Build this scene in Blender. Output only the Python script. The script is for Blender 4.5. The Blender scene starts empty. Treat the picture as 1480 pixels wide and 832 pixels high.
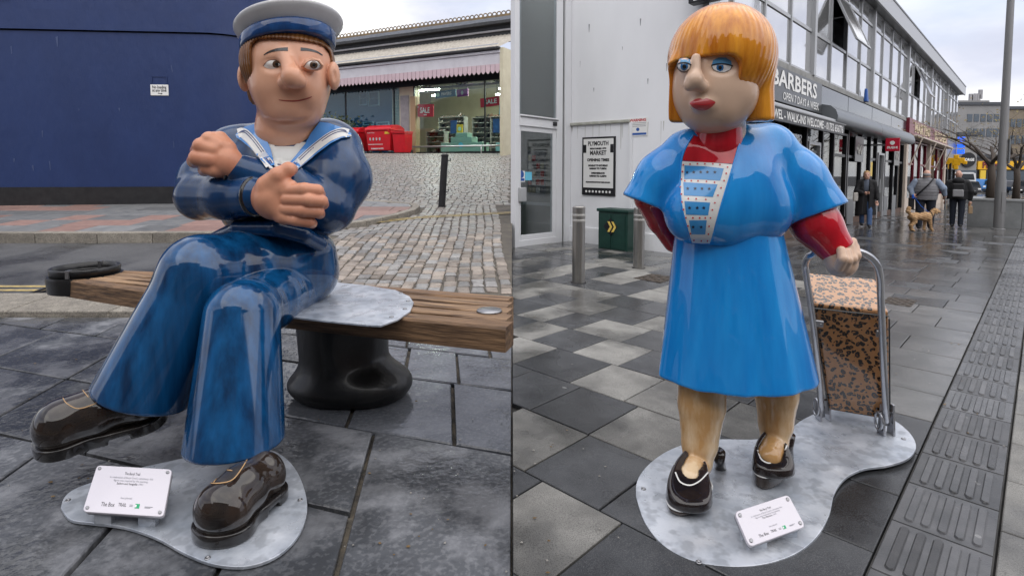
import bpy, bmesh, math, random
import numpy as np
from mathutils import Vector, Matrix
from mathutils.geometry import delaunay_2d_cdt
random.seed(7)
R = math.radians
SC = bpy.context.scene
COL = SC.collection

# ---------------------------------------------------------------- camera
F = 800.; HZ = 238.; PT = R(3.5); CH = 1.5
Y0 = HZ + F * math.tan(PT)
cam_d = bpy.data.cameras.new('camera'); cam = bpy.data.objects.new('camera', cam_d); COL.objects.link(cam)
cam.location = (0, 0, CH); cam.rotation_euler = (R(90) - PT, 0, 0)
cam_d.sensor_fit = 'HORIZONTAL'; cam_d.sensor_width = 36.; cam_d.lens = 36. * F / 1480.
cam_d.shift_y = -(416. - Y0) / 1480.; cam_d.clip_start = .05; cam_d.clip_end = 2000.
SC.camera = cam

# ---------------------------------------------------------------- sky and sun (overcast, broken cloud)
W = bpy.data.worlds.new('World'); SC.world = W; W.use_nodes = True
SUN_EL, SUN_AZ = R(64), R(150)          # azimuth clockwise from +Y
def build_sky():
    nt = W.node_tree; n = nt.nodes; l = nt.links; n.clear()
    out = n.new('ShaderNodeOutputWorld'); bg = n.new('ShaderNodeBackground'); bg.inputs[1].default_value = .1
    sky = n.new('ShaderNodeTexSky'); sky.sky_type = 'NISHITA'; sky.sun_disc = False
    sky.sun_elevation = SUN_EL; sky.sun_rotation = SUN_AZ; sky.air_density = 1.; sky.dust_density = 1.
    tc = n.new('ShaderNodeTexCoord'); mp = n.new('ShaderNodeMapping'); mp.inputs['Scale'].default_value = (1., 1., 2.6)
    l.new(tc.outputs['Generated'], mp.inputs[0])
    nz = n.new('ShaderNodeTexNoise'); nz.inputs['Scale'].default_value = 1.7; nz.inputs['Detail'].default_value = 6.; nz.inputs['Roughness'].default_value = .52
    mp.inputs['Location'].default_value = (0.35, 1.1, .2)
    l.new(mp.outputs[0], nz.inputs['Vector'])
    r1 = n.new('ShaderNodeValToRGB'); r1.color_ramp.elements[0].position = .3; r1.color_ramp.elements[0].color = (2.3, 2.4, 3.1, 1)
    r1.color_ramp.elements[1].position = .72; r1.color_ramp.elements[1].color = (6.7, 6.6, 6.4, 1)
    e = r1.color_ramp.elements.new(.5); e.color = (3.6, 3.75, 4.4, 1)
    l.new(nz.outputs['Fac'], r1.inputs[0])
    nz2 = n.new('ShaderNodeTexNoise'); nz2.inputs['Scale'].default_value = 2.6; nz2.inputs['Detail'].default_value = 5.
    l.new(mp.outputs[0], nz2.inputs['Vector'])
    r2 = n.new('ShaderNodeValToRGB'); r2.color_ramp.elements[0].position = .30; r2.color_ramp.elements[0].color = (.72,) * 3 + (1,)
    r2.color_ramp.elements[1].position = .46; r2.color_ramp.elements[1].color = (1,) * 3 + (1,)
    l.new(nz2.outputs['Fac'], r2.inputs[0])
    mx = n.new('ShaderNodeMixRGB'); l.new(r2.outputs[0], mx.inputs[0]); l.new(sky.outputs[0], mx.inputs[1]); l.new(r1.outputs[0], mx.inputs[2])
    l.new(mx.outputs[0], bg.inputs[0]); l.new(bg.outputs[0], out.inputs[0])
build_sky()
sun_d = bpy.data.lights.new('sun', 'SUN'); sun_d.energy = 1.5; sun_d.angle = R(115); sun_d.color = (1., .96, .9)
sun = bpy.data.objects.new('sun', sun_d); COL.objects.link(sun)
sun.rotation_euler = (R(90) - SUN_EL, 0, math.pi - SUN_AZ)
sun.location = (5, -5, 12)
SC.view_settings.view_transform = 'Standard'; SC.view_settings.look = 'None'
SC.view_settings.exposure = 1.12; SC.view_settings.gamma = 1.
SC.render.engine = 'CYCLES'; SC.cycles.use_denoising = True
SC.cycles.max_bounces = 6; SC.cycles.transparent_max_bounces = 8; SC.cycles.diffuse_bounces = 3; SC.cycles.glossy_bounces = 3; SC.cycles.transmission_bounces = 4
SC.cycles.caustics_reflective = False; SC.cycles.caustics_refractive = False
SC.cycles.sample_clamp_indirect = 6.

# ---------------------------------------------------------------- laying out: photograph rays onto real planes
def ray(px, py):
    a = (px - 740) / F; b = -(py - Y0) / F
    return (a, math.cos(PT) + b * math.sin(PT), -math.sin(PT) + b * math.cos(PT))
def P(px, py, Y):
    d = ray(px, py); t = Y / d[1]; return (d[0] * t, Y, CH + d[2] * t)
def G(px, py, z=0.):
    d = ray(px, py); t = (z - CH) / d[2]; return (d[0] * t, d[1] * t, z)
def zL(y):                                   # the hill on the left
    if y < 4.5: return 0.
    if y < 13: return .06 * (y - 4.5)
    if y < 25: return .51 + .1242 * (y - 13)
    return 2.0
def GL(px, py, dz=0.):
    d = ray(px, py); lo, hi = .5, 60.
    for _ in range(60):
        m = .5 * (lo + hi); t = m / d[1]
        if CH + d[2] * t > zL(m) + dz: lo = m
        else: hi = m
    t = lo / d[1]; return (d[0] * t, lo, CH + d[2] * t)
ANG = math.atan((1509 - 740) / F * math.cos(PT)); UX, UY = math.sin(ANG), math.cos(ANG); VX, VY = -UY, UX
SL = .02                                     # the street on the right falls away
OX, OY, _ = G(1110, 700)
def w(u, v, z=0.): return (OX + u * UX + v * VX, OY + u * UY + v * VY, z - SL * u)
def uv(x, y): return ((x - OX) * UX + (y - OY) * UY, (x - OX) * VX + (y - OY) * VY)
def GR(px, py, dz=0.):
    d = ray(px, py); t = (dz - CH + SL * (OX * UX + OY * UY)) / (d[2] + SL * (d[0] * UX + d[1] * UY))
    return uv(d[0] * t, d[1] * t)
def onV(px, py, v):
    d = ray(px, py); t = (v + OX * VX + OY * VY) / (d[0] * VX + d[1] * VY); u, _ = uv(d[0] * t, d[1] * t); return u, CH + d[2] * t + SL * u
def onU(px, py, u):
    d = ray(px, py); t = (u + OX * UX + OY * UY) / (d[0] * UX + d[1] * UY); _, v = uv(d[0] * t, d[1] * t); return v, CH + d[2] * t + SL * u

# ---------------------------------------------------------------- materials
MATS = {}
def mat(name, c=(.5, .5, .5), rough=.6, metal=0., c2=None, nscale=6., bump=0., bscale=60., coat=0., rrange=None, rnd=None, emit=0., stretch=None, ramp=(.35, .65), spec=.5, detail=5., alpha=1., trans=0., ior=1.45, bdist=.01, wet=None, coord='Object', coatr=.05, speck=None, gum=None):
    """procedural Principled material: noise mix of c and c2, noise roughness, bump; rnd = (lo, hi) brightness per object"""
    if name in MATS: return MATS[name]
    m = bpy.data.materials.new(name); m.use_nodes = True; nt = m.node_tree; n = nt.nodes; l = nt.links
    b = n['Principled BSDF']; MATS[name] = m
    b.inputs['Roughness'].default_value = rough; b.inputs['Metallic'].default_value = metal
    b.inputs['Specular IOR Level'].default_value = spec; b.inputs['Coat Weight'].default_value = coat; b.inputs['Coat Roughness'].default_value = coatr
    b.inputs['IOR'].default_value = ior; b.inputs['Alpha'].default_value = alpha; b.inputs['Transmission Weight'].default_value = trans
    b.inputs['Base Color'].default_value = (*c, 1)
    m.diffuse_color = (*c, 1)
    tc = n.new('ShaderNodeTexCoord'); vec = tc.outputs[coord]
    if stretch:
        mp = n.new('ShaderNodeMapping'); mp.inputs['Scale'].default_value = stretch; l.new(vec, mp.inputs[0]); vec = mp.outputs[0]
    oi = None
    if rnd or c2 or rrange:
        oi = n.new('ShaderNodeObjectInfo')
        off = n.new('ShaderNodeVectorMath'); off.operation = 'MULTIPLY_ADD'
        cr = n.new('ShaderNodeCombineXYZ')
        for i in range(3): l.new(oi.outputs['Random'], cr.inputs[i])
        l.new(cr.outputs[0], off.inputs[0]); off.inputs[1].default_value = (37., 51., 13.); l.new(vec, off.inputs[2]); nvec = off.outputs[0]
    else: nvec = vec
    col = None
    if c2:
        nz = n.new('ShaderNodeTexNoise'); nz.inputs['Scale'].default_value = nscale; nz.inputs['Detail'].default_value = detail; nz.inputs['Roughness'].default_value = .6
        l.new(nvec, nz.inputs['Vector'])
        rp = n.new('ShaderNodeValToRGB'); rp.color_ramp.elements[0].position = ramp[0]; rp.color_ramp.elements[1].position = ramp[1]
        rp.color_ramp.elements[0].color = (*c, 1); rp.color_ramp.elements[1].color = (*c2, 1)
        l.new(nz.outputs['Fac'], rp.inputs[0]); col = rp.outputs[0]
    if speck:                                            # (colour, scale, amount) fine granite speckle
        ns = n.new('ShaderNodeTexNoise'); ns.inputs['Scale'].default_value = speck[1]; ns.inputs['Detail'].default_value = 2.
        l.new(nvec, ns.inputs['Vector'])
        rs = n.new('ShaderNodeValToRGB'); rs.color_ramp.elements[0].position = .5; rs.color_ramp.elements[1].position = .62
        rs.color_ramp.elements[0].color = (0, 0, 0, 1); rs.color_ramp.elements[1].color = (speck[2],) * 3 + (1,)
        l.new(ns.outputs['Fac'], rs.inputs[0])
        mx = n.new('ShaderNodeMixRGB'); l.new(rs.outputs[0], mx.inputs[0])
        if col: l.new(col, mx.inputs[1])
        else: mx.inputs[1].default_value = (*c, 1)
        mx.inputs[2].default_value = (*speck[0], 1); col = mx.outputs[0]
    if gum:                                              # (colour, scale, radius) sparse trodden-in gum and drips
        vg = n.new('ShaderNodeTexVoronoi'); vg.inputs['Scale'].default_value = gum[1]; gq = n.new('ShaderNodeNewGeometry'); ng = n.new('ShaderNodeTexNoise'); ng.inputs['Scale'].default_value = 30.
        l.new(gq.outputs['Position'], ng.inputs['Vector']); va = n.new('ShaderNodeVectorMath'); va.operation = 'MULTIPLY_ADD'; l.new(ng.outputs['Color'], va.inputs[0]); va.inputs[1].default_value = (.03, .03, .03); l.new(gq.outputs['Position'], va.inputs[2])
        l.new(va.outputs[0], vg.inputs['Vector']); lt = n.new('ShaderNodeMath'); lt.operation = 'LESS_THAN'; lt.inputs[1].default_value = gum[2]; l.new(vg.outputs['Distance'], lt.inputs[0])
        sc = n.new('ShaderNodeMath'); sc.operation = 'MULTIPLY'; sc.inputs[1].default_value = .55; l.new(lt.outputs[0], sc.inputs[0])
        mg = n.new('ShaderNodeMixRGB'); l.new(sc.outputs[0], mg.inputs[0]); mg.inputs[2].default_value = (*gum[0], 1)
        if col: l.new(col, mg.inputs[1])
        else: mg.inputs[1].default_value = (*c, 1)
        col = mg.outputs[0]
    if rnd:
        mr = n.new('ShaderNodeMapRange'); mr.inputs['To Min'].default_value = rnd[0]; mr.inputs['To Max'].default_value = rnd[1]
        l.new(oi.outputs['Random'], mr.inputs[0])
        hs = n.new('ShaderNodeMixRGB'); hs.blend_type = 'MULTIPLY'; hs.inputs[0].default_value = 1.
        if col: l.new(col, hs.inputs[1])
        else: hs.inputs[1].default_value = (*c, 1)
        l.new(mr.outputs[0], hs.inputs[2]); col = hs.outputs[0]
    if wet:                                              # (scale, lo, hi, dark, wet_rough, stretch) puddled patches: darker and glossy
        nw = n.new('ShaderNodeTexNoise'); nw.inputs['Scale'].default_value = wet[0]; nw.inputs['Detail'].default_value = 4.
        gp = n.new('ShaderNodeNewGeometry'); l.new(gp.outputs['Position'], nw.inputs['Vector'])
        rw = n.new('ShaderNodeValToRGB'); rw.color_ramp.elements[0].position = wet[1]; rw.color_ramp.elements[1].position = wet[2]
        l.new(nw.outputs['Fac'], rw.inputs[0])
        dk = n.new('ShaderNodeMixRGB'); dk.blend_type = 'MULTIPLY'; l.new(rw.outputs[0], dk.inputs[0])
        if col: l.new(col, dk.inputs[1])
        else: dk.inputs[1].default_value = (*c, 1)
        dk.inputs[2].default_value = (wet[3],) * 3 + (1,); col = dk.outputs[0]
        mr2 = n.new('ShaderNodeMapRange'); mr2.inputs['To Min'].default_value = rough; mr2.inputs['To Max'].default_value = wet[4]
        l.new(rw.outputs[0], mr2.inputs[0]); l.new(mr2.outputs[0], b.inputs['Roughness'])
    if col: l.new(col, b.inputs['Base Color'])
    if rrange:
        nr = n.new('ShaderNodeTexNoise'); nr.inputs['Scale'].default_value = nscale * 1.7; nr.inputs['Detail'].default_value = 4.
        l.new(nvec, nr.inputs['Vector'])
        mr = n.new('ShaderNodeMapRange'); mr.inputs['From Min'].default_value = .3; mr.inputs['From Max'].default_value = .7
        mr.inputs['To Min'].default_value = rrange[0]; mr.inputs['To Max'].default_value = rrange[1]
        l.new(nr.outputs['Fac'], mr.inputs[0]); l.new(mr.outputs[0], b.inputs['Roughness'])
    if bump:
        nb = n.new('ShaderNodeTexNoise'); nb.inputs['Scale'].default_value = bscale; nb.inputs['Detail'].default_value = 4.
        l.new(nvec, nb.inputs['Vector'])
        bp = n.new('ShaderNodeBump'); bp.inputs['Strength'].default_value = bump; bp.inputs['Distance'].default_value = bdist
        l.new(nb.outputs['Fac'], bp.inputs['Height']); l.new(bp.outputs[0], b.inputs['Normal'])
    if emit:
        b.inputs['Emission Color'].default_value = (*c, 1); b.inputs['Emission Strength'].default_value = emit
    return m
def glass(name, tint=(.9, .95, .95), refl=.35, rough=.02):
    """thin window glass: clear with a fresnel reflection of the sky"""
    if name in MATS: return MATS[name]
    m = bpy.data.materials.new(name); m.use_nodes = True; nt = m.node_tree; n = nt.nodes; l = nt.links; MATS[name] = m
    n.clear(); out = n.new('ShaderNodeOutputMaterial'); tr = n.new('ShaderNodeBsdfTransparent'); tr.inputs[0].default_value = (*tint, 1)
    gl = n.new('ShaderNodeBsdfGlossy'); gl.inputs['Roughness'].default_value = rough
    fr = n.new('ShaderNodeLayerWeight'); fr.inputs[0].default_value = .5
    pw = n.new('ShaderNodeMath'); pw.operation = 'POWER'; pw.inputs[1].default_value = 3.2; l.new(fr.outputs['Facing'], pw.inputs[0])
    ma = n.new('ShaderNodeMath'); ma.operation = 'MULTIPLY_ADD'; ma.inputs[1].default_value = .5; ma.inputs[2].default_value = refl * .35; l.new(pw.outputs[0], ma.inputs[0])
    mx = n.new('ShaderNodeMixShader'); l.new(ma.outputs[0], mx.inputs[0]); l.new(tr.outputs[0], mx.inputs[1]); l.new(gl.outputs[0], mx.inputs[2])
    l.new(mx.outputs[0], out.inputs[0]); return m

# ---------------------------------------------------------------- objects
def link(o, parent=None):
    COL.objects.link(o)
    if parent: o.parent = parent
    return o
def wloc(o):
    v = Vector((0, 0, 0))
    while o: v = v + Vector(o.location); o = o.parent
    return v
def thing(name, label, cat, loc=(0, 0, 0), rz=0., group=None):
    o = bpy.data.objects.new(name, None); COL.objects.link(o); o.location = loc; o.rotation_euler = (0, 0, rz)
    o.empty_display_size = .1
    return tag(o, label, cat, group)
def tag(o, label, cat, group=None):
    o['label'] = label; o['category'] = cat
    if group: o['group'] = group
    return o
def kind(o, k): o['kind'] = k; return o
def mesh(name, v, f, m=None, parent=None, smooth=False, world=True):
    me = bpy.data.meshes.new(name)
    if parent is not None and world:
        q = wloc(parent); v = [(a[0] - q.x, a[1] - q.y, a[2] - q.z) for a in v]
    me.from_pydata([tuple(map(float, a)) for a in v], [], f)
    if m: me.materials.append(MATS[m] if isinstance(m, str) else m)
    if smooth: me.polygons.foreach_set('use_smooth', [True] * len(me.polygons))
    me.update()
    o = bpy.data.objects.new(name, me); link(o, parent); return o
def dup(o, parent=None):
    c = o.copy(); COL.objects.link(c); c.parent = parent
    for ch in list(o.children): dup(ch, c)
    return c
class MB:
    """collects shapes; tf maps local to world"""
    def __init__(s, tf=None): s.v = []; s.f = []; s.tf = tf
    def add(s, vs, fs):
        o = len(s.v); s.v += [s.tf(*p) if s.tf else tuple(p) for p in vs]; s.f += [[i + o for i in q] for q in fs]; return s
    def box(s, x0, x1, y0, y1, z0, z1):
        return s.add([(x0, y0, z0), (x1, y0, z0), (x1, y1, z0), (x0, y1, z0), (x0, y0, z1), (x1, y0, z1), (x1, y1, z1), (x0, y1, z1)],
                     [(0, 3, 2, 1), (4, 5, 6, 7), (0, 1, 5, 4), (1, 2, 6, 5), (2, 3, 7, 6), (3, 0, 4, 7)])
    def quad(s, a, b, c, d): return s.add([a, b, c, d], [(0, 1, 2, 3)])
    def prism(s, poly, z0, z1):                     # poly: (x, y) counter-clockwise
        n = len(poly); vs = [(x, y, z0) for x, y in poly] + [(x, y, z1) for x, y in poly]
        return s.add(vs, [list(range(n))[::-1], list(range(n, 2 * n))] + [(i, (i + 1) % n, n + (i + 1) % n, n + i) for i in range(n)])
    def slab(s, poly, thick, bev=.006):             # chamfered slab from 3D top polygon (ccw)
        n = len(poly); c = Vector((0, 0, 0))
        for p in poly: c += Vector(p)
        c /= n
        top = []
        for p in poly:
            q = Vector(p); d = c - q; d.z = 0; L = max(d.length, 1e-6); top.append(tuple(q + d * min(.4, bev * 1.5 / L)))
        vs = top + [(p[0], p[1], p[2] - bev) for p in poly] + [(p[0], p[1], p[2] - thick) for p in poly]
        fs = [list(range(n))]
        for k in range(2): fs += [(k * n + i, (k + 1) * n + i, (k + 1) * n + (i + 1) % n, k * n + (i + 1) % n) for i in range(n)]
        return s.add(vs, fs)
    def tube(s, pts, r, n=10, closed=False, flat=None):
        pts = [Vector(p) for p in pts]; m = len(pts); rr = r if isinstance(r, (list, tuple)) else [r] * m
        vs = []; up = None
        for i, p in enumerate(pts):
            if closed: t = pts[(i + 1) % m] - pts[i - 1]
            else: t = pts[min(i + 1, m - 1)] - pts[max(i - 1, 0)]
            if t.length < 1e-9: t = Vector((0, 0, 1))
            t.normalize()
            if up is None: up = Vector((0, 0, 1)) if abs(t.z) < .9 else Vector((1, 0, 0))
            a = t.cross(up)
            if a.length < 1e-5: a = t.orthogonal()
            a.normalize(); b = a.cross(t); up = b
            for k in range(n):
                g = 2 * math.pi * k / n; vs.append(tuple(p + a * (math.cos(g) * rr[i]) + b * (math.sin(g) * rr[i] * (flat or 1.))))
        fs = []
        for i in range(m if closed else m - 1):
            j = (i + 1) % m
            fs += [(i * n + k, i * n + (k + 1) % n, j * n + (k + 1) % n, j * n + k) for k in range(n)]
        if not closed: fs += [list(range(n))[::-1], list(range((m - 1) * n, m * n))]
        return s.add(vs, fs)
    def lathe(s, prof, c=(0, 0, 0), n=24, sx=1., sy=1.):
        vs = []; m = len(prof)
        for r, z in prof:
            for k in range(n):
                g = 2 * math.pi * k / n; vs.append((c[0] + r * sx * math.cos(g), c[1] + r * sy * math.sin(g), c[2] + z))
        fs = [(i * n + k, i * n + (k + 1) % n, (i + 1) * n + (k + 1) % n, (i + 1) * n + k) for i in range(m - 1) for k in range(n)]
        fs += [list(range(n))[::-1], list(range((m - 1) * n, m * n))]
        return s.add(vs, fs)
    def build(s, name, m, parent=None, smooth=False, bevel=0., world=True, auto=None, seg=2):
        o = mesh(name, s.v, s.f, m, parent, smooth, world)
        if bevel:
            b = o.modifiers.new('bevel', 'BEVEL'); b.width = bevel; b.segments = seg; b.limit_method = 'ANGLE'; b.angle_limit = R(40)
            o.data.polygons.foreach_set('use_smooth', [True] * len(o.data.polygons)); 
            wn = o.modifiers.new('wn', 'WEIGHTED_NORMAL'); wn.keep_sharp = True
        if auto:
            o.data.polygons.foreach_set('use_smooth', [True] * len(o.data.polygons)); o.data.set_sharp_from_angle(angle=R(auto))
        return o
def B(*a, tf=None): return MB(tf).box(*a)
def frame_axes(o, x, y):                            # 3D frame: origin, x dir, y dir -> tf(a, b, c)
    o = Vector(o); x = Vector(x).normalized(); y = Vector(y); y = (y - x * y.dot(x)).normalized(); z = x.cross(y)
    return lambda a, b, c=0.: tuple(o + x * a + y * b + z * c)
_txt = None
def text(name, body, size, tf, m, parent=None, width=None, align='CENTER', bold=0., sy=1., lift=0., depth=0.):
    """flat printed lettering as a mesh, laid in the frame tf (x right, y up, z out of the surface)"""
    cu = bpy.data.curves.new('t', 'FONT'); cu.body = body; cu.size = size; cu.align_x = align; cu.align_y = 'CENTER'; cu.offset = bold; cu.resolution_u = 2; cu.extrude = depth
    o = bpy.data.objects.new('t', cu); COL.objects.link(o); bpy.context.view_layer.update()
    me = o.evaluated_get(bpy.context.evaluated_depsgraph_get()).to_mesh()
    vs = [tuple(v.co) for v in me.vertices]; fs = [list(p.vertices) for p in me.polygons]
    bpy.data.objects.remove(o); bpy.data.curves.remove(cu)
    if not vs: return None
    xs = [v[0] for v in vs]; cur = max(xs) - min(xs); kx = width / cur if width else 1.
    return mesh(name, [tf(v[0] * kx, v[1] * sy, lift + v[2]) for v in vs], fs, m, parent)
def clip(poly, ax, val, keep_less):                 # Sutherland-Hodgman against a vertical plane
    out = []; n = len(poly)
    ins = lambda p: (p[ax] <= val) if keep_less else (p[ax] >= val)
    for i in range(n):
        a, b = poly[i], poly[(i + 1) % n]
        if ins(a): out.append(a)
        if ins(a) != ins(b):
            t = (val - a[ax]) / (b[ax] - a[ax]); out.append(tuple(a[k] + (b[k] - a[k]) * t for k in range(3)))
    return out
def area(p): return .5 * abs(sum(p[i][0] * p[(i + 1) % len(p)][1] - p[(i + 1) % len(p)][0] * p[i][1] for i in range(len(p)))) if len(p) > 2 else 0.
def ccw(p):
    a = sum(p[i][0] * p[(i + 1) % len(p)][1] - p[(i + 1) % len(p)][0] * p[i][1] for i in range(len(p)))
    return p if a > 0 else p[::-1]
def inview(p, m=40):
    x, y, z = p; z -= CH; zf = y * math.cos(PT) - z * math.sin(PT)
    if zf < .1: return False
    up = y * math.sin(PT) + z * math.cos(PT); X = 740 + F * x / zf; Y = Y0 - F * up / zf
    return -m < X < 1480 + m and -m < Y < 832 + m
def proj(p):
    x, y, z = p; z -= CH; zf = y * math.cos(PT) - z * math.sin(PT); up = y * math.sin(PT) + z * math.cos(PT)
    return 740 + F * x / zf, Y0 - F * up / zf
# ================================================================ GROUND
mat('asphalt_base', (.045, .045, .047), .8, bump=.3, bscale=200)
mat('tarmac', (.05, .051, .055), .6, c2=(.085, .086, .09), nscale=1.2, bump=.5, bscale=170, bdist=.01, speck=((.17, .17, .17), 140., .8), wet=(.9, .5, .66, .6, .22))
mat('mortar', (.16, .135, .10), .85, c2=(.06, .055, .05), nscale=9, bump=.6, bscale=90, ramp=(.35, .6))
mat('slate', gum=((.34, .34, .35), 2.6, .05), c=(.085, .09, .10), rough=.42, c2=(.20, .205, .22), nscale=3.4, ramp=(.47, .6), bump=.55, bscale=22, bdist=.012, rnd=(.8, 1.2), speck=((.26, .265, .28), 40., .3), wet=(1.5, .42, .54, .55, .06))
mat('slate_blue', gum=((.34, .34, .35), 2.6, .05), c=(.09, .098, .115), rough=.3, c2=(.19, .20, .225), nscale=3.2, bump=.4, bscale=18, bdist=.012, rnd=(.8, 1.2), speck=((.26, .27, .29), 50., .4), wet=(1.2, .36, .5, .7, .06))
mat('granite_kerb', (.34, .31, .26), .75, c2=(.22, .2, .17), nscale=10, bump=.7, bscale=110, speck=((.08, .07, .06), 90., .7), rnd=(.85, 1.1))
mat('sett', (.22, .185, .155), .45, c2=(.33, .28, .235), nscale=9, bump=.5, bscale=45, bdist=.01, rnd=(.62, 1.3), speck=((.12, .1, .09), 60., .4))
mat('sett_grey', (.19, .185, .18), .42, c2=(.3, .29, .28), nscale=9, bump=.5, bscale=45, bdist=.01, rnd=(.62, 1.25), speck=((.12, .1, .09), 60., .4))
mat('sett_bed', (.075, .066, .058), .8, c2=(.13, .115, .09), nscale=5, bump=.5, bscale=60)
mat('pink_slab', (.31, .195, .165), .5, c2=(.24, .15, .13), nscale=7, bump=.2, bscale=80, rnd=(.8, 1.15))
mat('grey_slab', (.15, .155, .16), .45, c2=(.22, .22, .22), nscale=5, bump=.2, bscale=80, rnd=(.75, 1.2))
mat('yellow_line', (.48, .36, .13), .7, c2=(.26, .21, .12), nscale=14, bump=.3, bscale=80)
mat('iron', (.028, .028, .03), .5, metal=.6, bump=.3, bscale=90, c2=(.05, .045, .04), nscale=14)
mat('joint_sand', (.05, .048, .045), .85, c2=(.02, .02, .02), nscale=7)
# pavers on the right
mat('paver_light', gum=((.06, .06, .058), 3., .05), c=(.19, .185, .172), rough=.55, c2=(.30, .292, .27), nscale=5, bump=.25, bscale=220, bdist=.004, rnd=(.82, 1.12), speck=((.09, .088, .08), 230., .75), wet=(.9, .45, .56, .4, .06))
mat('paver_dark', gum=((.30, .30, .29), 3., .05), c=(.028, .03, .034), rough=.4, c2=(.06, .063, .068), nscale=5, bump=.25, bscale=220, bdist=.004, rnd=(.85, 1.2), speck=((.14, .14, .14), 230., .45), wet=(.9, .42, .54, .6, .06))
mat('paver_mid', gum=((.05, .05, .05), 3., .045), c=(.12, .12, .117), rough=.18, c2=(.19, .185, .18), nscale=4, bump=.2, bscale=180, bdist=.004, rnd=(.75, 1.2), speck=((.06, .06, .06), 200., .5), wet=(.55, .3, .5, .5, .05))
mat('paver_far', (.13, .13, .128), .16, c2=(.17, .165, .16), nscale=.8, wet=(.4, .36, .56, .6, .06), bump=.12, bscale=6, bdist=.02)
mat('tactile', gum=((.26, .26, .255), 5., .08), c=(.06, .062, .066), rough=.4, c2=(.10, .10, .104), nscale=6, bump=.3, bscale=150, bdist=.004, rnd=(.62, 1.35), wet=(1.6, .44, .6, .7, .1))

def zR(x, y):
    u, _ = uv(x, y); return -SL * max(-12., min(100., u))
def ground():
    xs = [-160, -80, -40, -24, -16, -12, -9, -6, -4, -2, -1, 0]; ys = [-8, 0, 3, 4.5, 6, 8, 10, 13, 16, 19, 22, 25, 30, 40, 60, 100, 200, 400]
    v, f = [], []
    for side, X in ((0, xs), (1, [-a for a in xs[::-1]])):
        o = len(v)
        for y in ys:
            for x in X: v.append((x, y, (zL(y) if side == 0 else zR(x, y)) - .16))
        n = len(X); f += [(o + j * n + i, o + j * n + i + 1, o + (j + 1) * n + i + 1, o + (j + 1) * n + i) for j in range(len(ys) - 1) for i in range(n - 1)]
    n = len(xs); N = n * len(ys)
    for j in range(len(ys) - 1): f.append((j * n + n - 1, (j + 1) * n + n - 1, N + (j + 1) * n, N + j * n))
    kind(mesh('ground', v, f, 'asphalt_base'), 'structure')
ground()

def sheet(name, poly, m, dz, zf, step=1.):
    """a draped sheet over a polygon given in x, y (convex): strips in y"""
    b = MB(); p3 = [(x, y, 0) for x, y in poly]; ya, yb = min(p[1] for p in p3), max(p[1] for p in p3)
    y = ya
    while y < yb - 1e-6:
        q = clip(clip(p3, 1, y, False), 1, y + step, True)
        if len(q) > 2: b.add([(a[0], a[1], zf(a[0], a[1]) + dz) for a in ccw(q)], [list(range(len(q)))])
        y += step
    return kind(b.build(name, m), 'structure')

# ---- left: slate pavement. rows follow the bench; joints run a little askew, as laid
KY0, KY1 = 5.38, 6.12                       # kerb between pavement and road
def left_pavement():
    root = kind(MB().add([(-12, -1, -.035), (0, -1, -.035), (0, KY0, -.035), (-12, KY0, -.035)], [(0, 1, 2, 3)]).build('pavement', 'mortar'), 'structure')
    rows = [.1, 1.25, 2.05, 2.79, 3.63, 4.25, 4.75, 5.5, 6.3, 7.1, 7.9, 8.7]
    pt = lambda r, t: (-.12 * (r - 2.79) - .951 * t, r + .309 * t)   # row offset at x=0, distance along the row
    rnd = random.Random(5)
    cuts = {2: [-.5, .82, 1.52, 2.45, 3.3], 1: [-.4, .82, 1.3, 1.9, 2.7, 3.4], 3: [-.5, .33, 1.0, 1.75, 2.6, 3.3], 4: [-.4, .28, .7, 1.5, 2.3, 3.1]}
    for i in range(len(rows) - 1):
        c = cuts.get(i, [-1.2 + rnd.random() * .4]); c = list(c)
        while c[-1] < 12: c.append(c[-1] + rnd.uniform(.6, 1.15))
        for k in range(len(c) - 1):
            g = .011; r0, r1, t0, t1 = rows[i] + g, rows[i + 1] - g, c[k] + g, c[k + 1] - g
            if i == 1 and k == 0: continue
            if i == 2 and k == 0: r0 = rows[1] + g                        # one big slab spans two rows by the seam
            q = [pt(r0, t0), pt(r0, t1), pt(r1, t1), pt(r1, t0)]
            q = [(x + rnd.uniform(-.006, .006), y + rnd.uniform(-.006, .006), rnd.uniform(-.004, .003)) for x, y in q]
            q = clip(clip(q, 0, -.004, True), 1, KY0 - .012, True); q = clip(clip(q, 0, -11.5, False), 1, -.8, False)
            if area(q) < .01: continue
            if not any(inview(p, 900) for p in q): continue
            MB().slab(ccw(q), .03, .007).build('stone_slab', 'slate_blue' if (i >= 3 and k < 3) else 'slate', root)
left_pavement()

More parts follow.
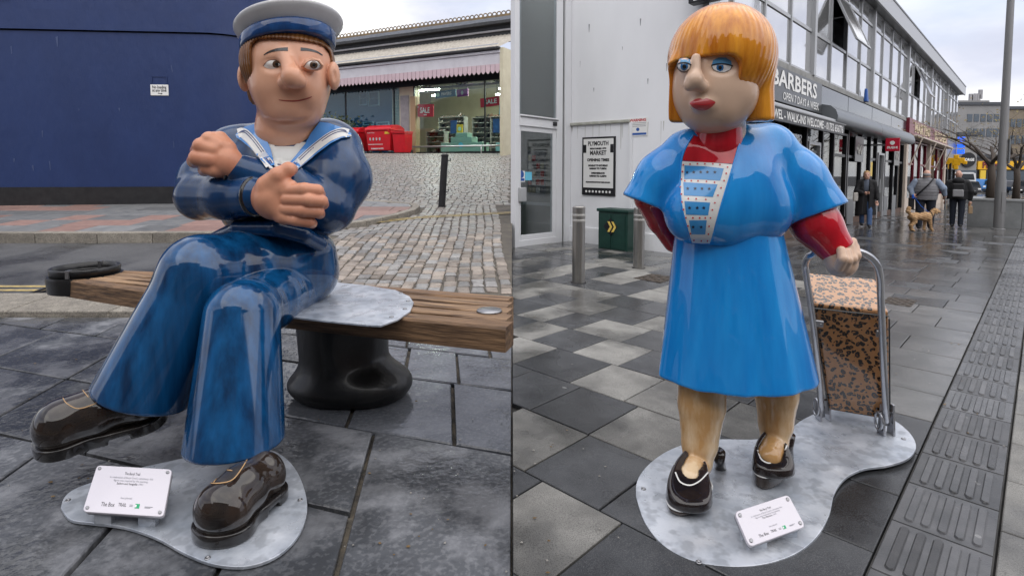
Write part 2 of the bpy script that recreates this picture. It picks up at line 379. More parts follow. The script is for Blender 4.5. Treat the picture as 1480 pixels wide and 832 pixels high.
def left_road():
    zf = lambda x, y: zL(y)
    kb = kind(B(-14, 0, KY0, KY1, -.14, -.03, tf=lambda x, y, z: (x, y, zL(y) + z)).build('kerb', 'granite_kerb'), 'structure')
    x = -13.; rnd = random.Random(2)
    while x < -.02:
        L = min(rnd.uniform(.8, 1.15), -.01 - x)
        MB(lambda a, b, c: (a, b, zL(b) + c)).box(x, x + L - .012, KY0 + .004, KY1 - .2, -.1, .006).build('kerb_stone', 'granite_kerb', kb, bevel=.015)
        x += L
    # road sheet
    sheet('road', [(-30, KY1 - .19), (-1.9, KY1 - .19), (-3.2, 10.2), (-30, 10.2)], 'tarmac', -.075, zf, .5)
    # gutter drain grate by the kerb
    a = GL(12, 432, -.07); x0 = a[0] + .1; y0 = KY1 - .12
    t = thing('drain_grate', 'black iron drain grate set in the road gutter by the kerb', 'drain', (x0, y0, zL(y0) - .07))
    tf = lambda a, b, c: (x0 + a, y0 + b, zL(y0 + b) - .07 + c)
    MB(tf).box(-.05, .75, 0, .045, 0, .012).box(-.05, .75, .42, .465, 0, .012).box(-.05, -.005, .045, .42, 0, .012).box(.705, .75, .045, .42, 0, .012).build('frame', 'iron', t)
    for k in range(7):
        MB(tf).add([(0 + k * .1, .05, .001), (.035 + k * .1, .05, .001), (.085 + k * .1, .415, .001), (.05 + k * .1, .415, .001), (0 + k * .1, .05, .011), (.035 + k * .1, .05, .011), (.085 + k * .1, .415, .011), (.05 + k * .1, .415, .011)],
                   [(0, 3, 2, 1), (4, 5, 6, 7), (0, 1, 5, 4), (1, 2, 6, 5), (2, 3, 7, 6), (3, 0, 4, 7)]).build('bar', 'iron', t)
    # yellow lines on the road
    def yl(name, pts, wd, dz):
        b = MB()
        for k in range(len(pts) - 1):
            A, Q = Vector((*pts[k], 0)), Vector((*pts[k + 1], 0)); n = (Q - A); n = Vector((-n.y, n.x, 0)).normalized() * wd / 2
            m = max(1, int((Q - A).length / .5))
            for j in range(m):
                p, q = A.lerp(Q, j / m), A.lerp(Q, (j + 1) / m)
                b.add([(r.x, r.y, zL(r.y) + dz) for r in (p - n, q - n, q + n, p + n)], [(0, 1, 2, 3)])
        return kind(b.build(name, 'yellow_line'), 'structure')
    e = x0 - .12
    yl('yellow_line', [(-14, KY1 + .26), (e + .3, KY1 + .26)], .075, -.071); yl('yellow_line', [(-14, KY1 + .42), (e + 1.6, KY1 + .42)], .075, -.071)
    g = GL(0, 340, -.07)[1]
    yl('yellow_line', [(-14, g), (-4.4, g - .02)], .07, -.071)
    px = [(440, 333), (475, 330), (540, 323), (608, 316), (680, 312), (739, 309)]
    for o in (0, .17): yl('yellow_line', [(GL(a, b)[0], GL(a, b)[1] + o) for a, b in px], .07, .018)
    return yl
left_road()

# ---- far footway, with rounded corner
FW = [(-40, 337), (140, 337), (300, 336.5), (400, 334), (470, 328), (530, 319), (575, 310), (600, 303), (607, 297.5), (600, 293.5), (560, 290), (470, 285.5), (400, 282), (340, 279)]
FWP = [GL(a, b, .09)[:2] for a, b in FW]
def hull(pts):
    pts = sorted(set(pts)); half = lambda P: [h for h in _half(P)]
    a, b = _half(pts), _half(pts[::-1]); return [(x, y, 0) for x, y in a[:-1] + b[:-1]]
def _half(P):
    h = []
    for p in P:
        while len(h) > 1 and (h[-1][0] - h[-2][0]) * (p[1] - h[-2][1]) - (h[-1][1] - h[-2][1]) * (p[0] - h[-2][0]) <= 0: h.pop()
        h.append(p)
    return h
def footway():
    back = [(FWP[-1][0], FWP[-1][1] + .5), (-22., FWP[-1][1] + .5), (-22., FWP[0][1])]
    poly = hull(FWP + back); root = MB()
    ys = sorted(set([p[1] for p in poly])); y = min(ys)
    zf = lambda x, y: zL(y)
    root = sheet('footpath', [(p[0], p[1]) for p in poly], 'mortar', .055, zf, .6)
    def cclip(q):
        n = len(poly)
        for i in range(n):
            a, b = poly[i], poly[(i + 1) % n]; nx, ny = -(b[1] - a[1]), b[0] - a[0]; L = math.hypot(nx, ny)
            if L < 1e-6: continue
            ins = lambda p: ((p[0] - a[0]) * nx + (p[1] - a[1]) * ny) / L - .17
            out = []
            for k in range(len(q)):
                p, r = q[k], q[(k + 1) % len(q)]; s, t = ins(p), ins(r)
                if s >= 0: out.append(p)
                if (s >= 0) != (t >= 0):
                    m = s / (s - t); out.append(tuple(p[j] + (r[j] - p[j]) * m for j in range(3)))
            q = out
            if len(q) < 3: return []
        return q
    rnd = random.Random(11); y = min(p[1] for p in poly) + .15; top = max(p[1] for p in poly); r = 0
    while y < top:
        x = -22. + rnd.random(); hgt = .62
        while x < -2.:
            L = rnd.choice((.62, .9, .9, 1.25)); q = [(x + .008, y + .008, 0), (x + L - .008, y + .008, 0), (x + L - .008, y + hgt - .008, 0), (x + .008, y + hgt - .008, 0)]
            q = cclip(q); x += L
            if area(q) < .03: continue
            q = [(a[0], a[1], zL(a[1]) + .09) for a in ccw(q)]
            if not any(inview(p, 30) for p in q): continue
            MB().slab(q, .03, .004).build('paving_slab', 'pink_slab' if rnd.random() < .45 else 'grey_slab', root)
        y += hgt; r += 1
    kb = kind(MB().add([(FWP[0][0], FWP[0][1], 0.), (FWP[0][0], FWP[0][1] + .1, 0.), (FWP[1][0], FWP[1][1], 0.)], [(0, 2, 1)]).build('kerb', 'granite_kerb'), 'structure')
    # kerb stones along the outer edge
    pts = []
    for i in range(12):
        A, Q = Vector((*FWP[i], 0)), Vector((*FWP[i + 1], 0)); L = (Q - A).length; m = max(1, round(L / 1.1)) if i < 3 else max(1, round(L / .5))
        for j in range(m): pts.append(A.lerp(Q, j / m))
    pts.append(Vector((*FWP[12], 0)))
    for i in range(len(pts) - 1):
        a, b = pts[i], pts[i + 1]; d = (b - a).normalized(); n = Vector((-d.y, d.x, 0)); g = d * .006
        q = [a + g, b - g, b - g + n * .16, a + g + n * .16]
        MB().slab(ccw([(p.x, p.y, zL(p.y) + .094) for p in q]), .17, .012).build('kerb_stone', 'granite_kerb', kb)
    return poly
FOOT = footway()

# ---- setts
def setts():
    bed = sheet('cobbled_street', [(-2.15, KY1 - .19), (-.002, KY1 - .19), (-.002, 26), (-14, 26), (-14, 14), (-3.4, 10.2)], 'sett_bed', -.012, lambda x, y: zL(y), .5)
    def infoot(x, y):
        n = len(FOOT)
        return all((FOOT[(i + 1) % n][0] - FOOT[i][0]) * (y - FOOT[i][1]) - (FOOT[(i + 1) % n][1] - FOOT[i][1]) * (x - FOOT[i][0]) > -.06 for i in range(n))
    rnd = random.Random(3); cells = []
    dx = -.05                                            # columns lean slightly left going away
    wd = .155; x0 = -.01
    for c in range(0, 34):
        y = KY1 - .15 + rnd.random() * .1
        while y < 13.2:
            L = rnd.uniform(.13, .25); cx0 = -c * wd + dx * (y - 6); 
            q = [(cx0 - wd + .011, y + .011), (cx0 - .011, y + .011), (cx0 - .011 + dx * L, y + L - .011), (cx0 - wd + .011 + dx * L, y + L - .011)]; q = [(a + .02 * math.sin(b * 1.3 + c * .4), b) for a, b in q]
            m = (cx0 - wd / 2, y + L / 2)
            y += L
            if m[0] < -2.05 - .30 * (m[1] - KY1) or infoot(*m) or m[0] > -.06: continue
            h = rnd.uniform(-.004, .006)
            cells.append([(a + rnd.uniform(-.014, .014), b + rnd.uniform(-.013, .013), zL(b) + h + rnd.uniform(-.004, .004)) for a, b in q])
    for yk in range(0, 60):                              # beyond the yellow lines: rows run across
        y = 13.2 + yk * .2; x = -.02 - rnd.random() * .1
        while x > -11:
            L = rnd.uniform(.14, .24); q = [(x - L + .012, y + .012), (x - .012, y + .012), (x - .012, y + .19), (x - L + .012, y + .19)]
            if not infoot(x, y): h = rnd.uniform(-.004, .008); cells.append([(a, b + .10 * a * 0, zL(b) + h) for a, b in q])
            x -= L
    cells.sort(key=lambda q: q[0][1]); vis = [q for q in cells if inview(q[0], 6) or inview(q[2], 6)]
    def shows(q):                                        # behind the bench and the seated figure nothing shows
        X, Y = proj(q[2]); return Y < 432 + (X - 600) * .0 and X > 468
    near = [q for q in vis if shows(q)][:300]; ids = set(map(id, near)); rest = {}
    def pillow(b, q):
        c = [sum(p[k] for p in q) / 4 for k in range(3)]
        t = [tuple(p[k] + (c[k] - p[k]) * .2 + (.009 if k == 2 else 0) for k in range(3)) for p in q]
        vs = t + [tuple(p) for p in q] + [(p[0], p[1], p[2] - .05) for p in q]
        b.add(vs, [(0, 1, 2, 3)] + [(k * 4 + i, (k + 1) * 4 + i, (k + 1) * 4 + (i + 1) % 4, k * 4 + (i + 1) % 4) for k in range(2) for i in range(4)])
        return b
    for q in near: pillow(MB(), q).build('sett', 'sett' if rnd.random() < .6 else 'sett_grey', bed, smooth=False)
    for q in vis:
        if id(q) in ids: continue
        pillow(rest.setdefault(rnd.randrange(8), MB()), q)
    mm = ['sett', 'sett_grey']
    allr = MB(); mi = []
    for k, b in rest.items():
        n0 = len(allr.f); allr.add(b.v, b.f); mi += [k % 2] * len(b.f)
    o = allr.build('far_setts', 'sett_far', bed); o.data.materials.append(MATS['sett_far2']); o.data.polygons.foreach_set('material_index', mi); kind(o, 'stuff')
mat('sett_far', (.16, .145, .13), .42, c2=(.30, .27, .245), nscale=6.5, bump=.3, bscale=40, detail=1., ramp=(.3, .7))
mat('sett_far2', (.14, .135, .13), .4, c2=(.31, .30, .285), nscale=5.5, bump=.3, bscale=40, detail=1., ramp=(.3, .7))
setts()

# ---- right: pavers, tactile strip
PU = .5315; U0 = -.725
def right_ground():
    base = kind(MB(w).add([(-4, -14, -.03), (100, -14, -.03), (100, 12, -.03), (-4, 12, -.03)], [(0, 1, 2, 3)]).build('street_bed', 'joint_sand'), 'structure')
    # keep to the right of x = 0
    vs = [tuple(base.matrix_world @ v.co) for v in base.data.vertices]; q = clip(vs, 0, .002, False)
    me = base.data; me.clear_geometry(); me.from_pydata(q, [], [list(range(len(q)))]); me.update()
    root = base; root.name = 'plaza_pavement'
    rnd = random.Random(9); cells = []
    V1 = -.462; V2 = -.803
    for i in range(-3, 60):
        ua, ub = U0 + i * PU, U0 + (i + 1) * PU
        rows = []
        v = V1
        first = rnd.uniform(.28, .6); vv = [V1]
        while vv[-1] < 9: vv.append(vv[-1] + (first if len(vv) == 1 else rnd.choice((.36, .44, .44, .5, .53)))) 
        for k in range(len(vv) - 1): rows.append((vv[k], vv[k + 1]))
        vv = [V2]
        while vv[-1] > -9: vv.append(vv[-1] - rnd.choice((.5, .66, .8)))
        for k in range(len(vv) - 1): rows.append((vv[k + 1], vv[k]))
        for kk, (a, b) in enumerate(rows):
            g = .0045; q = [(ua + g, a + g), (ub - g, a + g), (ub - g, b - g), (ua + g, b - g)]
            h = rnd.uniform(-.0015, .0015); q = clip([w(*p, h) for p in q], 0, .004, False)
            if area(q) < .004: continue
            if not any(inview(p, 700) for p in q): continue
            um, vm = (ua + ub) / 2, (a + b) / 2
            if um > 6.8 and vm > 3.45: continue
            if vm > 6.5: continue
            if vm < V2: m = 'paver_light'
            elif um < 6 and vm > .1 + .1 * um: m = 'paver_dark' if ((i + kk) % 2 == 0) != (rnd.random() < .14) else 'paver_light'
            elif um < .9: m = 'paver_dark'
            else: m = 'paver_mid' if rnd.random() < .72 else 'paver_dark'
            cells.append((q, m, um))
    cells.sort(key=lambda c: -abs(proj(c[0][0])[1] - proj(c[0][2 % len(c[0])])[1]) * abs(c[0][0][0] - c[0][2 % len(c[0])][0]) / c[0][0][1])
    cells.sort(key=lambda c: (not any(inview(p, 20) for p in c[0]), c[0][0][1]))
    far = {}
    for n, (q, m, um) in enumerate(cells):
        if n < 300: MB().slab(ccw(q), .028, .0035).build('paver', m, root)
        else: far.setdefault(m, MB()).slab(ccw(q), .028, .004)
    tot = MB(); mi = []
    for k, m in enumerate(far): tot.add(far[m].v, far[m].f); mi += [k] * len(far[m].f)
    o = tot.build('far_pavers', list(far)[0], root); [o.data.materials.append(MATS[m]) for m in list(far)[1:]]
    o.data.polygons.foreach_set('material_index', mi); kind(o, 'stuff')
    MB(w).add([(31.2, -24, -.002), (100, -24, -.002), (100, 3.4, -.002), (31.2, 3.4, -.002)], [(0, 1, 2, 3)]).build('far_paving', 'paver_far', root)
    # tactile strip
    tac = kind(MB(w).add([(-3, V2 + .003, -.004), (31, V2 + .003, -.004), (31, V1 - .003, -.004), (-3, V1 - .003, -.004)], [(0, 1, 2, 3)]).build('tactile_paving', 'joint_sand'), 'structure')
    tp = .405; far = MB(); wd = (V1 - V2 - .012); n = 0; k = -3
    while k < 70:
        ua = -.30 + k * tp
        if ua > 28: break
        tile = MB(w).box(ua + .004, ua + tp - .004, V2 + .008, V1 - .008, -.03, 0.) if ua < 9 else None
        if tile: tobj = tile.build('tactile_tile', 'tactile', tac, bevel=.003)
        else: far.tf = w; far.box(ua + .004, ua + tp - .004, V2 + .008, V1 - .008, -.03, 0.)
        for j in range(5):
            vc = V2 + .03 + (j + .5) * (wd - .05) / 5 ; hw = .0175
            prof = []
            for t in range(6): g = R(-90 + 36 * t); prof.append((ua + tp - .03 - hw + math.cos(g) * hw, vc + math.sin(g) * hw))
            for t in range(6): g = R(90 + 36 * t); prof.append((ua + .03 + hw + math.cos(g) * hw, vc + math.sin(g) * hw))
            cx = ua + tp / 2
            b = MB(w) if tile else far
            N = len(prof); top = [(cx + (p[0] - cx) * .975, vc + (p[1] - vc) * .72, .0075) for p in prof]
            b.add(top + [(p[0], p[1], .0005) for p in prof], [list(range(N))] + [(i, N + i, N + (i + 1) % N, (i + 1) % N) for i in range(N)])
            if tile: b.build('rib', 'tactile', tobj)
        k += 1
    kind(far.build('far_tiles', 'tactile', tac), 'stuff')
    for nm, a, b in (('edge_strip', V2 - .002, V2 + .006), ('edge_strip', V1 - .006, V1 + .002)):
        pass
    # iron drain covers
    for px, py, su, sv, lab in ((948, 402, .5, .42, 'rusty square drain grille between the steel bollards'), (1300, 436, .45, .28, 'small iron inspection cover beyond the leopard print trolley')):
        u, v = GR(px, py); t = thing('drain_cover', lab, 'drain cover', w(u, v, 0))
        MB(w).box(u - su / 2, u + su / 2, v - sv / 2, v + sv / 2, -.02, .004).build('plate', 'rust_iron', t)
        for a in range(6):
            for b in range(5):
                uu = u - su / 2 + (a + .5) * su / 6; v2 = v - sv / 2 + (b + .5) * sv / 5
                if (a + b) % 2 == 0: MB(w).box(uu - su / 16, uu + su / 16, v2 - sv / 14, v2 + sv / 14, .004, .010).build('stud', 'rust_iron', t)
mat('rust_iron', (.10, .075, .055), .6, metal=.3, c2=(.045, .04, .036), nscale=20, bump=.3, bscale=90)
right_ground()
# ================================================================ LEFT: buildings behind
mat('blue_paint', (.012, .029, .105), .5, c2=(.016, .037, .13), nscale=1.6, bump=.35, bscale=7, bdist=.03, detail=10., ramp=(.3, .7), stretch=(1, 1, .45))
mat('black_paint', (.012, .012, .014), .5, c2=(.022, .022, .024), nscale=6, bump=.2, bscale=30)
mat('scratch_blue', (.05, .075, .17), .6); mat('white_print', (.78, .78, .76), .5); mat('black_print', (.012, .012, .014), .5); mat('grey_print', (.25, .25, .27), .5)
def blue_building():
    A = GL(0, 297, .09); Bp = GL(369, 292.5, .09)
    d = Vector((Bp[0] - A[0], Bp[1] - A[1], 0)).normalized(); zb = zL(A[1]) + .0
    t = thing('blue_building', 'large blue painted building with black plinth and rounded corner', 'building', (Bp[0], Bp[1], zb))
    n = Vector((d.y, -d.x, 0))                     # outward, towards the camera
    L = 11.5; rad = 1.1
    def path(off):
        pts = []; c0 = Vector((Bp[0], Bp[1], 0)) - d * rad; cen = c0 - n * rad
        pts.append(c0 - d * L + n * off); pts.append(c0 - d * 6 + n * off); pts.append(c0 - d * 2 + n * off)
        for k in range(0, 13): g = R(124 * k / 12); pts.append(cen + n * (math.cos(g) * (rad + off)) + d * (math.sin(g) * (rad + off)))
        g = R(124); s = n * -math.sin(g) + d * math.cos(g); pts.append(pts[-1] + s * 8); pts.append(c0 - d * L - n * 8); return pts
    def ring(z0, z1, off, name, m):
        p = path(off); b = MB(); N = len(p)
        b.add([(q.x, q.y, z0) for q in p] + [(q.x, q.y, z1) for q in p], [(i, (i + 1) % N, N + (i + 1) % N, N + i) for i in range(N)] + [list(range(N, 2 * N))])
        return b.build(name, m, t, auto=35)
    zat = lambda py: P(180, py, (A[1] + Bp[1]) / 2)[2]
    ring(zb - .6, zat(270), .04, 'plinth', 'black_paint')
    ring(zat(270), zat(47.5), 0., 'wall', 'blue_paint')
    ring(zat(47.5), zat(45.5), -.05, 'shadow_groove', 'black_paint')  # recess coloured black for the shadow line under the band
    ring(zat(45.5), zat(17), .05, 'string_course', 'blue_paint')
    ring(zat(17), zat(-60), .02, 'upper_wall', 'blue_paint')
    # raised panel edge at the upper left
    q = Vector(P(11, 0, A[1])); tf = frame_axes((q.x, q.y, q.z), d, (0, 0, 1))
    MB(tf).box(-2.2, 0, .1, 2., .02, .08).build('panel', 'blue_paint', t, bevel=.01)
    rs = random.Random(21)                          # pale scratches and drips in the paint
    for k in range(12):
        px = rs.uniform(8, 330); py = rs.uniform(60, 262); r_ = Vector(ray(px, py)); o_ = Vector((0, 0, CH)); kk = (Vector((Bp[0], Bp[1], 0)) - o_).dot(n) / r_.dot(n); c_ = o_ + r_ * kk
        if (Vector((Bp[0], Bp[1], 0)) - Vector((c_.x, c_.y, 0))).length < 1.6: continue
        f_ = frame_axes(c_, d, (0, 0, 1)); h_ = rs.uniform(.05, .25); MB(f_).add([(0, 0, .004), (rs.uniform(.008, .02), .02, .004), (rs.uniform(.006, .02) + rs.uniform(-.03, .03), h_, .004), (rs.uniform(-.03, .0), h_ * .9, .004)], [(0, 1, 2, 3)]).build('scratch', 'scratch_blue', t)
    # recess mark and plate "No loading at any time ->"
    c = P(231, 130, 0); Yp = A[1] + (Bp[1] - A[1]) * .62
    def wp(px, py):
        r = Vector(ray(px, py)); o = Vector((0, 0, CH)); k = (Vector((Bp[0], Bp[1], 0)) - o).dot(n) / r.dot(n); return o + r * k
    c = wp(231, 130.5); tf = frame_axes(c, d, (0, 0, 1)); tf0 = frame_axes(wp(230.5, 117), d, (0, 0, 1))
    s = thing('no_loading_plate', 'small white no loading plate screwed to the blue wall', 'sign', tuple(c))
    px = .0172
    MB(tf).box(-11.3 * px, 11.3 * px, -7.2 * px, 7.2 * px, .002, .02).build('plate', 'white_print', s, bevel=.004)
    text('lettering', 'No loading', 5.6 * px, lambda a, b, c=0.: tf(a, b + 3.6 * px, c + .022), 'black_print', s, 18 * px, bold=.002)
    text('lettering', 'at any time', 5.6 * px, lambda a, b, c=0.: tf(a, b - .6 * px, c + .022), 'black_print', s, 18 * px, bold=.002)
    MB(tf).add([(-2 * px, -5.2 * px, .022), (2 * px, -5.2 * px, .022), (2 * px, -4.4 * px, .022), (-2 * px, -4.4 * px, .022), (2 * px, -6 * px, .022), (4 * px, -4.8 * px, .022), (2 * px, -3.6 * px, .022)], [(0, 1, 2, 3), (4, 5, 6)]).build('arrow', 'black_print', s)
    MB(tf0).box(-10 * px, 10 * px, 5 * px, 6 * px, .001, .012).box(-10 * px, -9 * px, -5 * px, 5 * px, .001, .012).box(9 * px, 10 * px, -5 * px, 5 * px, .001, .012).build('patch_frame', 'blue_paint', t)
blue_building()

# ---- market hall shop with corrugated canopy
mat('slate_roof', (.15, .16, .18), .55, c2=(.22, .23, .25), nscale=3, bump=.2, bscale=30, rnd=(.85, 1.15))
mat('ridge_tile', (.13, .10, .07), .7, c2=(.24, .16, .07), nscale=3, bump=.3, bscale=30)
mat('corrugated', (.26, .235, .20), .75, c2=(.40, .37, .32), nscale=2.2, stretch=(6, 1, 1), bump=.2, bscale=30, ramp=(.3, .6))
mat('lead_grey', (.33, .32, .33), .5, c2=(.25, .245, .25), nscale=4)
mat('dark_timber', (.03, .03, .034), .6, c2=(.05, .05, .05), nscale=5)
mat('pink_board', (.62, .47, .50), .55, c2=(.54, .41, .44), nscale=3)
mat('fascia_lilac', (.62, .60, .63), .5, c2=(.54, .52, .55), nscale=2)
mat('shop_steel', (.03, .033, .037), .4, metal=.5); mat('cream_wall', (.62, .57, .42), .6, c2=(.55, .5, .36), nscale=2)
mat('shop_floor', (.34, .32, .28), .3); mat('shop_ceiling', (.42, .42, .38), .8); mat('shelf_grey', (.3, .3, .28), .5); mat('rack_green', (.24, .33, .25), .5)
mat('counter_green', (.28, .42, .36), .45); mat('counter_teal', (.35, .60, .62), .4); mat('sale_red', (.55, .012, .03), .4); mat('banner_teal', (.02, .12, .2), .4)
mat('banner_purple', (.28, .03, .25), .4); mat('poster_blue', (.03, .10, .28), .4); mat('poster_yellow', (.75, .52, .05), .4); mat('cyan_print', (.15, .55, .75), .4)
mat('tube_light', (1., .96, .86), .4, emit=55.); mat('steel_rail', (.6, .6, .6), .35, metal=.8); mat('pink_print', (.7, .05, .35), .4)
mat('reflection_teal', (.03, .11, .20), .4, c2=(.04, .15, .25), nscale=.8); mat('mint_print', (.45, .8, .65), .4); mat('wood_post', (.42, .30, .18), .55); mat('oak', (.40, .28, .16), .5)
SH = {}
def shop():
    D0 = 25.; base = 2.0
    O = Vector((0., D0, base)); D1 = 30.; E1 = Vector((-.3213 * D1, D1, base))
    d = (E1 - O).normalized(); n = Vector((-d.y, d.x, 0)); n = n if n.y < 0 else -n      # d runs left along the front; n faces the street
    L = (E1 - O).length + 11.
    tf = lambda a, b, c: tuple(O + d * a - n * b + Vector((0, 0, c)))                      # a along, b into the shop, c up
    SH.update(tf=tf, O=O, d=d, n=n)
    zat = lambda py, b=0.: P(740, py, D0 + .887 * b)[2] - base
    t = thing('market_shop', 'long low market hall with corrugated canopy roof and pink scalloped valance', 'building', tuple(O))
    # shell and interior
    MB(tf).box(.02, L, .05, 9., -.25, .02).build('shop_floor', 'shop_floor', t)
    MB(tf).box(.02, L, 8.9, 9.1, .02, 4.4).build('rear_wall', 'cream_wall', t)
    MB(tf).box(-.15, .02, -1.1, 9.1, -.3, 4.5).build('side_wall', 'cream_wall', t)
    MB(tf).box(L, L + .15, 0, 9.1, -.3, 4.5).build('side_wall', 'cream_wall', t)
    MB(tf).box(.02, L, .1, 9., 4.42, 4.5).build('ceiling', 'shop_ceiling', t)
    zv0, zv1 = zat(105, -1.1), zat(92, -1.1)                   # valance
    zf = zat(76, -1.1); zg = zat(70, -1.2)
    # fascia, gutter
    MB(tf).box(0, L + 1, -1.05, -.95, zv1 - .04, zf).build('fascia', 'fascia_lilac', t, bevel=.02)
    MB(tf).box(0, L + 1, -1.12, -.95, zf, zf + .12).build('cornice', 'fascia_lilac', t, bevel=.02)
    g = MB(tf); g.box(0, L + 1, -1.25, -1.02, zg - .02, zg + .1); g.build('gutter', 'dark_timber', t, bevel=.04)
    MB(tf).box(0, L + 1, -1.02, .1, zf + .1, zf + .16).build('soffit', 'dark_timber', t)
    MB(tf).box(0, L, -.05, .12, zv0 - .1, zf + .1).build('lintel', 'shop_steel', t)
    # scalloped boards, each one its own
    bw = .235; k = 0; a = .03
    proto = None
    while a < L + .8:
        prof = [(0, zv1), (0, zv0 + .10), (.055, zv0 + .02), (bw / 2 - .01, zv0 - .02), (bw - .075, zv0 + .02), (bw - .02, zv0 + .10), (bw - .02, zv1)]
        N = len(prof); vs = [(a + x, -1.10, z) for x, z in prof] + [(a + x, -1.075, z) for x, z in prof]
        MB(tf).add(vs, [list(range(N)), list(range(N, 2 * N))[::-1]] + [(i, N + i, N + (i + 1) % N, (i + 1) % N) for i in range(N)]).build('valance_board', 'pink_board', t)
        a += bw
    # corrugated canopy roof: front edge over the gutter, back under the dark clerestory
    b1 = 1.6; z0 = zg + .06; z1 = zat(47, b1)
    c = MB(tf); m = int(L / .11); vs = []
    rowz = [(-1.22, z0)] + [(-1.22 + (b1 + 1.22) * s, z0 + (z1 - z0) * s) for s in (.5, 1.)]
    for bb, zz in rowz:
        for i in range(m + 1): vs.append((i * L / m, bb, zz + (.045 if i % 2 else 0.)))
    c.add(vs, [(r * (m + 1) + i, r * (m + 1) + i + 1, (r + 1) * (m + 1) + i + 1, (r + 1) * (m + 1) + i) for r in range(2) for i in range(m)])
    o = c.build('corrugated_roof', 'corrugated', t)
    MB(tf).box(0, L, -1.3, -1.26, z0 + .1, z0 + .14).build('roof_rail', 'steel_rail', t)
    # dark clerestory and its bars
    z2 = zat(30, b1)
    MB(tf).box(0, L, b1, b1 + .2, z1 - .3, z2).build('clerestory', 'dark_timber', t)
    MB(tf).box(0, L, b1 - .12, b1 - .02, z1 + .35 * (z2 - z1), z1 + .5 * (z2 - z1)).build('clerestory_rail', 'lead_grey', t)
    MB(tf).box(0, L, b1 - .35, b1 + .05, z2 - .04, z2 + .09).build('eaves_board', 'dark_timber', t)
    # slate roof in courses
    b2 = 6.; z3 = zat(12.5, b2); rf = MB(tf).add([(0, b1 - .35, z2 + .08), (L, b1 - .35, z2 + .08), (L, b2, z3), (0, b2, z3)], [(0, 1, 2, 3)]).build('slate_roof', 'slate_roof', t)
    sl = MB(tf); rnd = random.Random(4); NR = 16
    for r in range(NR):
        s0, s1 = r / NR, (r + 1.15) / NR; a = -rnd.random() * .3
        while a < L:
            wd = .36; e = rnd.uniform(0, .012)
            lo = (b1 - .35 + (b2 - b1 + .35) * s0, z2 + .08 + (z3 - z2 - .08) * s0 + .04 + e); hi = (b1 - .35 + (b2 - b1 + .35) * min(1, s1), z2 + .08 + (z3 - z2 - .08) * min(1, s1) + .012)
            a0, a1 = max(a, 0) + .004, min(a + wd, L) - .004
            if a1 > a0: sl.add([(a0, lo[0], lo[1]), (a1, lo[0], lo[1]), (a1, hi[0], hi[1]), (a0, hi[0], hi[1]), (a0, lo[0], lo[1] - .03), (a1, lo[0], lo[1] - .03)], [(0, 1, 2, 3), (4, 5, 1, 0)])
            a += wd
    kind(sl.build('slates', 'slate_roof', rf), 'stuff')
    cr = MB(tf); i = 0
    MB(tf).box(0, L, b2 - .12, b2 + .12, z3 - .03, z3 + .12).build('ridge_board', 'ridge_tile', t)
    a = .05
    while a < L:                                  # crested ridge tiles
        cr.tube([(a + .13 * math.cos(g), b2, z3 + .22 + .11 * math.sin(g)) for g in [R(45 * q) for q in range(8)]], .035, 4, closed=True); a += .3
    kind(cr.build('ridge_crest', 'ridge_tile', t), 'stuff')
    # glass front: posts and panes
    posts = [0.05, 3.9, 7.9, 12.5]
    def al(px): 
        r = Vector(ray(px, 180)); o = Vector((0, 0, CH)); k = (O - o).dot(n) / r.dot(n); return (o + r * k - O).dot(d)
    fr = [al(x) for x in (739, 701, 599, 578, 570, 500, 450, 400)]
    zt = zv0 + .12
    for i in range(len(fr) - 1):
        a0, a1 = fr[i], fr[i + 1]
        if i == 2: continue
        MB(tf).box(a0 + .03, a1 - .03, .0, .02, .12, zt).build('glass_pane', glass('shop_glass', (.86, .95, .93), .1) if i < 2 else glass('shop_glass_dark', (.6, .78, .85), .15), t)
        MB(tf).box(a1 - .03, a1 + .03, -.03, .05, .02, zt).build('mullion', 'shop_steel', t)
    MB(tf).box(fr[0], fr[-1], -.02, .04, .0, .12).build('bottom_rail', 'shop_steel', t)
    MB(tf).box(fr[2] + .05, fr[3] + .5, .02, .5, .02, zt).build('cream_pier', 'cream_wall', t)
    MB(tf).box(fr[2] - .1, fr[2] + .2, -.06, .3, .02, zt * .8).build('timber_post', 'oak', t)
    MB(tf).box(fr[2] + .32, fr[2] + .85, -.02, .02, .3, zt * .82).build('pier_panel', 'lead_grey', t)
    # left bay: blue sheet and white frames behind the glass imitate reflected buildings
    MB(tf).box(fr[4] + .1, fr[-1], 1.2, 1.3, .02, 4.3).build('reflected_wall', 'reflection_teal', t)
    for px0, px1, py0, py1 in ((506, 517, 132, 152), (519, 534, 132, 153), (511, 526, 176, 181), (530, 548, 176, 181)):
        a0, a1 = al(px1) * 1.04, al(px0) * 1.04; f = D0 + a0 * .46 + 1.1
        za, zb = P(0, py1, f)[2] - base, P(0, py0, f)[2] - base
        wn = MB(tf).box(a0, a1, 1.12, 1.19, za, za + .05).box(a0, a1, 1.12, 1.19, zb - .05, zb).box(a0, a0 + .05, 1.12, 1.19, za + .05, zb - .05).box(a1 - .05, a1, 1.12, 1.19, za + .05, zb - .05)
        if zb - za > .4: wn.box(a0 + .05, a1 - .05, 1.13, 1.18, (za + zb) / 2 - .02, (za + zb) / 2 + .02)
        wn.build('reflected_window', 'white_print', t)
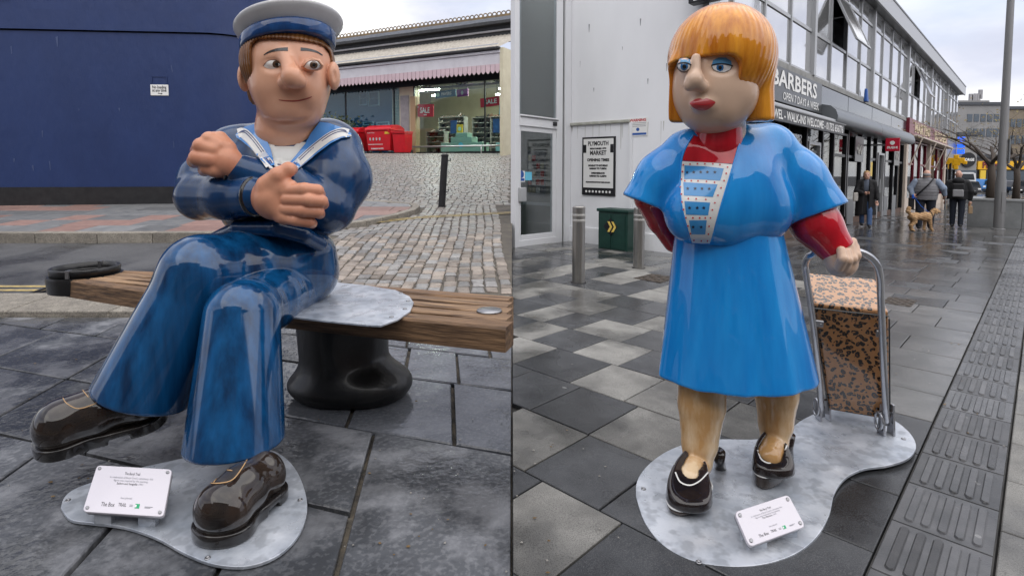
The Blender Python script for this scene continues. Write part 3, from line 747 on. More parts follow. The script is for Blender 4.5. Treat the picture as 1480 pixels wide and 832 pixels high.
    # tie bars and trusses under the ceiling
    for i in range(5):
        a = 1. + i * 2.1
        MB(tf).tube([tf0 for tf0 in [(a, .7, 4.35), (a + 2.1, .7, 3.3)]], .05, 4).build('truss_bar', 'dark_timber', t)
        MB(tf).tube([(a, .7, 3.3), (a + 2.1, .7, 4.35)], .05, 4).build('truss_bar', 'dark_timber', t)
        MB(tf).tube([(a, .7, 3.3), (a, .7, 4.35)], .06, 4).build('truss_post', 'dark_timber', t)
    MB(tf).tube([(.3, .7, 3.3), (fr[2], .7, 3.3)], .05, 4).build('truss_bar', 'dark_timber', t)
    # fluorescent lamps
    lamps = [(608, 131, 1.), (681, 123, 1.), (708, 129, 2.2), (700, 138, 4.), (682, 138, 4.), (603, 139, 3.), (725, 142, 4.)]
    for px, py, bb in lamps:
        a = al(px) * (1 + bb / 26); f = D0 + a * .46 + bb; z = min(P(px, py, f)[2] - base, 4.3)
        lo = thing('tube_lamp', 'lit fluorescent tube lamp hung under the shop ceiling', 'ceiling lamp', tf(a, bb, z), group='tube lamps in the shoe shop')
        MB(tf).box(a - .6, a + .6, bb - .05, bb + .05, z, z + .05).build('tube', 'tube_light', lo)
        MB(tf).box(a - .62, a + .62, bb - .07, bb + .07, z + .05, z + .09).build('batten', 'white_print', lo)
        for q in (-.5, .5): MB(tf).tube([(a + q, bb, z + .09), (a + q, bb, 4.42)], .008, 4).build('hanger', 'dark_timber', lo)
    # hanging signs: (px0, px1, py0, py1, depth behind glass)
    def board(name, lab, px0, px1, py0, py1, bb, m, cat='sign', words=(), extra=None, tilt=0.):
        pc = (px0 + px1) / 2; r = Vector(ray(pc, (py0 + py1) / 2)); o = Vector((0, 0, CH)); k = ((O - n * bb) - o).dot(n) / r.dot(n); c = o + r * k
        q = frame_axes(c, -d, (0, 0, 1)); s = k / F * 1.0; cosf = 1 / abs(d.x); hw = (px1 - px0) / 2 * s * 1.12; hh = (py1 - py0) / 2 * s
        ob = thing(name, lab, cat, tuple(c))
        qq = (lambda a, b, c=0.: q(a * math.cos(tilt) - b * math.sin(tilt), a * math.sin(tilt) + b * math.cos(tilt), c))
        MB(qq).box(-hw, hw, -hh, hh, -.02, .02).build('board', m, ob)
        for body, x, y, sz, wd, mm in words: text('lettering', body, sz * hh, lambda a, b, c=0.: qq(a + x * hw, b + y * hh, c + .024), mm, ob, wd * hw, bold=.006)
        if extra: extra(ob, qq, hw, hh)
        return ob, q, hw, hh, bb
    def hang(r, zt=4.4):
        ob, q, hw, hh, bb = r
        for s in (-.7, .7):
            a = Vector(q(hw * s, hh, 0)); MB().tube([a, (a.x, a.y, base + zt)], .008, 4).build('wire', 'dark_timber', ob)
    def disc(m, x, y, rr, nm='disc'):
        return lambda ob, q, hw, hh: MB(q).add([(x * hw + rr * hh * math.cos(R(g)), y * hh + rr * hh * math.sin(R(g)), .026) for g in range(0, 360, 30)], [list(range(12))]).build(nm, m, ob)
    def two(*fs): return lambda *a: [f(*a) for f in fs]
    hang(board('shop_banner', 'teal and purple hanging banner reading PAVERS inside the shop', 628, 660, 131, 141, .5, 'banner_teal', words=(('PAVERS', .1, 0, 1.25, .95, 'white_print'),), extra=disc('mint_print', -.72, 0, .62), tilt=.05))
    hang(board('shop_banner', 'purple hanging banner with white flower emblem inside the shop', 660.3, 677, 129, 139.5, .5, 'banner_purple', extra=two(*[disc('white_print', .12 * math.cos(R(g)) - .05, .38 * math.sin(R(g)), .22, 'petal') for g in range(0, 360, 60)]), tilt=.05))
    hang(board('sale_sign', 'red SALE sign with thin red post behind it, left one in the window', 598, 628, 151, 169, .15, 'sale_red', words=(('SALE', .1, 0, 1.25, 1., 'white_print'), ('UP TO', -.75, .55, .3, .35, 'white_print'), ('NOW ON', .15, -.7, .22, .3, 'white_print')), tilt=-.03))
    hang(board('sale_sign', 'red hanging SALE sign above the shoe racks', 694, 722, 141, 154, .3, 'sale_red', words=(('SALE', .1, 0, 1.35, 1.3, 'white_print'),), tilt=.06))
    hang(board('shop_banner', 'bright pink banner cut off at the shop end wall', 732, 739.5, 124, 136, .6, 'pink_print', words=(('3', 0, 0, 1., .5, 'white_print'),)))
    board('tall_banner', 'tall dark red banner standing at the end of the shop window', 733, 739.6, 145, 190, .15, 'sale_red', 'banner', words=(('S', .3, -.15, .4, .7, 'white_print'),))
    board('window_poster', 'pale blue poster hung beside the tall red banner', 722, 734, 147, 166, .25, 'cyan_print', 'poster', words=(('N', 0, 0, 1., .8, 'white_print'),), tilt=-.08)
    board('counter_poster', 'navy poster standing on the mint counter', 651, 660.5, 174, 193, 1.2, 'poster_blue', 'poster')
    board('counter_poster', 'yellow and orange poster on the mint counter', 660, 669, 180, 193, 1.1, 'poster_yellow', 'poster', extra=disc('mint_print', 0, 0, .45))
    board('counter_poster', 'navy poster standing on the teal counter', 712.5, 722, 172, 192, 1.2, 'poster_blue', 'poster')
    def counter(lab, px0, px1, py0, py1, bb, m, stepx=None):
        a0, a1 = al(px1) * 1.03, al(px0) * 1.03; f = D0 + (a0 + a1) / 2 * .46 + bb; zt = P(0, py0, f)[2] - base
        ob = thing('display_counter', lab, 'counter', tf((a0 + a1) / 2, bb + .3, .02))
        MB(tf).box(a0, a1, bb, bb + .7, .02, zt * .55).build('base', m, ob, bevel=.02)
        w_ = a1 - a0
        MB(tf).box(a0 + w_ * .25, a1 - w_ * .25, bb + .02, bb + .6, zt * .55, zt * .8).build('step', m, ob, bevel=.02)
        MB(tf).box(a0 + w_ * .36, a1 - w_ * .36, bb + .04, bb + .5, zt * .8, zt).build('step', m, ob, bevel=.02)
        MB(tf).add([((a0 + a1) / 2 + .14 * math.cos(R(g)), bb - .012, zt * .42 + .14 * math.sin(R(g))) for g in range(0, 360, 30)], [list(range(12))]).build('emblem', 'cyan_print', ob)
        return a0, a1, zt
    counter('stepped mint green display counter with round blue emblem', 631, 690, 192, 223, .5, 'counter_green')
    counter('pale teal display counter at the end of the shop window', 711, 738, 192, 223, .4, 'counter_teal')
    # shoe racks full of small dark shoes
    mat('shoe_dark', (.02, .018, .018), .4); mat('shoe_brown', (.09, .045, .03), .4); mat('shoe_pale', (.35, .32, .28), .5)
    rnd = random.Random(8)
    racks = [(604, 640, 2.4, 'grey shoe rack by the timber post'), (640, 668, 3.4, 'shoe rack behind the navy display panel'), (668, 702, 3.2, 'shoe rack behind the hanging SALE sign'), (702, 738, 3., 'shoe rack behind the teal counter'), (600, 626, 1.2, 'low shoe rack just behind the shop glass')]
    for px0, px1, bb, lab in racks:
        a0, a1 = al(px1) * (1 + bb / 28), al(px0) * (1 + bb / 28); H = 1.2 if bb < 2 else 2.0
        rk = thing('shoe_rack', lab, 'shelf', tf((a0 + a1) / 2, bb, .02))
        MB(tf).box(a0, a1, bb + .34, bb + .4, .02, H).build('back_panel', 'shelf_grey' if bb > 2 else 'rack_green', rk)
        for s in (a0, a1 - .03): MB(tf).box(s, s + .03, bb, bb + .34, .02, H).build('upright', 'shelf_grey', rk)
        z = .1
        while z < H:
            MB(tf).box(a0 + .03, a1 - .03, bb, bb + .34, z, z + .025).build('shelf', 'shelf_grey', rk)
            sh = MB(tf); a = a0 + .1
            shp = MB(tf); shb = MB(tf)
            while a < a1 - .15:
                q = rnd.choice((sh, sh, sh, shb, shp)); y = bb + rnd.uniform(.02, .1); hh = rnd.choice((.09, .1, .2))
                q.add([(a, y, z + .025), (a + .1, y, z + .025), (a + .1, y + .24, z + .025), (a, y + .24, z + .025), (a + .02, y + .03, z + .06), (a + .08, y + .03, z + .06), (a + .09, y + .23, z + .03 + hh), (a + .01, y + .23, z + .03 + hh)],
                      [(0, 3, 2, 1), (4, 5, 6, 7), (0, 1, 5, 4), (1, 2, 6, 5), (2, 3, 7, 6), (3, 0, 4, 7)])
                a += rnd.uniform(.14, .22)
            for q, m in ((sh, 'shoe_dark'), (shb, 'shoe_brown'), (shp, 'shoe_pale')):
                if q.v: kind(q.build('shoes', m, rk), 'stuff')
            z += .27
    # steel rail along the foot of the window
    rl = thing('window_rail', 'low steel rail along the foot of the shop window', 'rail', tf(2, -.35, 0))
    MB(tf).tube([(.05, -.35, .36), (fr[2] + .6, -.35, .36)], .04, 8).build('rail', 'steel_rail', rl, smooth=True)
    for a in (.2, fr[1], fr[2]): MB(tf).tube([(a, -.35, -.1), (a, -.35, .36)], .03, 8).build('post', 'steel_rail', rl, smooth=True)
    SH['al'] = al
shop()

# ---- red bins by the shop
mat('bin_red', (.62, .01, .02), .35, c2=(.52, .008, .016), nscale=4); mat('rubber', (.02, .02, .02), .6); mat('bin_grey', (.5, .5, .5), .5)
def bins():
    d, n, base = SH['d'], SH['n'], 2.0
    def place(px0, px1, pyt, pyb, Y, deep, lab, big):
        a = Vector(P((px0 + px1) / 2, pyb, Y)); s = Y / F; hw = (px1 - px0) / 2 * s * 1.05; H = (pyb - pyt) * s; a.z = zL(Y)
        t = thing('waste_bin', lab, 'bin', tuple(a)); q0 = frame_axes((a.x, a.y, a.z), -d, (0, 0, 1)); tf = lambda x, y, z: q0(x, z, -y)   # x right, y back, z up
        zb = .16 if big else .05; zt = H * (.8 if big else .93)
        ta = .86
        bd = MB(tf).add([(-hw * ta, .06, zb), (hw * ta, .06, zb), (hw * ta, deep, zb), (-hw * ta, deep, zb), (-hw * .98, 0, zt), (hw * .98, 0, zt), (hw * .98, deep, zt), (-hw * .98, deep, zt)],
                        [(0, 3, 2, 1), (4, 5, 6, 7), (0, 1, 5, 4), (1, 2, 6, 5), (2, 3, 7, 6), (3, 0, 4, 7)]).build('body', 'bin_red', t, bevel=.03)
        MB(tf).box(-hw * 1.02, hw * 1.02, -.04, deep, zt, zt + .06).build('rim', 'bin_red', t, bevel=.02)
        if big:
            lid = MB(tf); N = 8
            pr = [(-.04, zt + .06)] + [(deep * k / N, zt + .06 + (H - zt - .06) * math.sin(math.pi * (.12 + .8 * k / N))) for k in range(N + 1)] + [(deep + .03, zt + .06)]
            vs = [(-hw, y, z) for y, z in pr] + [(hw, y, z) for y, z in pr]; M = len(pr)
            lid.add(vs, [list(range(M)), list(range(M, 2 * M))[::-1]] + [(i, M + i, M + (i + 1) % M, (i + 1) % M) for i in range(M)])
            lid.build('lid', 'bin_red', t, auto=40)
            for k in (-.9, .9): MB(tf).tube([(hw * k, -.06, zt + .02), (hw * k, -.06, zt - .12)], .035, 6).build('handle', 'bin_red', t)
            for sx in (-.75, .75):
                for y in (.15, deep - .15):
                    MB(lambda x, y2, z: tf(x, y2, z)).tube([(hw * sx - .03, y, .08), (hw * sx + .03, y, .08)], .08, 10).build('wheel', 'rubber', t)
                    MB(tf).box(hw * sx - .05, hw * sx + .05, y - .05, y + .05, .12, zb + .02).build('castor', 'bin_grey', t)
            yf = lambda z: .06 * (1 - (z - zb) / (zt - zb)) - .012
            # front wording, as on the photographed bin: rows of small pictograms and lines
            def fr(x, z): return lambda a, b, c=0.: tf(a + x, yf(z + b) - .004, z + b)
            text('lettering', 'General Waste', .09, fr(-hw * .55, zt - .1), 'white_print', t, hw * .55)
            for k in range(4): 
                x = -hw * .62 + k * hw * .25; z = zb + (zt - zb) * .58
                MB(fr(x, z)).add([(.055 * math.cos(R(g)), .075 * math.sin(R(g)), 0) for g in range(0, 360, 45)], [list(range(8))]).build('pictogram', 'bin_grey', t)
            MB(fr(-hw * .15, zb + (zt - zb) * .3)).add([(-hw * .65, 0, 0), (hw * .5, 0, 0), (hw * .5, .025, 0), (-hw * .65, .025, 0)], [(0, 1, 2, 3)]).build('print_line', 'white_print', t)
            text('lettering', 'BUSINESS WASTE', .08, fr(-hw * .1, zb + .09), 'white_print', t, hw * .95, bold=.004)
            MB(fr(hw * .72, zt - .12)).add([(-.14, -.05, 0), (.14, -.05, 0), (.14, .05, 0), (-.14, .05, 0)], [(0, 1, 2, 3)]).build('sticker', 'poster_yellow', t)
        else:
            MB(tf).box(-hw * 1.05, hw * 1.05, -.06, deep + .03, zt + .06, zt + .11).build('lid', 'bin_red', t, bevel=.02)
            MB(tf).tube([(-hw * .8, deep + .06, zt), (hw * .8, deep + .06, zt)], .02, 6).build('handle', 'bin_red', t)
            for sx in (-.8, .8): MB(tf).tube([(hw * sx - .03, deep - .02, .1), (hw * sx + .03, deep - .02, .1)], .1, 10).build('wheel', 'rubber', t)
            text('lettering', 'Biffa', .14, lambda a, b, c=0.: tf(a - hw * .3, .03, b + H * .55), 'white_print', t, hw * .75, bold=.006)
    place(480, 523.5, 183, 222, 27.2, 1.0, 'red waste container half hidden behind its twin by the blue wall', True)
    place(524, 569, 181, 223, 26.2, 1.0, 'red lidded waste container with white pictograms beside the shop', True)
    place(565, 587, 193, 224, 25.6, .6, 'narrow red wheelie bin next to the waste container', False)
bins()

# ---- black post standing in the setts
def post():
    a = GL(638, 299); top = P(643, 225, a[1])
    t = thing('street_post', 'thin black metal post standing in the cobbles', 'post', a)
    MB().tube([(a[0], a[1], a[2] - .1), (top[0], top[1], top[2])], .082, 12).build('shaft', 'black_paint', t, auto=40)
    MB().lathe([(.088, 0), (.088, .03), (.05, .05)], (top[0], top[1], top[2] - .01), 12).build('cap', 'black_paint', t, smooth=True)
    for f in (.3, .9):
        z = a[2] + (top[2] - a[2]) * f; x = a[0] + (top[0] - a[0]) * f
        MB().tube([(x + .07, a[1], z), (x + .14, a[1], z), (x + .14, a[1], z + .06)], .012, 6).build('hook', 'black_paint', t)
post()
# ---- shrub beyond the bins, between the shop and the blue building
mat('leaf_green', (.06, .085, .04), .6, rnd=(.8, 1.2), c2=(.10, .12, .06), nscale=8)
mat('bark', (.07, .055, .045), .8, bump=.4, bscale=40)
def shrub():
    c = Vector(P(484, 186, 28.6)); t = thing('shrub', 'green leafy shrub behind the red waste containers', 'shrub', (c.x, c.y, zL(28.6)))
    rnd = random.Random(1); b = MB()
    MB().tube([(c.x, c.y, 1.9), (c.x + .05, c.y, c.z)], [.05, .02], 6).build('stem', 'bark', t)
    for _ in range(700):
        p = c + Vector((rnd.gauss(0, .55), rnd.gauss(0, .4), rnd.gauss(0, .32))); s = rnd.uniform(.05, .1); u = Vector((rnd.uniform(-1, 1), rnd.uniform(-1, 1), rnd.uniform(-1, 1))).normalized() * s; v = u.orthogonal() * .6
        b.add([p - u, p - v, p + u, p + v], [(0, 1, 2, 3)])
    kind(b.build('foliage', 'leaf_green', t), 'stuff')
shrub()
# ================================================================ RIGHT: the white block, shops, street
mat('white_render', (.84, .85, .87), .7, c2=(.76, .77, .79), nscale=1.1, bump=.12, bscale=12, detail=9., ramp=(.3, .75), stretch=(1, 1, .35))
mat('grime', (.30, .30, .24), .8, c2=(.5, .5, .46), nscale=5, ramp=(.3, .7))
mat('drip_stain', (.50, .50, .47), .8); mat('upvc', (.72, .73, .75), .35); mat('alu', (.46, .47, .48), .4, metal=.4); mat('alu_dark', (.16, .165, .17), .4, metal=.4)
mat('concrete', (.30, .30, .29), .75, c2=(.22, .22, .21), nscale=4, bump=.3, bscale=40)
mat('sky_pane', (.66, .67, .68), .06, metal=.85, c2=(.84, .84, .84), nscale=.35, bump=.03, bscale=1.2, bdist=.1, rnd=(.85, 1.15))
mat('sign_grey', (.10, .105, .11), .3, metal=.5); mat('sign_black', (.008, .008, .01), .35); mat('panel_shiny', (.16, .17, .185), .14, metal=.6)
mat('canopy_grey', (.17, .185, .20), .35, metal=.3); mat('shop_black', (.012, .012, .014), .35); mat('brick_sill', (.13, .075, .05), .7, c2=(.08, .05, .04), nscale=20)
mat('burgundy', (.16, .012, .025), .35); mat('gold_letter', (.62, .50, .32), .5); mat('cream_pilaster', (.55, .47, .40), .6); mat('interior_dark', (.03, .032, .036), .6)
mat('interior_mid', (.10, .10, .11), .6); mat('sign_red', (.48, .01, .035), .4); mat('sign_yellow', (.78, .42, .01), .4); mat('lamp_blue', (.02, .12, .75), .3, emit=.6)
mat('warm_bulb', (1., .65, .25), .4, emit=5.); mat('beige_interior', (.36, .355, .33), .7); mat('notice_board', (.30, .31, .33), .5); mat('blue_print', (.02, .09, .35), .5); mat('red_print', (.5, .02, .03), .5)
mat('green_box', (.005, .032, .024), .45, c2=(.009, .046, .034), nscale=7); mat('steel_brushed', (.30, .29, .27), .32, metal=.85, stretch=(1, 1, .05), c2=(.36, .35, .33), nscale=40)
mat('pale_band', (.52, .51, .48), .4, metal=.5)
UE = 6.83; VF = 3.5; VB = 6.52
rootpos = w(UE, VF, 0)
def wm(u, v, z): return w(u, v, z)
def wall_tf(v):      # frame on a wall of constant v seen from the street: x along +u, y up, z towards the street
    return lambda a, b, c=0.: w(a, v - c, b)
def end_tf(u):       # frame on the end wall: x along -v, y up, z towards -u
    return lambda a, b, c=0.: w(u - c, -a, b)
def block():
    t = thing('shop_terrace', 'long two storey shop terrace with white end wall and glazed upper floor', 'building', rootpos)
    UEND = 45.4; H = 7.1
    # end wall and carcass
    MB(w).box(UE, UE + .25, VF, 8., -.15, H).build('end_wall', 'white_render', t)
    MB(w).box(UE + .25, UEND, 7.9, 8.05, -.6, H).build('rear_wall', 'white_render', t)
    MB(w).box(UEND - .2, UEND, VF + .25, 7.9, -.6, H).build('end_wall', 'concrete', t)
    MB(w).box(UE - .1, UEND + .25, VF - .32, 8.1, H, H + .14).build('roof_slab', 'alu_dark', t)
    MB(w).box(UE - .12, UEND + .28, VF - .36, VF - .3, H - .05, H + .5).build('roof_fascia', 'alu', t)
    MB(w).box(UE - .12, UEND + .28, VF - .38, VF - .28, H + .5, H + .56).build('roof_trim', 'alu_dark', t)
    MB(w).box(UE - .12, UE - .06, VF - .3, 8.1, H - .05, H + .5).build('roof_fascia', 'alu', t)
    MB(w).box(UE + .25, UEND - .2, VF + .26, 7.9, 3.55, 3.75).build('floor_slab', 'interior_mid', t)
    MB(w).box(UE + .25, UEND - .2, VF + 1.3, VF + 1.35, 3.75, H).build('blinds', 'white_render', t)
    MB(w).box(UE - .05, UE - .002, 5.0, 6.5, 2.46, 2.52).build('ledge', 'grime', t, bevel=.01)
    MB(w).box(UE - .035, UE - .002, VF, 6.5, -.15, .32).build('plinth', 'white_render', t, bevel=.01)
    MB(w).box(UE - .05, UE - .002, 4.95, 5.0, -.1, 2.46).build('render_joint', 'white_render', t)
    rs = random.Random(31)                          # drips under the ledge, old fixing marks
    for k in range(22):
        v = rs.uniform(3.7, 6.45); z = 2.45 if k < 15 else rs.uniform(2.6, 4.6); L_ = rs.uniform(.08, .5) if k < 15 else rs.uniform(.06, .16); b = rs.uniform(.008, .03); MB(w).add([(UE - .003, v, z), (UE - .003, v + b, z), (UE - .003, v + b * .7, z - L_), (UE - .003, v + b * .4, z - L_ * 1.1)], [(0, 1, 2, 3)]).build('stain', 'drip_stain' if k < 15 else 'grey_print', t)
    # corner pier at street end of the end wall
    MB(w).box(UE, UE + .5, VF - .02, VF, -.15, H).build('corner_trim', 'alu', t)
    # upper storey: frames and panes
    z0, z1, z2, z3 = 4.02, 5.10, 6.52, H - .05
    MB(w).box(UE, UEND, VF - .08, VF + .2, 3.86, 4.0).build('sill_band', 'concrete', t, bevel=.01)
    bays = []; u = 6.83; edges = [6.83] + [7.85 + 1.65 * k for k in range(0, 23)] + [UEND - .1]
    # mullions at 6.2+1.65k : 7.85, 9.5, 11.15, 12.8 ...
    for i in range(len(edges) - 1):
        a, b = edges[i], edges[i + 1]; thick = abs((a - 6.2) / 6.6 - round((a - 6.2) / 6.6)) < .02
        hw = .085 if thick else .035; MB(w).box(a - hw, a + hw, VF - (.12 if thick else .06), VF + .05, 4.0, z3).build('mullion', 'alu', t)
        for za, zb in ((z0, z1), (z1, z2), (z2, z3)):
            opened = (za == z1) and (i in (5, 13))
            p = (a + .05, b - .05, za + .05, zb - .05)
            if opened:
                wn = MB(lambda x, y, z: w(a + .8 + (x - a - .8), VF - .05 - (zb - z) * .42 - y, z)).box(p[0], p[1], -.012, .012, p[2], p[3]).build('open_pane', 'sky_pane', t)
                f = MB(lambda x, y, z: w(x, VF - .05 - (zb - z) * .42 - y, z))
                f.box(p[0] - .03, p[0] + .03, -.03, .03, za + .02, zb - .02).box(p[1] - .03, p[1] + .03, -.03, .03, za + .02, zb - .02).box(p[0] + .03, p[1] - .03, -.03, .03, za + .02, za + .08).box(p[0] + .03, p[1] - .03, -.03, .03, zb - .08, zb - .02)
                f.build('casement_frame', 'alu', wn)
                MB(w).tube([(a + .1, VF, zb - .75), (a + .1, VF - .3, zb - .75)], .012, 4).build('stay', 'alu_dark', wn)
            else:
                MB(w).box(p[0], p[1], VF - .012, VF + .012, p[2], p[3]).build('window_pane', 'sky_pane', t)
        for zz in (z0, z1, z2, z3): MB(w).box(a + .04, b - .04, VF - .04, VF + .04, zz - .04, zz + .04).build('transom', 'alu', t)
    # ground floor ---------------------------------------------------
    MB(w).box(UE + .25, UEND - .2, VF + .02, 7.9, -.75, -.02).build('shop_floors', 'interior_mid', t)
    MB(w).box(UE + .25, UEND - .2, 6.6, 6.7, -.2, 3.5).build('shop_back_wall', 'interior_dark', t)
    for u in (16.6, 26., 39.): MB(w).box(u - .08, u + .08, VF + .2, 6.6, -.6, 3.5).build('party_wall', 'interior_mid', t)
    G1 = glass('street_glass', (.6, .63, .65), .4)
    def front(u0, u1, cuts, fm, zb, zt, kick, km):
        MB(w).box(u0, u1, VF - .02, VF + .08, -.3, kick).build('stall_riser', km, t)
        us = [u0] + cuts + [u1]
        for i in range(len(us)):
            MB(w).box(us[i] - .05, us[i] + .05, VF - .05, VF + .09, kick, zt).build('shopfront_post', fm, t)
        for i in range(len(us) - 1):
            MB(w).box(us[i] + .05, us[i + 1] - .05, VF + .01, VF + .03, kick, zt - .06).build('shop_window', G1, t)
            if i % 2 == 0: MB(w).box(us[i] + .05, us[i + 1] - .05, VF - .03, VF + .06, 2.05, 2.13).build('transom_bar', fm, t)
        MB(w).box(u0, u1, VF - .05, VF + .09, zt - .06, zt).build('head_rail', fm, t)
    front(UE + .55, 16.5, [8.4, 9.9, 11.2, 12.6, 14.0, 15.1], 'shop_black', 0, 2.75, .25, 'brick_sill')
    front(16.7, 25.9, [18.4, 19.7, 20.7, 22.2, 23.8, 24.8], 'shop_black', 0, 2.9, .18, 'brick_sill')
    front(26.5, 38.8, [28.6, 30.4, 32.2, 33.9, 36.3], 'burgundy', 0, 3.15, .55, 'cream_pilaster')
    front(39.2, 45.2, [41, 43], 'shop_black', 0, 2.7, .2, 'shop_black')
    for u in (26.2, 32.9, 39.): MB(w).box(u - .22, u + .22, VF - .14, VF + .1, -.6, 3.25).build('pilaster', 'cream_pilaster', t, bevel=.01)
    # grey door frames, doors
    for u in (20.9, 12.7):
        MB(w).box(u, u + .08, VF - .07, VF + .06, -.2, 2.35).box(u + .95, u + 1.03, VF - .07, VF + .06, -.2, 2.35).box(u + .08, u + .95, VF - .07, VF + .06, 2.27, 2.35).build('door_frame', 'alu', t)
        MB(w).tube([(u + .2, VF - .1, .9), (u + .2, VF - .1, 1.4)], .02, 6).build('door_handle', 'alu', t)
    for u in (17.1, 19.9, 22.4, 24.1): MB(w).box(u - .3, u + .5, VF - .045, VF - .02, 0., .75).build('kick_panel', 'alu_dark', t)
    # fascias
    MB(w).box(UE + .02, 13.38, VF - .14, VF - .02, 3.08, 3.84).build('barber_sign', 'sign_grey', t, bevel=.01)
    tf = wall_tf(VF - .15)
    text('lettering', 'ONE BARBERS', .5, lambda a, b, c=0.: tf(a + 10.3, b + 3.57, c), 'white_print', t, 5.2, bold=.012)
    text('lettering', 'OPEN 7 DAYS A WEEK', .25, lambda a, b, c=0.: tf(a + 11.75, b + 3.22, c), 'white_print', t, 2.7, bold=.002)
    k = 13.4
    for a, b in ((13.42, 16.3), (16.34, 19.5), (19.54, 22.8), (22.84, 25.96)): MB(w).box(a, b, VF - .08, VF - .02, 3.2, 3.84).build('fascia_panel', 'panel_shiny', t, bevel=.01)
    # rounded grey canopy
    prof = [(VF - .05, 2.86), (3.1, 2.84), (3.02, 2.9), (3.0, 3.02), (3.05, 3.18), (3.18, 3.3), (VF - .05, 3.36)]
    for a, b in ((13.5, 19.0), (19.02, 25.4)):
        N = len(prof); MB(w).add([(a, y, z) for y, z in prof] + [(b, y, z) for y, z in prof], [list(range(N)), list(range(N, 2 * N))[::-1]] + [(i, N + i, N + (i + 1) % N, (i + 1) % N) for i in range(N)]).build('canopy', 'canopy_grey', t, auto=50)
    # barber awning: cassette and black valance
    MB(w).box(UE + .1, 14.6, 3.05, 3.45, 2.84, 2.94).build('awning_cassette', 'alu', t, bevel=.03)
    MB(w).box(UE + .1, 14.5, 3.08, 3.12, 2.58, 2.84).build('awning_valance', 'sign_black', t)
    tf2 = wall_tf(3.075)
    text('lettering', 'BEARDS - HOT TOWEL - WALK-INS WELCOME - 01752 656776', .26, lambda a, b, c=0.: tf2(a + 10.55, b + 2.71, c), 'white_print', t, 7.6, bold=.006)
    # butcher's fascia
    MB(w).box(26.0, 32.85, VF - .2, VF - .02, 3.35, 4.02).build('butcher_sign', 'burgundy', t, bevel=.02); MB(w).box(32.95, 38.9, VF - .2, VF - .02, 3.35, 4.02).build('butcher_sign', 'burgundy', t, bevel=.02)
    tf3 = wall_tf(VF - .21)
    text('lettering', 'MARTINS', .6, lambda a, b, c=0.: tf3(a + 29.6, b + 3.68, c), 'gold_letter', t, 4.6, bold=.03)
    text('lettering', 'BUTCHERS', .6, lambda a, b, c=0.: tf3(a + 35.9, b + 3.68, c), 'gold_letter', t, 4.9, bold=.03)
    MB(w).box(26.1, 38.9, VF - .5, VF - .04, 3.2, 3.28).build('awning_box', 'cream_pilaster', t, bevel=.02)
    for u in (27.2, 31.5, 35.2, 38.2): MB(w).tube([(u, VF - .5, 3.2), (u, VF - .08, 2.0)], .03, 6).build('awning_arm', 'cream_pilaster', t)
    MB(w).box(39.1, 45.3, VF - .12, VF - .02, 2.72, 3.8).build('dark_fascia', 'sign_grey', t)
    # things seen inside the shop windows
    rnd = random.Random(6)
    for k in range(16):
        u = rnd.uniform(8, 38); v = rnd.uniform(4.2, 6.2); h = rnd.choice((.8, 1.1, 1.9)); MB(w).box(u, u + rnd.uniform(.5, 1.2), v, v + .4, -.05, h).build('shop_fitting', rnd.choice(('interior_mid', 'shelf_grey', 'oak', 'alu_dark')), t, bevel=.01)
    for u, z in ((19.9, 1.5), (31.2, 1.5), (36.9, 1.4), (35.5, 1.9)): MB(w).box(u, u + .35, VF - .012, VF + .002, z, z + .5).build('window_poster', 'white_print' if u > 20 else 'poster_yellow', t)
    for u in (34.1, 37.0): MB(w).box(u, u + 1.0, VF + .04, VF + .06, .6, 3.0).build('red_blind', 'sign_red', t)
    return t
TERR = block()
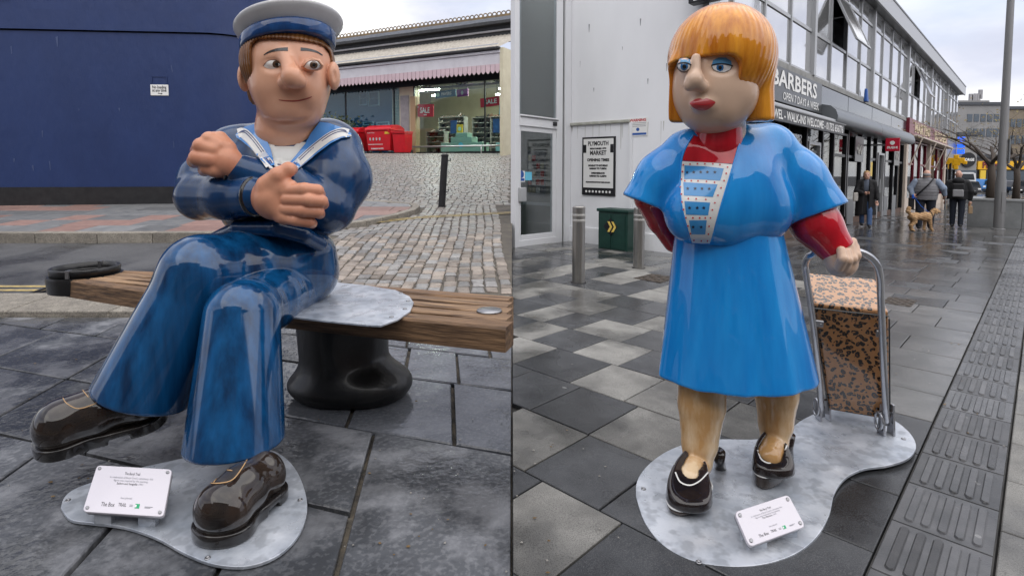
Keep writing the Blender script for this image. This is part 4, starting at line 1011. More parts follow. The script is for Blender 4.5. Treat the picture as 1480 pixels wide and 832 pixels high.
def street_signs():
    def proj_sign(name, lab, u, v0, v1, z0, z1, m, cat='sign', words=(), thick=.12):
        t = thing(name, lab, cat, w(u, v1, z0)); MB(w).box(u, u + thick, v0, v1, z0, z1).build('box', m, t, bevel=.01)
        MB(w).box(u + thick * .3, u + thick * .6, v1, VF - .05 if v1 < VF - .06 else VF, (z0 + z1) / 2 - .03, (z0 + z1) / 2 + .03).build('bracket', 'alu_dark', t)
        for body, y, sz, wd, mm in words:
            text('lettering', body, sz, lambda a, b, c=0.: w(u - .004 - c, (v0 + v1) / 2 - a, z0 + y + b), mm, t, wd, bold=.004)
        return t
    # BARBERS projecting box high on the corner: hangs out over the street
    a = onU(1003, 10, UE - .1); b = onU(1079, 10, UE - .1)
    t = thing('corner_sign', 'black projecting BARBERS sign at the corner above the end wall', 'sign', w(UE - .1, VF, a[1]))
    MB(w).box(UE - .32, UE - .12, b[0], a[0], a[1], a[1] + .9).build('box', 'sign_black', t, bevel=.01)
    MB(w).box(UE - .12, UE - .002, VF + .05, VF + .2, a[1] + .2, a[1] + .4).build('bracket', 'alu_dark', t)
    text('lettering', 'BARBER', .26, lambda x, y, c=0.: w(UE - .325 - c, (a[0] + b[0]) / 2 - x, a[1] + .12 + y), 'white_print', t, abs(a[0] - b[0]) * .82, bold=.012)
    t = proj_sign('hanging_sign', 'small square red hanging sign over the grey doorway', 19.6, 2.62, 3.02, 2.34, 2.78, 'sign_red', words=(('SUSHI', .12, .1, .3, 'white_print'),), thick=.08)
    MB(w).add([(19.595, 2.82 + .07 * math.cos(R(g)), 2.62 + .07 * math.sin(R(g))) for g in range(0, 360, 30)], [list(range(12))]).build('emblem', 'white_print', t)
    # two round 0 0 marks on the shop glass above the door heads
    for u in (17.9, 24.2):
        t = thing('window_number', 'pale double ring mark on dark panel, ' + ('beside the red hanging sign' if u > 20 else 'next to the barber shop window'), 'sign', w(u, VF - .06, 2.1))
        MB(w).box(u - .55, u + .55, VF - .09, VF - .055, 1.95, 2.75).build('panel', 'sign_grey', t)
        for s in (-.16, .16): MB(w).tube([(u + s + .1 * math.cos(R(g)), VF - .095, 2.33 + .14 * math.sin(R(g))) for g in range(0, 360, 30)], .022, 5, closed=True).build('ring', 'pale_band', t)
    # yellow cut-out sign and blue cross sign further along
    t = thing('yellow_sign', 'yellow cut out letter sign projecting past the butcher shop', 'sign', w(40.2, 3.0, 2.2))
    for k, (dv, dz, sz) in enumerate(((0, 0, .4), (.3, .1, .34), (-.3, .1, .34), (.0, .32, .26), (.0, -.32, .24), (.52, -.02, .22), (-.52, -.02, .22))):
        MB(w).box(40.2, 40.28, 2.98 + dv * .8 - sz / 2, 2.98 + dv * .8 + sz / 2, 2.45 + dz - sz / 2, 2.45 + dz + sz / 2).build('letter_block', 'sign_yellow', t, bevel=.04)
    MB(w).box(40.22, 40.26, 2.6, 3.5, 2.43, 2.5).build('bracket', 'alu_dark', t)
    t = thing('blue_sign', 'bright blue illuminated sign above the yellow cut out sign', 'sign', w(44.5, 3.2, 3.2))
    for k in range(3): MB(w).box(44.5, 44.6, 2.95, 3.35, 3.1 + k * .4, 3.42 + k * .4).build('panel', 'lamp_blue', t, bevel=.03)
    MB(w).box(44.53, 44.57, 3.35, 3.5, 3.6, 3.7).build('bracket', 'alu_dark', t)
    # blue alarm box on the upper wall
    u, z = onV(1256, 138, VF - .2); t = thing('alarm_box', 'small blue alarm box fixed under the upper windows', 'alarm box', w(u, VF - .1, z))
    MB(w).add([(u - .14, VF - .18, z - .2), (u + .14, VF - .18, z - .2), (u + .14, VF - .08, z - .2), (u - .14, VF - .08, z - .2), (u - .06, VF - .15, z + .22), (u + .06, VF - .15, z + .22), (u + .06, VF - .08, z + .22), (u - .06, VF - .08, z + .22)],
              [(0, 3, 2, 1), (4, 5, 6, 7), (0, 1, 5, 4), (1, 2, 6, 5), (2, 3, 7, 6), (3, 0, 4, 7)]).build('case', 'blue_print', t, bevel=.02)
    MB(w).box(u - .1, u + .1, VF - .083, VF - .078, z - .15, z + .15).build('backplate', 'white_print', t)
    t = thing('shop_lamp', 'warm glowing lamp inside the barber shop window', 'lamp', w(15.4, 4.1, 1.5))
    MB(w).lathe([(.0, -.1), (.07, -.06), (.09, 0), (.06, .08), (.02, .12)], (15.4, 4.1, 1.6), 12).build('bulb', 'warm_bulb', t, smooth=True)
    MB(w).tube([(15.4, 4.1, 1.72), (15.4, 4.1, 3.5)], .01, 5).build('cord', 'shop_black', t)
street_signs()

# ---- glazed entrance beside the end wall
def entrance():
    U0_ = 5.08; t = thing('glazed_entrance', 'white framed glass entrance door and tall window beside the white wall', 'entrance', w(5.9, VB, -.1))
    H = 5.6; zt0, zt1 = 2.36, 2.58
    def fr(a, b, z0, z1, d0=-.06, d1=.06, nm='frame', m='upvc'): return MB(w).box(a, b, VB + d0, VB + d1, z0, z1).build(nm, m, t, bevel=.008)
    fr(U0_, U0_ + .13, -.1, H); fr(6.62, UE - .005, -.1, H); fr(6.36, 6.56, -.1, H, -.04, .05); fr(6.56, 6.62, -.1, H, -.02, .04, 'frame_seal', 'alu_dark')
    fr(U0_ + .13, 6.36, zt0, zt1, -.07, .05, 'transom'); fr(U0_ + .13, 6.36, zt1 - .05, zt1 - .03, -.1, -.07, 'drip_trim', 'alu_dark')
    fr(U0_ + .13, 6.36, -.1, .12, -.05, .05, 'threshold')
    fr(U0_ + .13, U0_ + .2, .12, zt0, -.03, .04, 'door_stile'); fr(6.25, 6.36, .12, zt0, -.03, .04, 'door_stile'); fr(U0_ + .2, 6.25, .12, .22, -.03, .04, 'door_rail'); fr(U0_ + .2, 6.25, zt0 - .1, zt0, -.03, .04, 'door_rail')
    MB(w).box(U0_ + .2, 6.25, VB - .008, VB + .008, .22, zt0 - .1).build('door_glass', glass('door_glass', (.8, .84, .85), .3), t)
    MB(w).box(U0_ + .13, 6.36, VB - .008, VB + .008, zt1, H).build('upper_glass', glass('door_glass'), t)
    MB(w).box(6.2, 6.3, VB - .1, VB - .05, 2.42, 2.5).build('sensor', 'shop_black', t)
    u, z = onV(750, 281, VB); MB(w).box(u - .08, u + .1, VB - .12, VB - .035, z - .14, z + .14).build('door_handle', 'alu', t, bevel=.02)
    # stickers on the glass
    u0, z0 = onV(748.5, 263, VB - .02); u1, z1 = onV(759, 247, VB - .02); MB(w).box(u0, u1, VB - .014, VB - .009, z0, z1).build('sticker', 'white_print', t)
    cu, cz = (u0 + u1) / 2, (z0 + z1) / 2 + .04; r = (u1 - u0) * .36
    MB(w).add([(cu + r * math.cos(R(g)), VB - .016, cz + r * math.sin(R(g))) for g in range(0, 360, 24)], [list(range(15))]).build('sticker_disc', 'blue_print', t)
    MB(w).box(u0 + .02, u1 - .02, VB - .018, VB - .0145, z0 + .02, z0 + .07).build('sticker_bar', 'blue_print', t)
    u2, _ = onV(769, 260, VB - .02); MB(w).box(u1 + .01, u2, VB - .014, VB - .009, z0 + .03, z1 - .02).build('sticker', 'cyan_print', t)
    # room behind: side wall along the seam, ceiling, floor, notice board
    a = w(U0_, VB + .06, 0); b = w(UE, 8.0, 0)
    MB().add([(.02, a[1], -.3), (.10, a[1], -.3), (.10, b[1], -.3), (.02, b[1], -.3), (.02, a[1], H), (.10, a[1], H), (.10, b[1], H), (.02, b[1], H)], [(0, 3, 2, 1), (4, 5, 6, 7), (0, 1, 5, 4), (1, 2, 6, 5), (2, 3, 7, 6), (3, 0, 4, 7)]).build('side_wall', 'white_render', t)
    c = w(UE, VB + .06, 0)
    for nm, z, m in (('lobby_floor', -.13, 'shop_floor'), ('lobby_roof', H, glass('door_glass'))): MB().add([(.1, a[1], z), (c[0], c[1], z), (b[0], b[1], z), (.1, b[1], z)], [(0, 1, 2, 3)]).build(nm, m, t)  # unseen roof made of glass so daylight fills the lobby
    MB(w).box(UE - .03, UE - .005, VB + .08, 7.9, -.1, H - .1).build('lobby_wall', 'beige_interior', t)
    MB(w).box(UE - .06, UE - .03, VB + .3, 7.6, 2.7, 2.85).build('lobby_rail', 'beige_interior', t)
    MB(w).box(UE - .05, UE - .03, VB + .62, VB + 1.18, .92, 1.95).build('notice_board', 'notice_board', t, bevel=.01)
    rnd = random.Random(12)
    for i in range(4):
        for j in range(5): MB(w).box(UE - .06, UE - .05, VB + .66 + i * .125, VB + .76 + i * .125, 1.0 + j * .18, 1.13 + j * .18).build('notice', rnd.choice(('white_print', 'cream_wall', 'red_print', 'grey_print')), t)
    MB(w).box(UE - .08, UE - .03, VB + .12, 7.8, .72, .78).build('dado_rail', 'upvc', t)
entrance()

# ---- things on and before the end wall
def wall_items():
    tf = end_tf(UE)
    def rect(px0, py0, px1, py1, off=0.):
        a = onU(px0, py0, UE - off); b = onU(px1, py1, UE - off); return -a[0], -b[0], b[1], a[1]        # x0 x1 z0 z1 in the frame
    x0, x1, z0, z1 = rect(843, 199, 889.5, 283.5); cx = (x0 + x1) / 2; W_ = x1 - x0; H_ = z1 - z0
    t = thing('opening_times_board', 'black and white PLYMOUTH MARKET opening times board on the white wall', 'sign', tf(cx, z0))
    MB(tf).box(x0, x1, z0, z1, .002, .035).build('board', 'sign_black', t, bevel=.004)
    m = .045 * W_
    MB(tf).box(x0 + m, x1 - m, z0 + H_ * .13, z1 - m, .035, .038).build('panel', 'white_print', t)
    for s in (x0 + m, x1 - m - .09 * W_): MB(tf).box(s, s + .09 * W_, z1 - H_ * .27, z1 - H_ * .13, .038, .040).build('corner_block', 'sign_black', t)
    T = lambda s, fz, sz, wd: text('lettering', s, sz * H_, lambda a, b, c=0.: tf(cx + a, z0 + fz * H_ + b, .041 + c), 'black_print', t, wd * W_, bold=.004)
    T('PLYMOUTH', .885, .1, .62); T('ESTABLISHED 1959', .80, .03, .5); T('MARKET', .725, .1, .5); T('OPENING TIMES', .605, .065, .68)
    T('MONDAY TO SATURDAY', .51, .038, .6); T('8.00AM TO 5.30PM', .46, .038, .52); T('WEDNESDAYS', .38, .038, .42); T('8.00AM TO 4.30PM', .33, .038, .52); T('PLYMOUTHCITYMARKET.CO.UK', .225, .026, .75)
    for k in range(8):
        xx = x0 + W_ * (.14 + k * .103); MB(tf).add([(xx + .032 * W_ * math.cos(R(g)), z0 + .065 * H_ + .022 * H_ * math.sin(R(g)), .0365) for g in range(0, 360, 45)], [list(range(8))]).build('icon', 'white_print', t)
    x0, x1, z0, z1 = rect(909, 171.5, 936, 196); cx = (x0 + x1) / 2; W_ = x1 - x0; H_ = z1 - z0
    t = thing('warning_notice', 'small white WARNING notice with red heading on the white wall', 'sign', tf(cx, z0))
    MB(tf).box(x0, x1, z0, z1, .002, .012).build('plate', 'white_print', t)
    text('lettering', 'WARNING', .2 * H_, lambda a, b, c=0.: tf(cx + a, z1 - .13 * H_ + b, .013), 'red_print', t, .86 * W_, bold=.003)
    for k in range(3): MB(tf).box(x0 + .08 * W_, x1 - .08 * W_, z1 - (.3 + k * .09) * H_, z1 - (.275 + k * .09) * H_, .012, .0135).build('print_line', 'grey_print', t)
    MB(tf).add([(cx + .09 * W_ * math.cos(R(g)), z0 + .36 * H_ + .1 * H_ * math.sin(R(g)), .0135) for g in range(0, 360, 40)], [list(range(9))]).build('pictogram', 'blue_print', t)
    MB(tf).box(x0 + .05 * W_, x1 - .05 * W_, z0 + .05 * H_, z0 + .17 * H_, .012, .0135).build('print_bar', 'blue_print', t)
    # green cabinet
    u, v = GR(884, 361); hw = .33; t = thing('utility_cabinet', 'dark green steel utility cabinet with yellow chevrons by the white wall', 'cabinet', w(6.3, v, 0))
    ua, ub = 6.28, 6.72; Hc = .72
    MB(w).box(ua, ub, v - hw, v + hw, -.14, Hc).build('body', 'green_box', t, bevel=.012)
    MB(w).box(ua - .03, ub, v - hw - .03, v + hw + .03, Hc, Hc + .06).build('lid', 'green_box', t, bevel=.015)
    MB(w).box(ua - .02, ub, v - hw - .02, v + hw + .02, -.14, -.05).build('base', 'green_box', t, bevel=.01)
    for s in (-1, 1): MB(w).box(ua - .014, ua - .001, v + s * .16 - .12, v + s * .16 + .12, .02, Hc - .04).build('door_panel', 'green_box', t, bevel=.005)
    cz = .44; cy = v + .04
    for k in range(2):
        o = k * .09
        MB(w).add([(ua - .017, cy + .07 - o + dy, cz + dz) for dy, dz in ((.0, .1), (-.05, .1), (-.11, 0), (-.05, -.1), (0, -.1), (-.06, 0))], [(0, 1, 2, 5), (5, 2, 3, 4)]).build('chevron', 'chevron_yellow', t)
    MB(w).add([(ua - .0155, cy + .16, cz + .0), (ua - .0155, cy, cz + .17), (ua - .0155, cy - .17, cz), (ua - .0155, cy, cz - .17)], [(0, 1, 2, 3)]).build('diamond', 'sign_black', t)
    # bollards
    for px, py, top, lab in ((836, 408, 298, 'brushed steel bollard with pale band, in front of the entrance'), (923, 387, 300, 'brushed steel bollard half hidden behind the figure in the blue dress')):
        u, v = GR(px, py); x, y, z = w(u, v, 0); zt = P(px, top, y)[2]; r = .085
        t = thing('steel_bollard', lab, 'bollard', (x, y, z), group='steel bollards')
        MB().lathe([(r, -.05), (r, zt - z - .012), (r - .012, zt - z)], (x, y, z), 24).build('shaft', 'steel_brushed', t, auto=40)
        MB().lathe([(r + .001, 0), (r + .0015, .001), (r + .0015, .03), (r + .001, .031)], (x, y, zt - .20), 24).build('band', 'pale_band', t, smooth=True)
        MB().lathe([(r + .001, 0), (r + .0015, .001), (r + .0015, .03), (r + .001, .031)], (x, y, zt - .13), 24).build('band', 'pale_band', t, smooth=True)
        MB().lathe([(r + .02, 0), (r + .02, .006), (r, .01)], (x, y, z - .002), 24).build('collar', 'iron', t, smooth=True)
mat('chevron_yellow', (.75, .55, .12), .5)
wall_items()
# ================================================================ sculpting: smooth-blended solids, meshed by surface nets
def A3(p): return np.array(p, np.float32)
def S3(px, py, Y): return A3(P(px, py, Y))
def pm(Y): return Y / F                              # metres per photo pixel at depth Y
def ball(c, r):
    c = A3(c); return lambda p: np.linalg.norm(p - c, axis=1) - r
def ell(c, r, M=None):
    c = A3(c); r = A3(r); M = None if M is None else A3(M)
    def f(p):
        q = p - c
        if M is not None: q = q @ M
        k0 = np.linalg.norm(q / r, axis=1); k1 = np.linalg.norm(q / (r * r), axis=1); return k0 * (k0 - 1) / np.maximum(k1, 1e-6)
    return f
def cone(a, b, ra, rb):
    a, b = A3(a), A3(b); ab = b - a; L2 = float(ab @ ab)
    def f(p):
        t = np.clip(((p - a) @ ab) / L2, 0, 1); return np.linalg.norm(p - a - t[:, None] * ab, axis=1) - (ra + (rb - ra) * t)
    return f
def rbox(c, half, rad, M=None):
    c = A3(c); half = A3(half) - rad; M = None if M is None else A3(M)
    def f(p):
        q = p - c
        if M is not None: q = q @ M
        q = np.abs(q) - half; return np.linalg.norm(np.maximum(q, 0), axis=1) + np.minimum(q.max(1), 0) - rad
    return f
def half(c, n):                                      # solid on the side n points away from
    c, n = A3(c), A3(n); n = n / np.linalg.norm(n); return lambda p: (p - c) @ n
def chain(pts, k):                                   # pts: (point, radius)
    s = SDF()
    for i in range(len(pts) - 1): s.add(cone(pts[i][0], pts[i + 1][0], pts[i][1], pts[i + 1][1]), k)
    return s
class SDF:
    def __init__(s, f=None): s.ops = [('u', f, 0.)] if f else []
    def add(s, f, k=0.): s.ops.append(('u', f, k)); return s
    def sub(s, f, k=0.): s.ops.append(('s', f, k)); return s
    def cut(s, f, k=0.): s.ops.append(('i', f, k)); return s
    def off(s, r): s.ops.append(('o', None, r)); return s
    def __call__(s, p):
        d = None
        for o, f, k in s.ops:
            if o == 'o': d = d - k; continue
            e = f(p)
            if d is None: d = e; continue
            if o == 'u': d = smin(d, e, k)
            elif o == 's': d = -smin(-d, e, k)
            else: d = -smin(-d, -e, k)
        return d
def smin(a, b, k):
    if k <= 0: return np.minimum(a, b)
    h = np.clip(.5 + .5 * (b - a) / k, 0, 1); return b + (a - b) * h - k * h * (1 - h)
def warp(f, g): return lambda p: f(g(p))
def evalc(f, p, ch=200000):
    return np.concatenate([f(p[i:i + ch]) for i in range(0, len(p), ch)]) if len(p) else np.zeros(0, np.float32)
def grad(f, p, e=.0015):
    g = np.stack([f(p + A3(v) * e) - f(p - A3(v) * e) for v in ((1, 0, 0), (0, 1, 0), (0, 0, 1))], 1); return g / np.maximum(np.linalg.norm(g, axis=1, keepdims=True), 1e-9)
def polygonise(f, lo, hi, h):
    lo = A3(lo); hi = A3(hi); Bk = 8; nb = np.ceil((hi - lo) / (h * Bk)).astype(int) + 1; n = nb * Bk
    bi = np.stack(np.meshgrid(*[np.arange(k) for k in nb], indexing='ij'), -1).reshape(-1, 3)
    cen = lo + (bi * Bk + Bk / 2 - .5) * h; dc = evalc(f, cen.astype(np.float32))
    act = np.abs(dc) < Bk * h * .87 * 1.9 + .004
    D = np.repeat(np.repeat(np.repeat(np.where(dc < 0, -1., 1.).astype(np.float32).reshape(nb), Bk, 0), Bk, 1), Bk, 2)
    o8 = np.stack(np.meshgrid(*[np.arange(Bk)] * 3, indexing='ij'), -1).reshape(-1, 3)
    for s in range(0, act.sum(), 400):
        b = bi[act][s:s + 400]; ix = (b[:, None] * Bk + o8[None]).reshape(-1, 3); d = f((lo + ix * h).astype(np.float32)); D[ix[:, 0], ix[:, 1], ix[:, 2]] = d
    S = D < 0
    c = S[:-1, :-1, :-1].astype(np.int8)
    offs = [(i, j, k) for i in (0, 1) for j in (0, 1) for k in (0, 1)]; m = [q - 1 for q in D.shape]
    cnt = sum(S[i:m[0] + i, j:m[1] + j, k:m[2] + k].astype(np.int8) for i, j, k in offs)
    cells = np.argwhere((cnt > 0) & (cnt < 8)); idx = -np.ones(m, np.int64); idx[tuple(cells.T)] = np.arange(len(cells))
    acc = np.zeros((len(cells), 3)); num = np.zeros(len(cells))
    for a in offs:
        for ax in range(3):
            if a[ax]: continue
            b = list(a); b[ax] = 1; va = D[tuple((cells + a).T)]; vb = D[tuple((cells + b).T)]; x = (va < 0) != (vb < 0)
            t = np.where(x, va / np.where(x, va - vb, 1), 0); p = np.array(a) + np.zeros((len(cells), 3)); p[:, ax] += t; acc += p * x[:, None]; num += x
    V = lo + (cells + acc / num[:, None]) * h; Fs = []
    for ax in range(3):
        u, v_ = [(1, 2), (2, 0), (0, 1)][ax]; s0 = [slice(None)] * 3; s1 = [slice(None)] * 3; s0[ax] = slice(0, -1); s1[ax] = slice(1, None)
        e = np.argwhere(S[tuple(s0)] != S[tuple(s1)]); e = e[(e[:, u] > 0) & (e[:, v_] > 0) & (e[:, u] < m[u]) & (e[:, v_] < m[v_])]
        du = np.zeros(3, int); du[u] = 1; dv = np.zeros(3, int); dv[v_] = 1
        q = np.stack([idx[tuple((e - du - dv).T)], idx[tuple((e - dv).T)], idx[tuple(e.T)], idx[tuple((e - du).T)]], 1)
        fl = ~S[tuple(e.T)]; q[fl] = q[fl][:, ::-1]; Fs.append(q[(q >= 0).all(1)])
    Fs = np.concatenate(Fs)
    for _ in range(2):
        p = V.astype(np.float32); d = evalc(f, p); g = np.concatenate([grad(f, p[i:i + 100000]) for i in range(0, len(p), 100000)]); V = V - g * np.clip(d, -h, h)[:, None] * .8
    return V, Fs
def sculpt(name, f, lo, hi, h, m, parent=None, world=True):
    V, Fs = polygonise(f, lo, hi, h); me = bpy.data.meshes.new(name)
    if parent is not None and world: q = wloc(parent); V = V - np.array((q.x, q.y, q.z))
    me.vertices.add(len(V)); me.vertices.foreach_set('co', V.astype(np.float32).ravel()); n = len(Fs)
    me.loops.add(n * 4); me.loops.foreach_set('vertex_index', Fs.ravel().astype(np.int32)); me.polygons.add(n)
    me.polygons.foreach_set('loop_start', np.arange(0, n * 4, 4, dtype=np.int32)); me.polygons.foreach_set('loop_total', np.full(n, 4, np.int32))
    me.update(calc_edges=True); me.validate(); me.polygons.foreach_set('use_smooth', [True] * len(me.polygons))
    me.materials.append(MATS[m] if isinstance(m, str) else m)
    o = bpy.data.objects.new(name, me); return link(o, parent)
def march(f, pts, y0=1.4, steps=70, ymax=6.):
    """hit points of photo rays on the solid f"""
    d = A3([ray(x, y) for x, y in pts]); d = d / np.linalg.norm(d, axis=1, keepdims=True); o = A3((0, 0, CH)); t = (y0 / d[:, 1]).astype(np.float32)
    for _ in range(steps): t = t + np.clip(f(o + d * t[:, None]), -.05, .25) * .75
    t = np.minimum(t, ymax / d[:, 1]); return o + d * t[:, None]
def surf(f, pts, lift=0., y0=1.4):
    p = march(f, pts, y0); return p + grad(f, p) * lift
def decal(name, f, poly, m, parent, lift=.0015, res=4., y0=1.4, bres=None):
    """a painted patch lying on the solid f, outline given in photo pixels"""
    b = []; bres = bres or res; n = len(poly)
    for i in range(n):
        a, c = poly[i], poly[(i + 1) % n]; k = max(1, int(math.hypot(c[0] - a[0], c[1] - a[1]) / bres)); b += [(a[0] + (c[0] - a[0]) * j / k, a[1] + (c[1] - a[1]) * j / k) for j in range(k)]
    xs = [p[0] for p in b]; ys = [p[1] for p in b]; pts = list(b); nb = len(b)
    def inside(x, y):
        c = False; j = nb - 1
        for i in range(nb):
            if (b[i][1] > y) != (b[j][1] > y) and x < (b[j][0] - b[i][0]) * (y - b[i][1]) / (b[j][1] - b[i][1]) + b[i][0]: c = not c
            j = i
        return c
    gx = min(xs) + res * .5
    while gx < max(xs):
        gy = min(ys) + res * .5
        while gy < max(ys):
            if inside(gx, gy) and min((gx - p[0]) ** 2 + (gy - p[1]) ** 2 for p in b) > (res * .45) ** 2: pts.append((gx, gy))
            gy += res
        gx += res
    r = delaunay_2d_cdt([Vector(p) for p in pts], [], [list(range(nb))], 1, 1e-6)
    v = surf(f, [tuple(p) for p in r[0]], lift, y0); fs = [list(q) for q in r[2]]
    fs2 = []
    for q in fs:
        a, c, e = (Vector(v[i]) for i in q[:3]); nn = (c - a).cross(e - a); fs2.append(q if nn.dot(a - Vector((0, 0, CH))) < 0 else q[::-1])
    return mesh(name, v.tolist(), fs2, m, parent, smooth=True)
def smooth_line(pts, n=8):                            # Catmull-Rom
    if len(pts) < 3: return [tuple(pts[0][k] + (pts[1][k] - pts[0][k]) * i / n for k in range(len(pts[0]))) for i in range(n + 1)]
    q = [pts[0]] + list(pts) + [pts[-1]]; out = []
    for i in range(1, len(q) - 2):
        for j in range(n):
            t = j / n; out.append(tuple(.5 * (2 * q[i][k] + (q[i + 1][k] - q[i - 1][k]) * t + (2 * q[i - 1][k] - 5 * q[i][k] + 4 * q[i + 1][k] - q[i + 2][k]) * t * t + (3 * q[i][k] - q[i - 1][k] - 3 * q[i + 1][k] + q[i + 2][k]) * t ** 3) for k in range(len(q[i]))))
    return out + [tuple(pts[-1])]
def stroke(name, f, pts, wd, m, parent, lift=.0015, y0=1.4, res=3.):
    """a brush line of given width (photo px, may taper) on the solid"""
    p = smooth_line(pts, 6); n = len(p); L, Rr = [], []
    for i in range(n):
        a, b = p[max(i - 1, 0)], p[min(i + 1, n - 1)]; dx, dy = b[0] - a[0], b[1] - a[1]; l = math.hypot(dx, dy) or 1; q = wd(i / (n - 1)) if callable(wd) else wd; q = max(q, .3) / 2
        L.append((p[i][0] - dy / l * q, p[i][1] + dx / l * q)); Rr.append((p[i][0] + dy / l * q, p[i][1] - dx / l * q))
    v = surf(f, L + Rr, lift, y0).tolist(); return mesh(name, v, [(i, n + i, n + i + 1, i + 1) for i in range(n - 1)], m, parent, smooth=True)
def piping(name, f, pts, rpx, m, parent, lift=0., y0=1.4, n=6, closed=False):
    """a thin raised bead on the solid"""
    p = smooth_line(pts, 5) if not closed else smooth_line(list(pts) + [pts[0]], 5)[:-1]; v = surf(f, p, lift, y0); r = rpx * float(v[:, 1].mean()) / F
    return MB().tube([tuple(q) for q in v], r, n, closed=closed).build(name, m, parent, smooth=True)
def oval(cx, cy, rx, ry, n=24, rot=0.):
    return [(cx + rx * math.cos(2 * math.pi * i / n) * math.cos(rot) - ry * math.sin(2 * math.pi * i / n) * math.sin(rot), cy + rx * math.cos(2 * math.pi * i / n) * math.sin(rot) + ry * math.sin(2 * math.pi * i / n) * math.cos(rot)) for i in range(n)]
# ================================================================ THE SAILOR FIGURE
def paint(name, c, c2, rough=.16, nscale=5., stretch=(1, 1, .22), ramp=(.38, .62), bump=.04, bscale=8., detail=6., coat=1., coatr=.03):
    return mat(name, c, rough, c2=c2, nscale=nscale, stretch=stretch, ramp=ramp, coat=coat, bump=bump, bscale=bscale, bdist=.02, detail=detail, coatr=coatr, spec=.12)
paint('trouser_blue', (.002, .022, .07), (.007, .095, .26), nscale=13., stretch=(1., 1., .05), ramp=(.3, .7), coatr=.07)
paint('tunic_navy', (.003, .018, .06), (.006, .06, .18), nscale=7, stretch=(1, 1, .12), ramp=(.3, .75), coat=.75, coatr=.2)
paint('collar_blue', (.055, .21, .55), (.09, .30, .68), nscale=6, ramp=(.3, .7))
paint('skin_pink', (.66, .33, .21), (.76, .44, .30), rough=.26, nscale=3.2, stretch=(1, 1, .8), ramp=(.3, .7), coat=.45, coatr=.12)
paint('skin_hand', (.56, .235, .145), (.67, .33, .21), rough=.3, nscale=6, stretch=(1, 1, 1), ramp=(.3, .7), coat=.3, coatr=.15)
paint('hair_brown', (.10, .035, .010), (.26, .11, .03), rough=.3, nscale=16, stretch=(1.6, 1.6, .12), ramp=(.3, .7), coat=.5)
paint('cap_white', (.42, .42, .43), (.54, .54, .55), rough=.3, nscale=4, stretch=(1, 1, 1), ramp=(.3, .7), coat=.35, coatr=.15)
paint('cap_blue', (.005, .035, .13), (.012, .075, .24), nscale=9, stretch=(1, 1, .4))
paint('vest_white', (.66, .66, .63), (.74, .74, .71), rough=.3, nscale=5, coat=.5)
paint('shoe_brown_paint', (.012, .009, .008), (.045, .03, .022), rough=.14, nscale=6, stretch=(1, 1, 1), ramp=(.35, .7))
paint('sole_black', (.010, .009, .009), (.022, .018, .016), rough=.25, nscale=8)
mat('stripe_white', (.72, .72, .70), .3, coat=.6); mat('stripe_navy', (.01, .03, .14), .3, coat=.6); mat('brow_black', (.012, .011, .014), .35, coat=.5)
mat('eye_white', (.86, .83, .79), .2, coat=.8); mat('iris_brown', (.10, .05, .025), .2, coat=1.); mat('pupil', (.01, .008, .008), .15, coat=1.); mat('lip_red', (.33, .055, .04), .35, coat=.4)
mat('lid_shade', (.22, .10, .07), .4, coat=.3); mat('lace_tan', (.40, .25, .12), .5)
def SR(px, py, Y, r): return (S3(px, py, Y), r * pm(Y))
